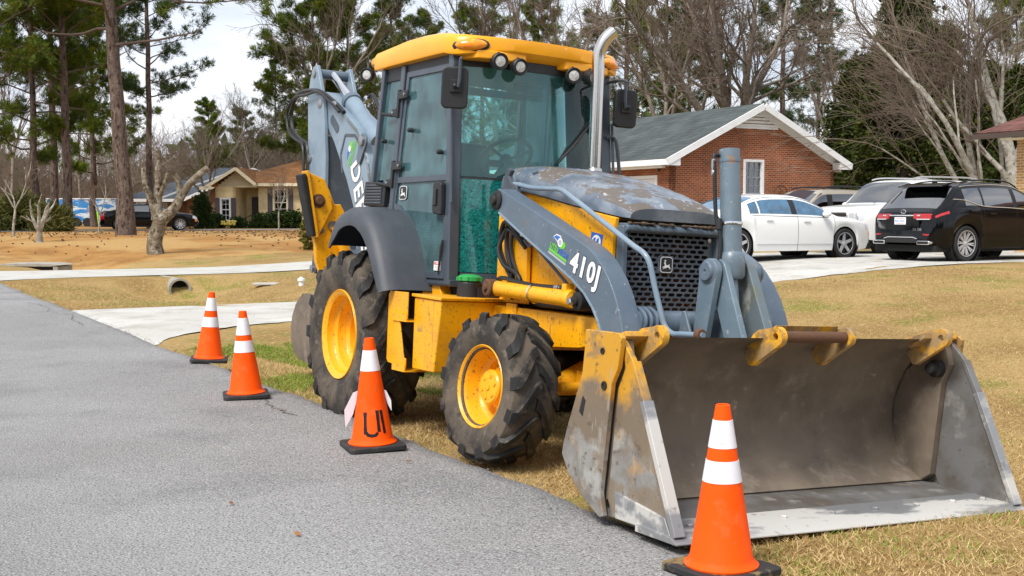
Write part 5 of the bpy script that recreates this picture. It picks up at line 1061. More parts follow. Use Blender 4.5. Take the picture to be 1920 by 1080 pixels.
text_on('RX 350', .075, plane_m((-2.352, -.42, .665), (0,-1,0), (0,0,1)), 'chrome', 'model_lettering', r_, .001)
MB().tube([P(-2.0, 12, 0, 1), P(-1.7, 12, 0, 1)], .012, 6).build('rear_wiper', 'car_trim', r_)
MB().ell((-1.35, 0, 1.675), .09, .02, .045, 10, 6).build('antenna_fin', 'car_black', r_)
# ---- white full-size SUV, nose towards the road
tahoe = dict(top=[(-2.60,.60), (-2.585,1.0), (-2.54,1.35), (-2.44,1.75), (-2.36,1.85), (-2.1,1.89), (-1,1.915), (0,1.91), (.45,1.86), (.75,1.68), (1.10,1.36), (1.25,1.27), (1.6,1.245), (2.1,1.20), (2.42,1.13), (2.52,1.0), (2.56,.80), (2.57,.55)],
  belt=[(-2.6,.55), (-2.55,1.05), (-1,1.14), (0,1.14), (1,1.13), (1.6,1.10), (2.3,1.02), (2.5,.9), (2.57,.5)], w=[(-2.6,.86), (-2.4,.96), (-1,1.0), (0,1.0), (1.5,1.0), (2.2,.97), (2.45,.90), (2.57,.80)],
  bot=[(-2.6,.46), (-2.0,.36), (2.0,.34), (2.57,.40)], axles=(-1.47, 1.47), wr=.395, paint='car_white', glass='car_glass_dark', wsg='car_glass', seams=(-.95, .15, 1.1), cols=(-2.3, -1.2, -1.0, -.15, .05, .2, .98), spokes=6, mirror=(.92, 1.25), handles=(-.65, .45), seats=(-.8, .1), tumble=.80,
  patch=dz_pat(((-.944,.144), (.156,1.094)), ((-2.3,-1.2), (-1.0,.02), (.2,.95))) + [('pillar_trim', 'side', .02, .2, 6, 8), ('windscreen', 'top', .50, 1.18, 11, 14), ('rear_window', 'top', -2.55, -2.42, 11, 14), ('headlight', 'low', 2.30, 2.55, 3, 4), ('tail_light', 'low', -2.59, -2.45, 2, 4)])
r_, P, top_, belt_, wid_ = car('parked_car', tahoe, (10.35, 31.9), R(210), 'big white SUV with roof rails facing the road behind the black crossover')
for i, z in enumerate((.98, .85)): MB().obox((2.56, 0, z), (.06, 1.05, .085)).build('grille_slot', 'car_trim', r_, .015)
for z in (1.04, .915, .785): MB().obox((2.575, 0, z), (.06, 1.12, .035)).build('grille_bar', 'chrome', r_, .008)
for s in (-1, 1):
    MB().obox((2.53, s*.74, .93), (.08, .30, .22), Matrix.Rotation(R(-s*14), 3, 'Z')).build('headlight', 'head_lens', r_, .03)
    MB().tube([(x, s*.70, 1.97 - .06*abs((x + .9)/1.25)**6) for x in np.linspace(-2.15, .35, 16)], .02, 8).build('roof_rail', 'alloy', r_)
MB().obox((2.60, 0, .56), (.08, 1.55, .16)).build('front_bumper', 'car_trim', r_, .03)
MB().beam((1.02,-.3,1.31), (1.18,.2,1.30), .03, .02).build('wiper', 'car_trim', r_)
# ---- beige SUV with its windscreen under a cover
exp_ = dict(top=[(-2.40,.60), (-2.385,.95), (-2.36,1.15), (-2.22,1.60), (-2.12,1.70), (-1.8,1.745), (-1,1.77), (0,1.76), (.40,1.70), (.80,1.42), (1.15,1.15), (1.3,1.09), (1.7,1.06), (2.1,1.0), (2.32,.92), (2.40,.78), (2.42,.55)],
  belt=[(-2.4,.55), (-2.3,1.0), (-1,1.03), (0,1.02), (1,1.0), (1.6,.97), (2.2,.88), (2.42,.5)], w=[(-2.4,.80), (-2.2,.90), (-1,.93), (0,.93), (1.5,.925), (2.1,.89), (2.42,.72)],
  bot=[(-2.4,.42), (-2.0,.34), (2.0,.32), (2.42,.38)], axles=(-1.44, 1.44), wr=.37, paint='car_beige', glass='car_glass', seams=(-.92, .12, 1.05), cols=(-2.12, -1.2, -.96, -.12, .05, .18, .92), spokes=5, mirror=(.80, 1.12), handles=(-.65, .4), mirpaint='car_trim', hpaint='car_trim', seats=(-.8, .1), tumble=.80,
  patch=dz_pat(((-.914,.114), (.126,1.044)), ((-2.12,-1.25), (-.96,.0), (.16,.9))) + [('pillar_trim', 'side', .0, .16, 6, 8), ('windscreen', 'top', .44, 1.18, 11, 14), ('rear_window', 'top', -2.34, -2.20, 11, 14), ('headlight', 'low', 2.2, 2.4, 3, 4), ('tail_light', 'low', -2.39, -2.3, 2, 4)])
r_, P, top_, belt_, wid_ = car('parked_car', exp_, (9.1, 36.4), R(210), 'beige SUV with a dark cover over its windscreen by the brick gable')
rows = [[(x, y, top_(x) + .035 - .10*(y/.72)**2 + .008*math.sin(y*9 + x*7)) for y in np.linspace(-.78, .78, 12)] for x in np.linspace(.36, 1.28, 9)]
MB().shell(rows, .008).build('windscreen_cover', 'wind_cover', r_, ang=60)
poly_on([(-.16,-.02),(-.02,.05),(.05,.0),(.15,.03),(.12,-.04),(.0,-.05)], plane_m((1.02, .10, top_(1.02) + .06), (0,-1,0), (-.8,0,.7)), 'white_paint', 'cover_print', r_)
for s in (-1, 1): MB().tube([(x, s*.66, 1.84 - .06*abs((x + .85)/1.05)**6) for x in np.linspace(-1.9, .2, 14)], .028, 8).build('roof_rail', 'car_trim', r_)
# ---- black sedan far behind the pines
s2 = dict(sedan); s2.update(paint='car_black', glass='car_glass', spokes=9, rimk=.72, alloy='alloy', patch=[q for q in sedan['patch']])
r_, P, top_, belt_, wid_ = car('parked_car', s2, (-20.0, 66.0), R(22), 'black sedan half hidden by the pine trunk on the distant driveway')
# ================================================================ HOUSES
def brickmat(name, c1, c2, mortar, bw=.215, bh_=.075, mort=.012, var=(.5, .5), offs=.5, rough=.85, bump=.5, axis='xy', spots=None):
    m = bpy.data.materials.new(name); m.use_nodes = True; t = m.node_tree; N = t.nodes; K = t.links.new; b = N['Principled BSDF']; b.inputs['Roughness'].default_value = rough; b.inputs['Specular IOR Level'].default_value = .25
    co = N.new('ShaderNodeTexCoord'); sx = N.new('ShaderNodeSeparateXYZ'); K(co.outputs['Object'], sx.inputs[0]); ad = N.new('ShaderNodeMath'); K(sx.outputs['X'], ad.inputs[0]); K(sx.outputs['Y'], ad.inputs[1])
    cb = N.new('ShaderNodeCombineXYZ'); K(ad.outputs[0], cb.inputs[0])
    if axis == 'roof':
        sc = N.new('ShaderNodeMath'); sc.operation = 'MULTIPLY'; sc.inputs[1].default_value = 2.2; K(sx.outputs['Z'], sc.inputs[0]); K(sc.outputs[0], cb.inputs[1])
    else: K(sx.outputs['Z'], cb.inputs[1])
    br = N.new('ShaderNodeTexBrick'); br.offset = offs; br.inputs['Color1'].default_value = (*c1, 1); br.inputs['Color2'].default_value = (*c2, 1); br.inputs['Mortar'].default_value = (*mortar, 1)
    br.inputs['Scale'].default_value = 1; br.inputs['Brick Width'].default_value = bw; br.inputs['Row Height'].default_value = bh_; br.inputs['Mortar Size'].default_value = mort; br.inputs['Mortar Smooth'].default_value = .3; br.inputs['Bias'].default_value = 0
    K(cb.outputs[0], br.inputs['Vector'])
    n = N.new('ShaderNodeTexNoise'); n.inputs['Scale'].default_value = 1.1; n.inputs['Detail'].default_value = 6; K(co.outputs['Object'], n.inputs['Vector'])
    mr = N.new('ShaderNodeMapRange'); mr.inputs['From Min'].default_value = .3; mr.inputs['From Max'].default_value = .7; mr.inputs['To Min'].default_value = .74; mr.inputs['To Max'].default_value = 1.18; K(n.outputs['Fac'], mr.inputs['Value'])
    hv = N.new('ShaderNodeHueSaturation'); K(mr.outputs[0], hv.inputs['Value']); K(br.outputs['Color'], hv.inputs['Color']); K(hv.outputs[0], b.inputs['Base Color'])
    bp = N.new('ShaderNodeBump'); bp.inputs['Strength'].default_value = bump; bp.inputs['Distance'].default_value = .01; bp.invert = True; K(br.outputs['Fac'], bp.inputs['Height']); K(bp.outputs[0], b.inputs['Normal'])
    MATS[name] = m
brickmat('brick_red', (.33, .085, .028), (.19, .045, .018), (.40, .27, .18), mort=.010)
brickmat('brick_yellow', (.82, .66, .34), (.70, .54, .25), (.74, .64, .44)); brickmat('brick_brown', (.25, .115, .05), (.17, .075, .035), (.30, .2, .12)); brickmat('brick_tan', (.50, .27, .09), (.36, .18, .06), (.55, .45, .3))
brickmat('shingle_grey', (.085, .10, .10), (.055, .066, .068), (.03, .035, .035), .33, .28, .012, axis='roof', bump=.3); brickmat('shingle_brown', (.34, .165, .065), (.25, .115, .045), (.10, .05, .025), .33, .28, .012, axis='roof', bump=.3)
brickmat('shingle_red', (.17, .075, .06), (.11, .05, .042), (.05, .025, .02), .33, .28, .014, axis='roof', bump=.4); brickmat('shingle_slate', (.075, .09, .11), (.05, .062, .08), (.03, .035, .04), .33, .28, .012, axis='roof', bump=.3)
mat('trim_white', (.78, .79, .80), .5, layers=[((.62, .62, .62), 3, .5, .75, .5)]); mat('trim_cream', (.82, .72, .50), .55); mat('shutter', (.075, .062, .075), .6); mat('gutter_brown', (.06, .038, .03), .4); mat('iron', (.015, .014, .014), .5); mat('rusty_iron', (.05, .025, .015), .7)
mat('siding', (.46, .50, .56), .6); mat('siding_cream', (.60, .52, .34), .6); mat('sash_grey', (.22, .25, .29), .5); mat('curtain', (.30, .33, .12), .9); mat('unlit_inside', (.012, .012, .014), .9); mat('concrete_old', (.34, .32, .28), .9, layers=[((.22, .20, .17), 3, .45, .7, .8), ((.08, .075, .065), 14, .6, .7, .6)], bump=[(30, .4)])  # the near-black stands for unlit insides of rooms, pipe and drain
glassmat('house_glass', (.30, .34, .36), .10, 0)
def wall(par, o, d, L_, z0, z1, m, openings=(), th=.18, gable=None, name='wall'):
    """wall from o along unit d (xy), L_ long, facing the right of d; openings (a,b,za,zb)"""
    o, d = V(o[0], o[1], 0), V(d[0], d[1], 0); nrm = V(d.y, -d.x, 0); us = sorted({0, L_, *[q for a in openings for q in a[:2]]}); zs = sorted({z0, z1, *[q for a in openings for q in a[2:]]}); b = MB()
    def pt(u, z, k): return tuple(o + d*u - nrm*k + V(0,0,z))
    hole = lambda u, z: any(a[0] < u < a[1] and a[2] < z < a[3] for a in openings)
    for ua, ub in zip(us, us[1:]):
        for za, zb in zip(zs, zs[1:]):
            if not hole((ua+ub)/2, (za+zb)/2):
                b.add([pt(ua,za,0), pt(ub,za,0), pt(ub,zb,0), pt(ua,zb,0)], [(0,1,2,3)]); b.add([pt(ua,za,th), pt(ub,za,th), pt(ub,zb,th), pt(ua,zb,th)], [(3,2,1,0)])
    for a in openings:
        c = [(a[0],a[2]), (a[1],a[2]), (a[1],a[3]), (a[0],a[3])]
        for p, q in zip(c, c[1:] + c[:1]): b.add([pt(*p,0), pt(*q,0), pt(*q,th), pt(*p,th)], [(0,1,2,3)])
    if gable:
        apex, zg = gable; n = 12
        b.add([pt(0,z1,0), pt(L_,z1,0), pt(apex,zg,0)], [(0,1,2)]); b.add([pt(0,z1,th), pt(L_,z1,th), pt(apex,zg,th)], [(2,1,0)])
    for u_, f in ((0, 0), (L_, 1)): b.add([pt(u_,z0,0), pt(u_,z0,th), pt(u_,z1,th), pt(u_,z1,0)], [(0,1,2,3) if f else (3,2,1,0)])
    return b.build(name, m, par, fix=False, smooth=False)
def window(par, o, d, a, b_, za, zb, frame='trim_white', sash='sash_grey', rows=4, cols=3, shut=False, curtain=False, proud=.03):
    o, d = V(o[0], o[1], 0), V(d[0], d[1], 0); nrm = V(d.y, -d.x, 0); m3 = Matrix((d, -nrm, V(0,0,1))).transposed()
    def bx(u0, u1, k0, k1, z0, z1): 
        return MB().obox(o + d*(u0+u1)/2 - nrm*(k0+k1)/2 + V(0,0,(z0+z1)/2), (u1-u0, abs(k1-k0), z1-z0), m3)
    w_ = bx(a, b_, .10, .112, za, zb).build('window', 'house_glass', par)
    for u0, u1, z0, z1 in ((a-.06, a+.05, za-.02, zb+.06), (b_-.05, b_+.06, za-.02, zb+.06)): bx(u0, u1, -proud, .10, z0, z1).build('window_frame', frame, w_, .006)
    bx(a+.05, b_-.05, -proud, .10, zb-.04, zb+.06).build('window_frame', frame, w_, .006); bx(a-.09, b_+.09, -proud-.03, .10, za-.08, za).build('window_sill', frame, w_, .006)
    zm = (za+zb)/2; bx(a+.05, b_-.05, .06, .10, zm-.03, zm+.03).build('sash_rail', sash, w_); bx(a+.05, b_-.05, .06, .10, za, za+.06).build('sash_rail', sash, w_)
    for i in range(1, cols): u_ = a + .05 + (b_-a-.1)*i/cols; bx(u_-.012, u_+.012, .08, .10, za+.06, zb-.04).build('muntin', sash, w_)
    for i in range(1, rows):
        if i*2 != rows: z_ = za + (zb-za)*i/rows; bx(a+.05, b_-.05, .082, .098, z_-.012, z_+.012).build('muntin', sash, w_)
    bx(a-.02, b_+.02, .5, .52, za, zb).build('curtain' if curtain else 'room_behind', 'curtain' if curtain else 'unlit_inside', w_)
    if shut:
        for u0 in (a - .42, b_ + .10):
            s_ = bx(u0, u0+.32, -.05, -.005, za-.05, zb+.05).build('shutter', 'shutter', par, .008)
            for k in range(9): z_ = za + (zb-za)*(k+.5)/9; bx(u0+.05, u0+.27, -.058, -.05, z_-.03, z_+.03).build('shutter_slat', 'shutter', s_)
    return w_
def slab(par, pts, th, m, name='roof', bevel=0):
    n = len(pts); P = [V(p) for p in pts]; nn = (P[1]-P[0]).cross(P[2]-P[0]).normalized(); nn = nn if nn.z > 0 else -nn
    return MB().add([p for p in P] + [p + nn*th for p in P], [tuple(range(n)), tuple(range(2*n-1, n-1, -1))] + [(i, (i+1) % n, n+(i+1) % n, n+i) for i in range(n)]).build(name, m, par, bevel, smooth=False)
def rake(par, a, b_, m='trim_white', wd=.06, ht=.22): return MB().beam(a, b_, wd, ht).build('rake_board', m, par, .004)
# ---- brick ranch with the gable end
hA = empty('brick_house', (5.85, 44.0, .42), (0, 0, R(30))); tag(hA, 'red brick house with white gable trim and grey shingle roof behind the cars', 'house')
Wd, Dp, Hw, rise = 8.1, 15., 3.2, 1.93; mid = Wd/2
wall(hA, (0,0), (1,0), Wd, -.4, Hw, 'brick_red', [(3.46,4.37,1.87,3.12)], gable=(mid, Hw+rise))
wall(hA, (0,Dp), (0,-1), Dp, -.4, Hw, 'brick_red', [(Dp-3.8,Dp-.98,-.05,2.42), (4.,5.2,1.0,2.5)]); wall(hA, (Wd,0), (0,1), Dp, -.4, Hw, 'brick_red'); wall(hA, (Wd,Dp), (-1,0), Wd, -.4, Hw, 'brick_red', gable=(mid, Hw+rise))
window(hA, (0,0), (1,0), 3.46, 4.37, 1.87, 3.12, rows=4, cols=3); window(hA, (0,Dp), (0,-1), 4., 5.2, 1.0, 2.5)
b = MB()
for i in range(11): b.box(3.40 + i*.095, 3.40 + i*.095 + .082, -.045, .02, 1.58, 1.775)
ws = b.build('brick_sill', 'brick_red', hA, .004)
MB().ell((4.0,-.05,1.815), .16, .04, .03, 10, 5).build('sill_ornament', 'yellow', hA)
gd = MB().box(.03, .08, .98, 3.8, -.05, 2.42).build('garage_door', 'trim_white', hA)
for k in range(4):
    for j in range(4): MB().box(.018, .031, 1.06 + j*.69, 1.06 + j*.69 + .58, .05 + k*.60, .05 + k*.60 + .48).build('door_panel', 'trim_white', gd, .01)
for y0, y1, z0, z1 in ((.86,.98,-.05,2.54), (3.8,3.92,-.05,2.54), (.98,3.8,2.42,2.54)): MB().box(-.03, .04, y0, y1, z0, z1).build('garage_trim', 'trim_white', hA, .006)
ov, og = .55, .42; sl = rise/mid; zr = Hw + rise + .12
for s in (0, 1):
    xe = -ov if s == 0 else Wd + ov; ze = Hw + .12 - sl*ov
    slab(hA, [(xe,-og,ze), (mid,-og,zr), (mid,Dp+og,zr), (xe,Dp+og,ze)], .05, 'shingle_grey')
    slab(hA, [(xe + (.02 if s == 0 else -.02),-og+.02,ze-.05), (mid,-og+.02,zr-.05), (mid,Dp+og,zr-.05), (xe,Dp+og,ze-.05)], .045, 'trim_white', 'roof_deck')
    xs_ = 1 if s == 0 else -1
    MB().beam((xe, -og-.02, ze-.08), (mid - xs_*.01, -og-.02, zr-.08), .05, .24).build('rake_board', 'trim_white', hA, .004)
    MB().beam((xe + xs_*.45, -.03, ze+.45*sl-.18), (mid - xs_*.02, -.03, zr-.19), .05, .22).build('frieze_board', 'trim_white', hA, .004)
    MB().box(min(xe, xe - xs_*.02), max(xe, xe - xs_*.02) + .04, -og, Dp+og, ze-.18, ze+.03).build('fascia', 'trim_white', hA, .004)
    MB().box(min(xe, 0 if s == 0 else Wd), max(xe, 0 if s == 0 else Wd), -og+.02, Dp+og, ze-.20, ze-.185).build('soffit', 'trim_white', hA)
    MB().prism([(xe,ze-.2), (xe + xs_*.62,ze-.2), (xe + xs_*.62,ze+.62*sl-.22), (xe,ze-.05)], 'y', -og-.01, -.005).build('eave_return', 'trim_white', hA, .004)
    MB().box((-.42 if s == 0 else Wd + .30), (-.30 if s == 0 else Wd + .42), .0, Dp, Hw-.42, Hw-.26).build('frieze', 'trim_white', hA)
zv = Hw + 1.22
for k in range(5):
    hw_ = (Hw + rise - .17 - (zv + k*.125)) / sl
    if hw_ > .1: MB().obox((mid, -.03, zv + .05 + k*.125), (hw_*2, .03, .10), Matrix.Rotation(R(28), 3, 'X')).build('gable_louver', 'trim_white', hA)
MB().box(mid-1.05, mid+1.05, -.04, .0, zv-.08, zv-.0).build('vent_sill', 'trim_white', hA)
for y in (.0,): MB().ell((-.18, .55, 2.75), .07, .07, .09).build('flood_light', 'iron', hA)
tr_ = empty('garden_trellis', tuple(hA.matrix_basis @ V(5.2, -.12, 1.55)), (0, 0, R(30))); tag(tr_, 'rusty arched iron trellis leaning on the brick gable wall', 'trellis')
MB().tube([(-.33,0,-1.6), (-.33,0,.35)] + [(-.33*math.cos(R(a)), 0, .35 + .30*math.sin(R(a))) for a in range(15, 170, 15)] + [(.33,0,.35), (.33,0,-1.6)], .02, 6).build('arch', 'rusty_iron', tr_)
for i in range(9):
    z = -.35 + i*.115; MB().tube(smooth_path([(random.uniform(-.3,.0),0,z), (random.uniform(-.1,.1),0,z+.1), (random.uniform(.0,.3),0,z+.02)], 4), .012, 5).build('scroll', 'rusty_iron', tr_)
# ---- eave corner of the house at the right edge
hD = empty('tan_house', (18.52, 23.54, .42), (0, 0, R(30))); tag(hD, 'tan brick house corner with dark red shingles and brown gutter at right edge', 'house')
wall(hD, (0,0), (1,0), 9, -.4, 3.3, 'brick_tan'); wall(hD, (0,10), (0,-1), 10, -.4, 3.3, 'brick_tan', [(3,4.2,1,2.5)]); wall(hD, (9,0), (0,1), 10, -.4, 3.3, 'brick_tan'); window(hD, (0,10), (0,-1), 3, 4.2, 1, 2.5)
slab(hD, [(-.75,-.75,3.22), (9.75,-.75,3.22), (4.5,4.5,5.9), (4.5,5.5,5.9)], .05, 'shingle_red'); slab(hD, [(-.75,-.75,3.22), (4.5,4.5,5.9), (4.5,5.5,5.9), (-.75,10.75,3.22)], .05, 'shingle_red'); slab(hD, [(9.75,-.75,3.22), (9.75,10.75,3.22), (4.5,5.5,5.9), (4.5,4.5,5.9)], .05, 'shingle_red')
for a, c in (((-.78,-.78,3.16), (9.8,-.78,3.16)), ((-.78,-.7,3.16), (-.78,10.8,3.16))): MB().beam(a, c, .12, .13).build('gutter', 'gutter_brown', hD, .01)
MB().box(-.72, 9.7, -.72, 0, 3.06, 3.085).build('soffit', 'trim_cream', hD); MB().box(-.72, 0, 0, 10, 3.06, 3.085).build('soffit', 'trim_cream', hD)
MB().tube([(-.55,-.70,3.12), (-.55,-.68,2.95), (-.12,-.10,2.6), (-.08,-.06,2.4), (-.08,-.06,-.2)], .05, 8).build('downspout', 'gutter_brown', hD)
# ---- yellow brick house, far left
gB = .60
hB = empty('yellow_house', (-16.9, 80.0, gB), (0, 0, R(-6))); tag(hB, 'yellow brick house with brown hip roof and dark shutters, far left', 'house')
wall(hB, (0,0), (1,0), 9.5, -.3, 2.95, 'brick_yellow', [(1.05,1.95,.85,2.55), (3.4,4.3,.85,2.55), (6.4,7.3,.85,2.55)]); wall(hB, (-2.75,-.6), (1,0), 1.4, -.3, 2.75, 'brick_yellow', [(.38,.98,.5,1.95)]); wall(hB, (-1.35,-.6), (0,1), 2.2, -.3, 2.75, 'brick_yellow'); wall(hB, (-1.35,1.6), (1,0), 1.35, -.3, 2.75, 'brick_yellow', [(.35,1.2,0,2.1)]); wall(hB, (-2.75,8), (0,-1), 8.6, -.3, 2.75, 'brick_yellow')
for a in (1.05, 3.4, 6.4): window(hB, (0,0), (1,0), a, a+.9, .85, 2.55, frame='trim_cream', sash='trim_white', rows=4, cols=2, shut=True)
window(hB, (-2.75,-.6), (1,0), .38, .98, .5, 1.95, frame='trim_white', sash='trim_white', rows=4, cols=2, shut=True, curtain=True)
MB().box(-1.0, -.15, 1.62, 1.66, 0, 2.1).build('front_door', 'shutter', hB)
slab(hB, [(-.2,-.65,2.95), (10.1,-.65,2.95), (8.0,4.2,4.75), (2.2,4.2,4.75)], .06, 'shingle_brown'); slab(hB, [(-3.3,9,2.95), (-3.3,.6,2.95), (-.2,-.65,2.95), (2.2,4.2,4.75)], .06, 'shingle_brown'); slab(hB, [(10.1,-.65,2.95), (10.1,9,2.95), (8,4.2,4.75)], .06, 'shingle_brown'); slab(hB, [(-3.3,9,2.95), (10.1,9,2.95), (8,4.2,4.75), (2.2,4.2,4.75)], .06, 'shingle_brown')
slab(hB, [(-3.2,-1.2,2.72), (-1.15,-1.2,3.95), (-1.15,3.4,3.95), (-3.2,3.4,2.72)], .06, 'shingle_brown'); slab(hB, [(.15,-1.2,2.90), (-1.15,-1.2,3.95), (-1.15,3.4,3.95), (.15,3.4,2.90)], .06, 'shingle_brown')
for a, c in (((-3.25,-1.22,2.66), (-1.15,-1.22,3.92)), ((.2,-1.22,2.84), (-1.15,-1.22,3.92)), ((-.1,-.68,2.87), (10.15,-.68,2.87)), ((-3.6,-1.22,2.64), (-2.75,-1.22,2.66))): MB().beam(a, c, .06, .20).build('rake_board', 'trim_cream', hB)
for k in range(6):
    z = 2.75 + k*.17; hl = (3.85 - z)*1.35; MB().box(-1.15-hl*.95, -1.15+hl*.85, -.55, -.50, z, z+.165).build('gable_siding', 'siding_cream', hB)
MB().box(-1.35, .1, -.6, 1.6, 2.70, 2.76).build('porch_ceiling', 'trim_cream', hB)
for k in range(3): MB().box(-1.2, -.05, -.9+k*.3, 1.6, -.3+k*.15, -.15+k*.15).build('porch_step', 'concrete_old', hB)
for z in (.95, .55): MB().tube([(-1.55,-1.0,z-.75), (-.1,.2,z+.15)], .025, 6).build('hand_rail', 'iron', hB)
for i in range(7): t = i/6; MB().tube([(-1.55+1.45*t,-1.0+1.2*t,-.2+.3*t), (-1.55+1.45*t,-1.0+1.2*t,.2+.9*t)], .015, 5).build('rail_baluster', 'iron', hB)
MB().lathe([(.18,0), (.18,.22), (.28,.24), (.28,.34), (0,.42)], (4.4,4.0,4.7), (0,0,1), 14).build('roof_vent', 'steel', hB)
# ---- brown brick house with slate roof, behind
hC = empty('slate_roof_house', (-26.5, 97.0, .6), (0, 0, R(4))); tag(hC, 'brown brick house with slate grey roofs and white rakes behind the black sedan', 'house')
wall(hC, (0,0), (1,0), 9.6, -.3, 2.0, 'brick_brown', [(5.4,6.9,.6,1.8)], gable=(5.6, 4.5)); wall(hC, (-5.2,3.5), (1,0), 5.2, -.3, 2.2, 'brick_brown', [(.6,1.5,.4,1.9), (2.4,3.1,-.3,1.9)]); wall(hC, (0,10), (0,-1), 10, -.3, 2.0, 'brick_brown'); window(hC, (0,0), (1,0), 5.4, 6.9, .6, 1.8); window(hC, (-5.2,3.5), (1,0), .6, 1.5, .4, 1.9, cols=2)
slab(hC, [(-.6,-.5,1.85), (5.6,-.5,4.6), (5.6,10,4.6), (-.6,10,1.85)], .06, 'shingle_slate'); slab(hC, [(10.2,-.5,2.4), (5.6,-.5,4.6), (5.6,10,4.6), (10.2,10,2.4)], .06, 'shingle_slate')
slab(hC, [(-5.9,2.8,2.15), (-.2,2.8,2.15), (3.6,7,4.9), (1.6,7,4.9)], .06, 'shingle_slate'); slab(hC, [(-5.9,2.8,2.15), (1.6,7,4.9), (-1.0,12,2.15), (-5.9,12,2.15)], .06, 'shingle_slate')
for a, c in (((-.7,-.53,1.76), (5.6,-.53,4.55)), ((10.3,-.53,2.3), (5.6,-.53,4.55)), ((-5.95,2.77,2.08), (-.2,2.77,2.08)), ((-2.6,2.7,2.15), (3.6,6.9,4.86))): MB().beam(a, c, .08, .24).build('rake_board', 'trim_white', hC)
MB().prism([(2.6,3.4), (8.2,3.4), (5.6,4.45)], 'y', -.05, 0.).build('gable_siding', 'siding', hC)
for x in (-3.4, -1.2): MB().cyl((x,3.0,-.3), (x,3.0,2.1), .12, n=12).build('porch_column', 'trim_white', hC)
# ---- houses glimpsed through the trees
for i, (x, y, wd, m1, m2, lab) in enumerate(((33., 100., 12., 'siding', 'shingle_slate', 'pale blue grey house glimpsed through the trees at far right'), (24.5, 92., 7., 'siding', 'shingle_slate', 'small grey outbuilding seen between brick gable and cedar'))):
    h_ = empty('distant_house', (x, y, .5), (0, 0, R(20))); tag(h_, lab, 'house')
    wall(h_, (0,0), (1,0), wd, -.5, 2.6, m1, [(1.5,2.6,.8,2.1), (4,5.1,.8,2.1)]); wall(h_, (0,7), (0,-1), 7, -.5, 2.6, m1, gable=(3.5,4.4)); wall(h_, (wd,0), (0,1), 7, -.5, 2.6, m1, gable=(3.5,4.4)); window(h_, (0,0), (1,0), 1.5, 2.6, .8, 2.1); window(h_, (0,0), (1,0), 4, 5.1, .8, 2.1)
    slab(h_, [(-.4,-.5,2.4), (wd+.4,-.5,2.4), (wd+.4,3.5,4.5), (-.4,3.5,4.5)], .06, m2); slab(h_, [(-.4,7.5,2.4), (wd+.4,7.5,2.4), (wd+.4,3.5,4.5), (-.4,3.5,4.5)], .06, m2); MB().beam((-.4,-.52,2.35), (wd+.4,-.52,2.35), .06, .2).build('fascia', 'trim_white', h_)
# ---- painted trailer on the left
mat('trailer_blue', (.03, .22, .55), .35, layers=[((.65, .72, .78), 1.1, .50, .56, .95, None, (.6, 1, 1.8)), ((.45, .06, .07), 2.2, .60, .64, .6, None, (.5, 1, 2)), ((.02, .10, .35), 1.4, .55, .62, .7)]); mat('hi_vis', (.36, .75, .02), .5)
tl = empty('box_trailer', (-34.2, 88., .58), (0, 0, R(3))); tag(tl, 'box trailer with a blue and white painted side behind the left pines', 'trailer')
MB().box(0, 5.2, 0, 2.2, .35, 2.05).build('box', 'trailer_blue', tl, .03); MB().box(-.02, 5.22, -.02, 2.22, 2.05, 2.12).build('roof_cap', 'trim_white', tl)
for x in (2.2, 3.0): MB().lathe([(.34,0), (.34,.22), (.2,.24), (0,.2)], (x, .1, .34), (0,-1,0), 20).build('wheel', 'car_tyre', tl)
MB().box(-1.2, 0, 1.0, 1.15, .4, .5).build('drawbar', 'iron', tl)
wk = empty('utility_barrier', (-29.9, 86., .58)); tag(wk, 'bright yellow green barrier boards beside the painted trailer', 'barrier')
for x in (0, .65): MB().box(x, x+.22, 0, .06, 0, 1.15).build('board', 'hi_vis', wk, .01)
MB().box(-.1, 4.6, .07, .12, .78, .88).build('rail', 'trim_white', wk); MB().box(-.1, .95, .07, .12, .25, .34).build('rail', 'trim_white', wk)
# ---- drainage
px_, py_ = xy(20.55, 3.95)
s0, t0 = st(px_, py_); px2, py2 = xy(s0 + 3.5, t0)
cv = empty('culvert_pipe', (px_, py_, -.275)); tag(cv, 'grey concrete drain pipe mouth opening into the grassy ditch', 'drain pipe')
ang_ = math.atan2(RD[1], RD[0]); dd = V(RD[0], RD[1], .0)
MB().lathe([(.215,0), (.265,0), (.265,3.4), (.215,3.4)], (0,0,0), dd, 28, closed=True).build('pipe', 'concrete_old', cv, ang=40)
MB().lathe([(.214,.16), (0,.16)], (0,0,0), dd, 28).build('inner_shade_disc', 'unlit_inside', cv)  # near-black disc close to the mouth stands for the pipe's inner shade
dr = empty('drain_inlet', (-14.35, 36.0, G(-14.35, 36.0) - .20), (0, 0, R(-4))); tag(dr, 'weathered concrete drain slab with a dark opening at the lawn edge', 'drain')
MB().prism([(-1.05,.30), (-.7,.345), (0,.36), (.7,.345), (1.02,.30), (.7,.25), (-.75,.25)], 'y', -.5, .5).build('slab', 'concrete_old', dr, .02)
MB().box(-.7, .8, -.42, .42, -.1, .25).build('opening', 'unlit_inside', dr); MB().box(-.85, -.68, -.5, .5, -.2, .26).build('pier', 'concrete_old', dr); MB().box(.78, .92, -.5, .5, -.2, .26).build('pier', 'concrete_old', dr)  # solid near-black box painted for the shade in the gap
x, y = -4.62, 26.2; tag(MB().lathe([(.06,-.1), (.06,.10), (.085,.10), (.085,.15), (.04,.16), (.04,.19), (0,.19)], (x, y, G(x, y)), (0,0,1), 16).build('cleanout_cap', 'trim_white'), 'small white plastic pipe cap sticking out of the ditch bank', 'pipe cap')
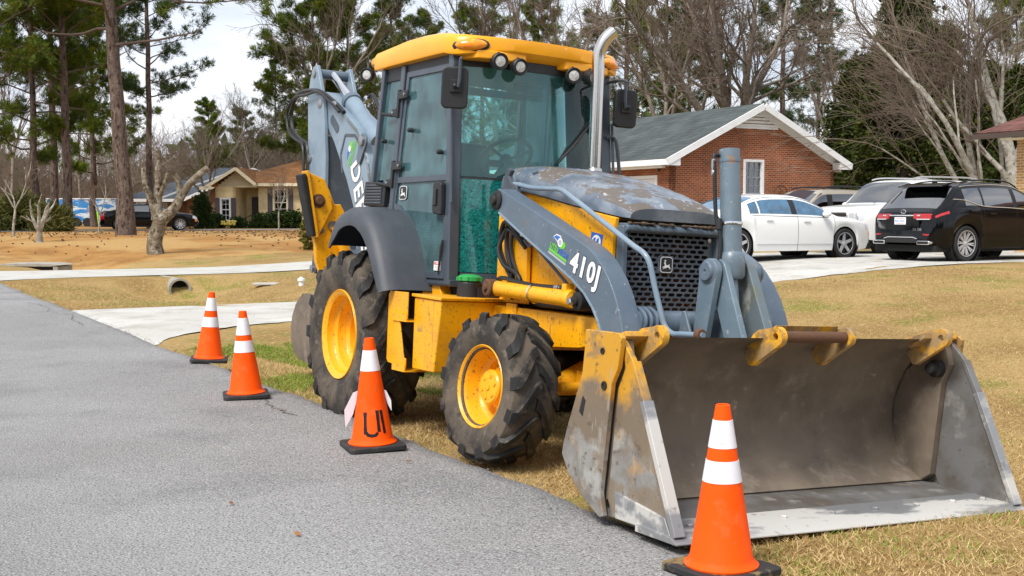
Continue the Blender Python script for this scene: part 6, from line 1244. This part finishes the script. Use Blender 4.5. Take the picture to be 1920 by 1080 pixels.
x, y = -5.6, 27.2; tag(MB().prism(rrect(.55, .40, .05), 'z', 0, .04).build('meter_lid', 'concrete', loc=(x, y, G(x, y) + .01), bevel=.008), 'pale square meter box lid lying flush in the ditch bank grass', 'meter lid')
# ================================================================ TREES
mat('pine_bark', (.115, .085, .070), .95, layers=[((.20, .155, .13), 6, .45, .65, .8, None, (1, 1, .35)), ((.035, .022, .018), 11, .52, .62, .9, None, (1, 1, .3))], bump=[(14, .9, 4, .06)], spec=.1)
mat('grey_bark', (.19, .155, .125), .95, layers=[((.30, .27, .23), 5, .45, .65, .8), ((.08, .06, .05), 8, .55, .66, .8)], bump=[(18, .6, 4, .03)], spec=.1)
mat('pale_bark', (.27, .245, .20), .9, layers=[((.42, .40, .35), 4, .42, .6, .8, None, (1, 1, 1.6)), ((.10, .085, .065), 9, .56, .64, .8)], bump=[(18, .4)], spec=.15)
mat('twig', (.155, .115, .088), .9, obj_var=.2, layers=[((.26, .215, .17), .5, .45, .65, .7)], spec=.1)
mat('twig_pale', (.30, .26, .21), .9, layers=[((.17, .13, .10), .6, .45, .65, .7)], spec=.1); mat('twig_dark', (.12, .092, .075), .95, spec=.1)
mat('old_bark', (.17, .135, .095), .95, layers=[((.34, .31, .25), 5, .46, .62, .85), ((.055, .04, .028), 9, .52, .62, .9, None, (1, 1, .4))], bump=[(16, 1., 4, .05)], spec=.1)
def leafmat(name, a, b, c, sc=.55, fine=6): mat(name, a, .75, layers=[(b, sc, .40, .62, .85), (c, sc*2.7, .52, .70, .8), (a, fine, .55, .7, .5)], obj_var=.16, spec=.2)
leafmat('needles', (.105, .150, .010), (.045, .082, .010), (.23, .23, .010)); leafmat('needles_blue', (.052, .095, .022), (.026, .055, .016), (.12, .15, .016)); leafmat('cedar_green', (.048, .066, .010), (.020, .033, .007), (.10, .105, .010)); leafmat('holly', (.035, .065, .012), (.012, .028, .007), (.08, .12, .015), 2.0); leafmat('bush_gold', (.11, .10, .012), (.05, .055, .01), (.17, .16, .02), 2.5); leafmat('thicket_leaf', (.12, .12, .03), (.06, .07, .02), (.2, .19, .05), 1.5)
def np_mesh(name, vs, fs, m, loop=3):
    me = bpy.data.meshes.new(name); n = len(vs); f = len(fs); me.vertices.add(n); me.vertices.foreach_set('co', np.asarray(vs, np.float32).ravel()); me.loops.add(f*loop); me.loops.foreach_set('vertex_index', np.asarray(fs, np.int32).ravel())
    me.polygons.add(f); me.polygons.foreach_set('loop_start', np.arange(f, dtype=np.int32)*loop); me.polygons.foreach_set('loop_total', np.full(f, loop, np.int32)) if False else None
    me.materials.append(MATS[m]); me.update(calc_edges=True); return me
def unit(a): return a / np.maximum(np.linalg.norm(a, axis=-1, keepdims=True), 1e-9)
def seg_mesh(name, A, B, ra, rb, m, n=4):
    """tapered n-sided sticks between arrays of points"""
    A, B, ra, rb = map(np.asarray, (A, B, ra, rb)); d = unit(B - A); h = np.where(np.abs(d[:, 2:3]) > .9, np.array([[1., 0, 0]]), np.array([[0, 0, 1.]])); u = unit(np.cross(d, h)); w_ = np.cross(d, u); k = len(A)
    an = np.arange(n)*2*np.pi/n; ring = u[:, None]*np.cos(an)[None, :, None] + w_[:, None]*np.sin(an)[None, :, None]
    vs = np.concatenate([A[:, None] + ring*ra[:, None, None], B[:, None] + ring*rb[:, None, None]], 1).reshape(-1, 3); o = (np.arange(k)*2*n)[:, None, None]; i = np.arange(n); q = np.stack([i, (i+1) % n, n + (i+1) % n, n + i], -1)[None]
    me = np_mesh(name, vs, (o + q).reshape(-1, 4), m, 4); me.shade_smooth(); return me
def tuft_mesh(name, C, D, L_, wd, per, m, spread=.9, r=None):
    """needle tufts: per triangles fanning from each centre C about direction D"""
    r = r or rng; k = len(C); dirs = unit(D[:, None] + r.normal(0, spread, (k, per, 3))); ln = L_ * r.uniform(.6, 1.25, (k, per, 1)); sd = unit(np.cross(dirs, r.normal(0, 1, (k, per, 3)))) * wd * r.uniform(.6, 1.3, (k, per, 1))
    b0 = C[:, None] + dirs*ln*.05; mid_ = C[:, None] + dirs*ln*.55; tip = C[:, None] + dirs*ln
    vs = np.stack([b0, mid_ + sd, tip, mid_ - sd], 2).reshape(-1, 3); f = np.arange(k*per)[:, None]*4 + np.array([[0, 1, 2, 3]]); return np_mesh(name, vs, f, m, 4)
def branch_path(r, p, d, L_, k, up, wob):
    pts = [p]
    for i in range(k): d = unit(d + r.normal(0, wob, 3) + np.array([0, 0, up])); p = p + d * L_ / k; pts.append(p)
    return pts, d
def pine_data(seed, H, rad, base=.5, lean=(0, 0), limb=4.2, dens=1., needles='needles', nl=36):
    r = np.random.default_rng(seed); k = 12; tr = [np.array([lean[0]*(i/k)**1.3 + r.normal(0, .04), lean[1]*(i/k)**1.3 + r.normal(0, .04), H*i/k]) for i in range(k + 1)]; tr[0][:2] = 0
    rad_ = [rad*(1.28 if i == 0 else 1)*(1 - .86*(i/k)**1.15) for i in range(k + 1)]
    b = MB(); b.tube([V(*p) for p in tr], [float(q) for q in rad_], 14); 
    A, B, ra, rb, C, D = [], [], [], [], [], []
    def at(h): f = h/H*k; i = min(int(f), k-1); return tr[i] + (tr[i+1]-tr[i])*(f-i), rad_[i] + (rad_[i+1]-rad_[i])*(f-i)
    for j in range(nl):
        f = (j + r.uniform(0, 1)) / nl; h = H*(base + (1-base)*f**.9*.99); p, rr = at(h); a = j*2.4 + r.normal(0, .4); Ln = limb*(1.12 - .80*f**1.3)*r.uniform(.6, 1.15)*(.5 + .5*min(1, f*5 + .35))
        d = np.array([math.cos(a), math.sin(a), .10 + .55*f + r.normal(0, .12)]); pts, dl = branch_path(r, p, unit(d), Ln, 6, .06, .16); r0 = max(.025, rr*.32)
        for i in range(6): A.append(pts[i]); B.append(pts[i+1]); ra.append(r0*(1 - .8*i/6)); rb.append(r0*(1 - .8*(i+1)/6))
        if r.uniform() < .10 + .25*(f < .12): continue
        for i in range(2, 7):
            for q in range(int(2 + 2*dens)):
                sd_ = unit(dl + r.normal(0, .75, 3) + np.array([0, 0, .25])); l2 = Ln*r.uniform(.10, .26)*(1.2 - .1*i); e = pts[i] + sd_*l2; A.append(pts[i]); B.append(e); ra.append(r0*.28); rb.append(.006)
                for z in range(int(3*dens) + 1): C.append(pts[i] + sd_*l2*r.uniform(.35, 1.05) + r.normal(0, .13, 3)); D.append(unit(sd_ + np.array([0, 0, .35])))
    return b, (np.array(A), np.array(B), np.array(ra), np.array(rb)), (np.array(C), np.array(D)), needles
def make_pine(seed, *a, nw=.014, nlen=.36, per=22, **k):
    b, sg, tf, nm = pine_data(seed, *a, **k); root = empty('pine_tree'); b.build('trunk', 'pine_bark', root, fix=False)
    o = bpy.data.objects.new('limbs', seg_mesh('limbs', *sg, 'twig_dark', 5)); COL.objects.link(o); o.parent = root
    o = bpy.data.objects.new('crown', tuft_mesh('crown', *tf, nlen, nw, per, nm, .62, np.random.default_rng(seed))); COL.objects.link(o); o.parent = root
    return root
def bare_data(seed, H, rad, forks=3, levels=5, spread=.55, up=.05, first=.28, droop=0., base_dirs=None, kids=(4, 5, 5, 5, 4), lenk=.62, wob=.10, chr_=.58):
    r = np.random.default_rng(seed); S0, S1 = [], []
    def grow(p, d, L_, r0, lev):
        k = 5 if lev < 3 else 3; pts, dl = branch_path(r, p, d, L_, k, (up if lev < 2 else (up*.4 - droop)), wob + .03*lev); r1 = r0*(.55 if lev < 3 else .35)
        for i in range(k): (S0 if lev < 2 else S1).append((pts[i], pts[i+1], r0 + (r1-r0)*i/k, r0 + (r1-r0)*(i+1)/k))
        if lev >= levels: return
        n = kids[min(lev, len(kids)-1)]
        for j in range(n):
            t = .30 + .70*(j + r.uniform(.2, 1))/n; t = min(t, .999); f = t*k; i = int(f); q = pts[i] + (pts[i+1]-pts[i])*(f-i); loc = unit(pts[i+1]-pts[i]); ax_ = unit(np.cross(loc, r.normal(0, 1, 3))); an = spread*r.uniform(.6, 1.35)
            grow(q, unit(loc*math.cos(an) + ax_*math.sin(an)), L_*lenk*r.uniform(.65, 1.2)*(1.1 - .35*t), max(.004, (r0 + (r1-r0)*t)*chr_), lev + 1)
        grow(pts[-1], dl, L_*lenk*.9, r1, lev + 1)
    h0 = H*first
    if base_dirs: 
        for d, L_, rr in base_dirs: grow(np.array([0, 0, 0.]), unit(np.array(d)), L_, rr, 0)
    else:
        k = 6; pts, dl = branch_path(r, np.zeros(3), np.array([0, 0, 1.]), h0, k, .1, .05)
        for i in range(k): S0.append((pts[i], pts[i+1], rad*(1.25 if i == 0 else 1 - .05*i), rad*(1 - .05*(i+1))))
        for j in range(forks):
            a = 2*math.pi*(j + r.uniform(-.2, .2))/forks; e = r.uniform(.28, .62); grow(pts[-1], unit(np.array([math.cos(a)*e, math.sin(a)*e, 1.])), H*.34*r.uniform(.85, 1.1), rad*.62, 0)
    f = lambda S_: (np.array([s[0] for s in S_]), np.array([s[1] for s in S_]), np.array([s[2] for s in S_]), np.array([s[3] for s in S_]))
    return f(S0), f(S1)
def make_bare(seed, *a, bark='grey_bark', twig='twig', name='bare_tree', min_r=0., **k):
    s0, s1 = bare_data(seed, *a, **k); root = empty(name)
    if min_r: s1 = (s1[0], s1[1], np.maximum(s1[2], min_r), np.maximum(s1[3], min_r*.7))
    for nm, s_, m, n in (('trunk', s0, bark, 8), ('crown', s1, twig, 3)):
        o = bpy.data.objects.new(nm, seg_mesh(nm, *s_, m, n)); COL.objects.link(o); o.parent = root
    return root
def make_conifer(seed, H, rw, n=4200, m='cedar_green', name='cedar_tree', base=.05, leaf=.26, per=9, shape=.8, wd=.05, trunk_r=.22, clump=True):
    r = np.random.default_rng(seed); root = empty(name); b = MB().tube([V(0,0,0), V(.05,0,H*.4), V(0,.05,H*.95)], [trunk_r, trunk_r*.7, .03], 8); b.build('trunk', 'pine_bark', root, fix=False)
    nb = 150 if clump else 60; hb = r.uniform(base, .97, nb)**1.0; ab = r.uniform(0, 2*np.pi, nb); lb = rw*(1 - hb**1.5)**shape*r.uniform(.55, 1.15, nb); tip = np.stack([lb*np.cos(ab), lb*np.sin(ab), H*hb + lb*.12], -1); org = np.stack([0*lb, 0*lb, H*hb*.97], -1)
    i = r.integers(0, nb, n); t = r.uniform(.25, 1.05, n)[:, None]**.7; C = org[i] + (tip[i]-org[i])*t + r.normal(0, .16 + .03*rw, (n, 3)); D = unit((tip[i]-org[i]) + np.array([[0, 0, .2]]))
    o = bpy.data.objects.new('limbs', seg_mesh('limbs', org, tip, np.full(nb, .05), np.full(nb, .01), 'twig_dark', 4)); COL.objects.link(o); o.parent = root
    o = bpy.data.objects.new('crown', tuft_mesh('crown', C, D, leaf, wd, per, m, .8, r)); COL.objects.link(o); o.parent = root; return root
def plant(src, u, depth, label, cat='tree', rz=0., s=1., group=None, first=False, dz=0., lean=0., tilt=0.):
    x = (u - 960) / 2243.5 * depth; o = src if first else copy_tree(src)
    o.location = (x, depth, G(x, depth) - .05 + dz); o.rotation_euler = (tilt, lean, rz); o.scale = (s, s, s) if not isinstance(s, tuple) else s
    tag(o, label, cat, group); return o
PG, BG_ = 'tall pines behind the houses', 'bare winter trees'
pA = make_pine(11, 22, .35, base=.36, lean=(-1.6, 0), limb=5.4, dens=1.15, nl=46)
plant(pA, 237, 51, 'thick leaning pine trunk standing nearest the left driveway', group=PG, first=True)
pB = make_pine(12, 21, .26, base=.30, limb=4.6, nl=50, dens=1.4); pC = make_pine(13, 24, .24, base=.34, limb=3.9, needles='needles_blue', nl=44); pD = make_pine(14, 19, .22, base=.20, limb=4.6, needles='needles', dens=1.5, nl=54)
plant(pB, 128, 64, 'pine with dark straight trunk second left of the thick leaning pine', rz=.5, group=PG, first=True)
plant(pC, 104, 72, 'thin pine trunk beside the painted trailer', rz=1.0, group=PG, first=True)
plant(pD, 68, 66, 'bushy pine at the left edge with low green boughs', rz=2.2, group=PG, first=True)
plant(pB, -10, 60, 'pine cut by the left frame edge with overhanging boughs', rz=3.3, s=.95, group=PG)
plant(pC, 284, 74, 'slender pine with layered boughs against white sky right of the thick pine', rz=4.0, s=.92, group=PG)
plant(pD, 178, 84, 'pine whose trunk rises behind the barrier boards', rz=5.0, s=1.0, group=PG)
plant(pD, 395, 118, 'distant pine above the slate roof ridge', rz=1.1, s=.62, group=PG)
plant(pB, 455, 125, 'low dark pine above the yellow house gable', rz=2.1, s=.55, group=PG)
plant(pD, 592, 84, 'pine with spreading boughs left of the raised dipper arm', rz=.2, s=1.02, group=PG)
plant(pD, 655, 92, 'green pine rising behind the boom and cab roof edge', rz=3.0, s=1.1, group=PG)
plant(pC, 735, 105, 'tall pine seen over the rear edge of the cab roof', rz=2.5, s=1.05, group=PG)
for u, d, sc, rz, lab, src in ((800, 112, 1.0, .3, 'pine over the left half of the yellow cab roof', pD), (905, 100, 1.0, 1.4, 'pine crown above the middle of the cab roof', pB), (1010, 108, 1.05, 2.7, 'pine crown above the right half of the cab roof', pD), (1172, 82, 1.0, 4.4, 'pine with thick dark trunk right behind the exhaust stack', pB), (1246, 92, 1.0, .9, 'pine trunk above the ridge left end of the brick house', pC), (1290, 98, .98, 2.0, 'second pine trunk left of the forked oak', pB), (1463, 84, 1.0, 3.6, 'straight pine trunk just right of the brick gable peak', pC), (1530, 104, .95, 5.2, 'thinner pine between the gable and the cedars', pC), (1700, 112, 1.1, 1.7, 'tall pine behind the cedar clump', pD), (1895, 95, 1.05, 2.9, 'pine behind the mottled trunks at right edge', pD), (520, 135, .8, 4.9, 'far pine in the sky gap above the yellow roof', pC)):
    plant(src, u, d, lab, rz=rz, s=sc, group=PG)
# bare trees
oak = make_bare(21, 17, .42, forks=5, levels=4, spread=.62, first=.20, bark='grey_bark', up=.05, kids=(5, 5, 4, 4), min_r=.009, lenk=.66, chr_=.5)
plant(oak, 1372, 62, 'big forked bare oak rising behind the brick house ridge', rz=.6, s=1.08, group=BG_, first=True)
t2 = make_bare(22, 15, .22, forks=3, levels=4, spread=.5, first=.3, kids=(4, 5, 4, 3), min_r=.009, lenk=.66); t3 = make_bare(23, 13, .18, forks=4, levels=4, spread=.6, first=.18, kids=(4, 4, 4, 3), twig='twig_pale', min_r=.009, lenk=.66); t4 = make_bare(26, 16, .2, forks=3, levels=4, spread=.45, first=.4, kids=(4, 5, 4, 3), twig='twig_dark', min_r=.010, lenk=.66)
for i, (src, u, d, sc, rz, lab) in enumerate(((t2, 620, 82, 1.25, .4, 'bare grey tree rising behind the raised boom'), (t3, 700, 88, 1.2, 2.0, 'bare tree with pale twigs beside the rear cab corner'), (t4, 940, 84, 1.2, 4.0, 'bare tree above the roof work lamps'), (t2, 1040, 78, 1.25, 5.0, 'bare tree above the right end of the cab roof'), (t3, 1100, 80, 1.3, 1.0, 'bare pale tree beside the exhaust outlet'), (t2, 1235, 66, 1.05, 3.3, 'bare tree over the grey roof slope'), (t2, 1555, 68, 1.0, 4.6, 'bare tree at the right eave of the brick house'), (t3, 1830, 70, 1.2, 2.4, 'bare tree crown between cedars and mottled trunks'),
    (t3, 395, 92, .85, 1.5, 'reddish bare tree in the sky gap above the slate roofs'), (t4, 20, 88, .8, 2.0, 'bare tree among the left pines at frame edge'), (t2, 150, 96, .85, 3.1, 'bare tree behind the painted trailer'), (t3, 225, 94, .8, 5.1, 'bare tree behind the thick leaning pine'), (t4, 470, 110, .75, .3, 'bare tree over the porch gable'), )):
    plant(src, u, d, lab, rz=rz, s=sc, group=BG_, first='label' not in src)
# mottled multi-stem trees at the right edge, sweeping left
crape = make_bare(24, 9, .2, levels=4, spread=.42, up=.03, bark='pale_bark', twig='twig', base_dirs=[((-.34,.05,1), 3.6, .15), ((.03,.0,1), 4.6, .21), ((-.62,-.1,1), 3.9, .11)], kids=(4, 5, 4, 3), lenk=.76, droop=.03, wob=.10, min_r=.006, chr_=.42, name='mottled_tree')
plant(crape, 1852, 41, 'pale mottled multi stem tree with branches sweeping left at the right edge', rz=0, group=BG_, first=True, dz=-.1, s=1.15)
crape2 = make_bare(27, 9, .2, levels=4, spread=.45, up=.03, bark='pale_bark', twig='twig', base_dirs=[((.02,.0,1), 4.6, .24), ((-.5,.05,.8), 4.4, .13)], kids=(4, 5, 4, 3), lenk=.76, droop=.04, wob=.10, min_r=.006, chr_=.42, name='mottled_tree')
plant(crape2, 1897, 39, 'thick pale mottled trunk against the tan house corner', rz=.1, group=BG_, first=True, dz=-.1, s=1.12)
# cedars
cA = make_conifer(31, 10.5, 3.0, 5200, base=.14); cB = make_conifer(32, 9, 2.8, 4600, base=.10)
for i, (src, u, d, sc, rz, lab) in enumerate(((cA, 1690, 56, 1.12, 0, 'dark green cedar tree, tallest of the clump behind the white SUV'), (cB, 1612, 60, .98, 1, 'dark cedar with low boughs right of the brick gable'), (cA, 1760, 60, .98, 2.5, 'dark cedar right of the tallest cedar'), (cB, 1838, 64, 1.0, 4, 'dark evergreen behind the mottled trunks'), (cB, 1905, 58, .9, 5, 'evergreen shrub tree behind the tan house eave'))):
    plant(src, u, d, lab, rz=rz, s=sc, group='dark cedars right of the brick house', first=(i < 2))
# understory behind the left houses and woods
th = []
def thicket(name, n, xr, yr, hr, m, lab, kind='stuff', seed=5):
    r = np.random.default_rng(seed); x = r.uniform(*xr, n); y = r.uniform(*yr, n); z = gz(x, y); h = r.uniform(*hr, n); A = np.stack([x, y, z], -1); segs = []
    B = A + np.stack([r.normal(0, .35, n)*h*.35, r.normal(0, .35, n)*h*.35, h], -1); S_ = [(A, B, np.full(n, .035), np.full(n, .012))]
    for k in range(5):
        t = r.uniform(.3, 1, (n, 1)); p = A + (B-A)*t; q = p + np.stack([r.normal(0, .5, n)*h*.45, r.normal(0, .5, n)*h*.45, h*r.uniform(.05, .45, n)], -1); S_.append((p, q, np.full(n, .018), np.full(n, .008)))
        t2_ = r.uniform(.4, 1, (n, 1)); p2 = p + (q-p)*t2_; q2 = p2 + np.stack([r.normal(0, .4, n)*h*.3, r.normal(0, .4, n)*h*.3, h*r.uniform(.0, .3, n)], -1); S_.append((p2, q2, np.full(n, .012), np.full(n, .006)))
    me = seg_mesh(name, *[np.concatenate([s_[i] for s_ in S_]) for i in range(4)], m, 3); o = bpy.data.objects.new(name, me); COL.objects.link(o); tag(o, lab, 'undergrowth', kind=kind)
thicket('leafless_undergrowth', 2600, (-78, -22), (116, 145), (2.5, 9), 'twig', 'grey brown leafless undergrowth behind the left houses')
thicket('leafless_undergrowth', 1800, (-22, 26), (105, 140), (3, 10), 'twig_dark', 'leafless woods filling the gap behind the digger', seed=6)
thicket('leafless_undergrowth', 2400, (4, 60), (70, 110), (1.5, 7), 'twig', 'leafless brush behind the cedars and brick house', seed=8)
# distant wood edge: a mass of foliage far behind everything
r_ = np.random.default_rng(77); n = 9000; x = r_.uniform(-150, 150, n); y = r_.uniform(150, 190, n); hmax = 9 + 3*np.sin(x*.13) + 3*np.sin(x*.047 + 1); C = np.stack([x, y, .5 + hmax*r_.uniform(0, 1, n)**.8], -1)
o = bpy.data.objects.new('distant_woods', tuft_mesh('distant_woods', C, np.tile([0, 0, 1.], (n, 1)), 2.2, .5, 5, 'needles_blue', 1.2, r_)); COL.objects.link(o); tag(o, 'far wood edge closing the view behind all houses', 'woods', kind='stuff')
# unseen woods added behind the camera to darken glass and car reflections
n = 7000; x = r_.uniform(-70, 70, n); y = r_.uniform(-52, -34, n); C = np.stack([x, y, .3 + (9 + 3*np.sin(x*.2))*r_.uniform(0, 1, n)**.7], -1)
o = bpy.data.objects.new('street_woods', tuft_mesh('street_woods', C, np.tile([0, 0, 1.], (n, 1)), 1.6, .35, 5, 'needles_blue', 1.2, r_)); COL.objects.link(o); tag(o, 'unseen wood edge added behind the camera for reflections', 'woods', kind='stuff')
# pruned tree by the driveway
def stub(pts, rs): return MB().tube(smooth_path(pts, 4), [float(np.interp(i, np.linspace(0, 4*(len(pts)-1), len(rs)), rs)) for i in range(4*(len(pts)-1)+1)], 12)
u, d = 293, 39.6; x = (u-960)/2243.5*d; pr = empty('pruned_tree', (x, d, G(x, d) - .05)); tag(pr, 'gnarled pruned tree with cut limbs on the left lawn', 'tree')
k = d/2243.5
def q(du, dv, y=0): return ((du-293)*k, y, (478-dv)*k)
b = stub([q(293,480), q(290,455), q(298,425), q(303,408)], [.30, .25, .23, .26]); tk = b.build('trunk', 'old_bark', pr, fix=False)
for pts, rs in (([q(303,412), q(325,392,.1), q(340,365,.2), q(358,340,.25), q(388,313,.3)], [.24,.17,.14,.12,.10]), ([q(297,412), q(297,390), q(299,350), q(300,300), q(299,283)], [.22,.16,.12,.11,.10]), ([q(295,405), q(288,375,-.1), q(278,345,-.2), q(276,305,-.2)], [.16,.12,.10,.08]), ([q(337,372,.2), q(333,345,.3), q(326,325,.3)], [.13,.10,.10]), ([q(300,370), q(312,350,-.2), q(322,325,-.3)], [.10,.06,.05])):
    stub(pts, rs).build('limb', 'old_bark', pr, fix=False)
for i, c in enumerate((q(289,462), q(306,425), q(300,352))): MB().ell(c, .14, .16, .12, 9, 6).build('burl', 'old_bark', pr)
sp_ = []
rr_ = np.random.default_rng(3); A, B = [], []
for c0 in (q(299,285), q(276,305,-.2), q(322,325,-.3), q(388,313,.3), q(326,325,.3), q(300,330)):
    for i in range(8):
        p = np.array(c0); dd_ = unit(np.array([rr_.normal(0, .5), rr_.normal(0, .5), 1.0]))
        for s_ in range(4): e = p + dd_*rr_.uniform(.2, .5); A.append(p); B.append(e); dd_ = unit(dd_ + rr_.normal(0, .25, 3)); p = e
o = bpy.data.objects.new('sprouts', seg_mesh('sprouts', np.array(A), np.array(B), np.full(len(A), .007), np.full(len(A), .005), 'twig', 3)); COL.objects.link(o); o.parent = pr
# small shrubs and saplings
sap = make_bare(41, 3.2, .05, forks=3, levels=4, spread=.5, first=.3, bark='pale_bark', twig='twig', kids=(3, 3, 3, 2), min_r=.006, name='sapling')
plant(sap, 524, 68, 'thin bare sapling in front of the yellow house windows', rz=.4, s=1.15, first=True, cat='sapling', group='bare saplings')
plant(sap, 26, 50, 'bare sapling near the left frame edge', rz=2, s=1.2, cat='sapling', group='bare saplings'); plant(sap, 186, 56, 'bare sapling left of the thick leaning pine', rz=3, s=.95, cat='sapling', group='bare saplings')
stump = make_bare(42, 1.9, .13, forks=4, levels=2, spread=.5, first=.2, bark='pale_bark', twig='twig_pale', kids=(2, 2, 2), min_r=.02, name='pruned_shrub'); plant(stump, 75, 43, 'knobbly pruned shrub stump on the far left lawn', first=True, cat='shrub', s=1.1)
hol = make_conifer(51, 3.1, 1.1, 1500, 'holly', 'holly_shrub', .02, .16, 8, .55, .05, .06, False); plant(hol, 380, 74, 'dark conical holly between the slate roof and yellow houses', first=True, cat='shrub', s=.68)
gol = make_conifer(52, 3.0, .78, 1900, 'bush_gold', 'golden_shrub', .0, .15, 8, .35, .035, .05, False); plant(gol, 612, 41, 'golden green evergreen shrub behind the raised stabiliser pad', first=True, cat='shrub', s=.98)
gr_ = make_conifer(53, 1.2, 1.3, 900, 'thicket_leaf', 'grass_clump', .0, .45, 8, .5, .03, .02, False)
for i, (u, d, sc, lab) in enumerate(((95, 62, .9, 'yellow green grass clump at the foot of the left pines'), (40, 64, 1.2, 'olive bush behind the left saplings'))): plant(gr_, u, d, lab, cat='bush', s=sc, first=(i == 0), rz=i*2.)
hb_ = make_conifer(54, .8, .8, 700, 'holly', 'low_bush', .0, .14, 8, .4, .05, .03, False)
for i, (u, d, sc, lab) in enumerate(((404, 77, .9, 'rounded bush left of the yellow house corner'), (447, 76.5, .7, 'low bush at the porch steps'), (492, 77, .9, 'clipped bush right of the porch rail'), (520, 77, 1., 'clipped bush under the shuttered window'), (548, 77, 1.05, 'clipped bush nearest the stabiliser under the house'))): plant(hb_, u, d, lab, cat='bush', s=sc, first=(i == 0), rz=i*1.3, group='clipped bushes along the yellow house')
fl = MB(); rr2 = random.Random(4)
for i in range(40):
    x = (430 + rr2.uniform(-12, 12) - 960)/2243.5*75; y = 75 + rr2.uniform(-.5, .5); fl.ell((x, y, G(x, y) + rr2.uniform(.25, .5)), .06, .06, .06, 6, 4)
mat('daffodil', (.75, .62, .12), .6); tag(fl.build('daffodils', 'daffodil'), 'patch of pale yellow daffodils by the porch', 'flowers', kind='stuff')
# ================================================================ GRASS AND LITTER
def blades(name, n, region, hgt, wd, m, seed, keep=None, label=None, lean=.8):
    r = np.random.default_rng(seed); s = r.uniform(region[0], region[1], n); t = region[2] + (region[3]-region[2])*r.uniform(0, 1, n)**region[4]; x, y = xy(s, t)
    k = np.ones(n, bool) if keep is None else keep(s, t, x, y, r); x, y = x[k], y[k]; n = len(x); z = gz(x, y) + np.where(st(x, y)[1] > .4, .012*np.sin(x*2.1 + 1.3*np.cos(y*1.7))*np.cos(y*1.6), 0) - .004
    a = r.uniform(0, 2*np.pi, n); h = hgt*r.uniform(.45, 1.25, n); ln = r.normal(0, lean, (n, 2))*h[:, None]; w_ = wd*r.uniform(.6, 1.4, n); dx, dy = np.cos(a)*w_, np.sin(a)*w_
    vs = np.stack([np.stack([x-dx, y-dy, z], -1), np.stack([x+dx, y+dy, z], -1), np.stack([x+ln[:, 0], y+ln[:, 1], z+h], -1)], 1).reshape(-1, 3)
    o = bpy.data.objects.new(name, np_mesh(name, vs, np.arange(3*n).reshape(-1, 3), m, 3)); COL.objects.link(o); tag(o, label, 'grass', kind='stuff')
def not_drive(s, t): return ~(((s > 6.0) & (s < 12.0) & (t < 3)) | ((s > 8.3) & (s < 12.0)) | ((s > 8.3) & (s < 16) & (t > 7)) | ((s > 21.2) & (s < 27)))
def dens(f): return lambda s, t, x, y, r: not_drive(s, t) & (r.uniform(0, 1, len(s)) < np.clip((7.5/np.hypot(x, y))**f, .02, 1)) & (y > 3.2) & (np.abs(x) < .47*y + .6) & (t > .03 + .10*np.sin(s*2.3)*np.cos(s*.9))
def green(s, t, x, y, r):
    nz_ = np.sin(x*1.9 + 2*np.sin(y*.8)) + np.sin(y*2.3 + 1.7*np.sin(x*1.3)) + .9*np.sin(x*5.1 + y*4.3); return dens(1.2)(s, t, x, y, r) & (nz_ > np.where((s > 1.5) & (s < 8) & (t < 3), -1.0, np.where((s > 12.5) & (s < 18) & (t < 2.2), -.3, 1.1)))
blades('dormant_grass', 420000, (-6.5, 21, .02, 16, 1.35), .034, .0028, 'blade_tan', 1, dens(1.1), 'short tan dormant grass of the verge and lawn')
blades('straw_grass', 260000, (-6.5, 21, .02, 16, 1.35), .030, .0030, 'blade_straw', 2, dens(1.1), 'pale straw blades lying through the lawn', lean=1.3)
blades('brown_thatch', 200000, (-6.5, 21, .02, 16, 1.35), .022, .0032, 'blade_brown', 3, dens(1.1), 'brown thatch low in the lawn', lean=1.2)
blades('green_grass', 190000, (-6.5, 21, .02, 14, 1.2), .036, .0030, 'blade_green', 4, green, 'scattered green grass tufts in the tan lawn')
blades('green_grass', 70000, (1.2, 7.6, .12, 3.2, 1.0), .040, .0032, 'blade_green', 14, lambda s, t, x, y, r: not_drive(s, t) & (np.sin(x*2.3 + 1.5*np.sin(y*1.9)) + np.sin(y*3.1 + x) + .6*np.sin(x*9 + y*7) > .35), 'green grass patch beside the rear wheel')
# pine cones and litter on the far lawn
r = np.random.default_rng(9); n = 620; cx_ = r.uniform(34, 55, 40); ct_ = r.uniform(1, 22, 40); ci = r.integers(0, 40, n); s = np.clip(cx_[ci] + r.normal(0, 2.2, n), 31, 56.5); t = ct_[ci] + r.normal(0, 1.6, n); x, y = xy(s, t); b = MB()
for i in range(n): b.ell((x[i], y[i], G(x[i], y[i]) + .02), .045*r.uniform(.5, 1.2), .035*r.uniform(.5, 1.2), .025, 6, 4)
mat('pine_cone', (.10, .05, .025), .9); tag(b.build('pine_cones', 'pine_cone'), 'brown pine cones scattered over the far needle strewn lawn', 'pine cones', kind='stuff')
r = random.Random(12)
for i, (x, y, lab) in enumerate(((-1.45, 6.1, 'small orange leaf lying on the asphalt at lower left'), (-.62, 7.15, 'brown leaf beside the UI cone base'), (-1.75, 9.0, 'brown leaf right of the second cone base'), (-1.0, 5.5, 'tiny tan leaf on the asphalt near the bottom edge'))):
    rows = [[(a*.012*(1 - .7*abs(c)), c*.018, .006*math.sin(a*2 + c)) for a in (-1, 0, 1)] for c in (-1, -.5, 0, .5, 1)]; o = MB().shell(rows, .001).build('fallen_leaf', 'dead_leaf', loc=(x, y, .012), rot=(.2, .1, r.uniform(0, 6))); tag(o, lab, 'leaf', 'fallen leaves on the road')
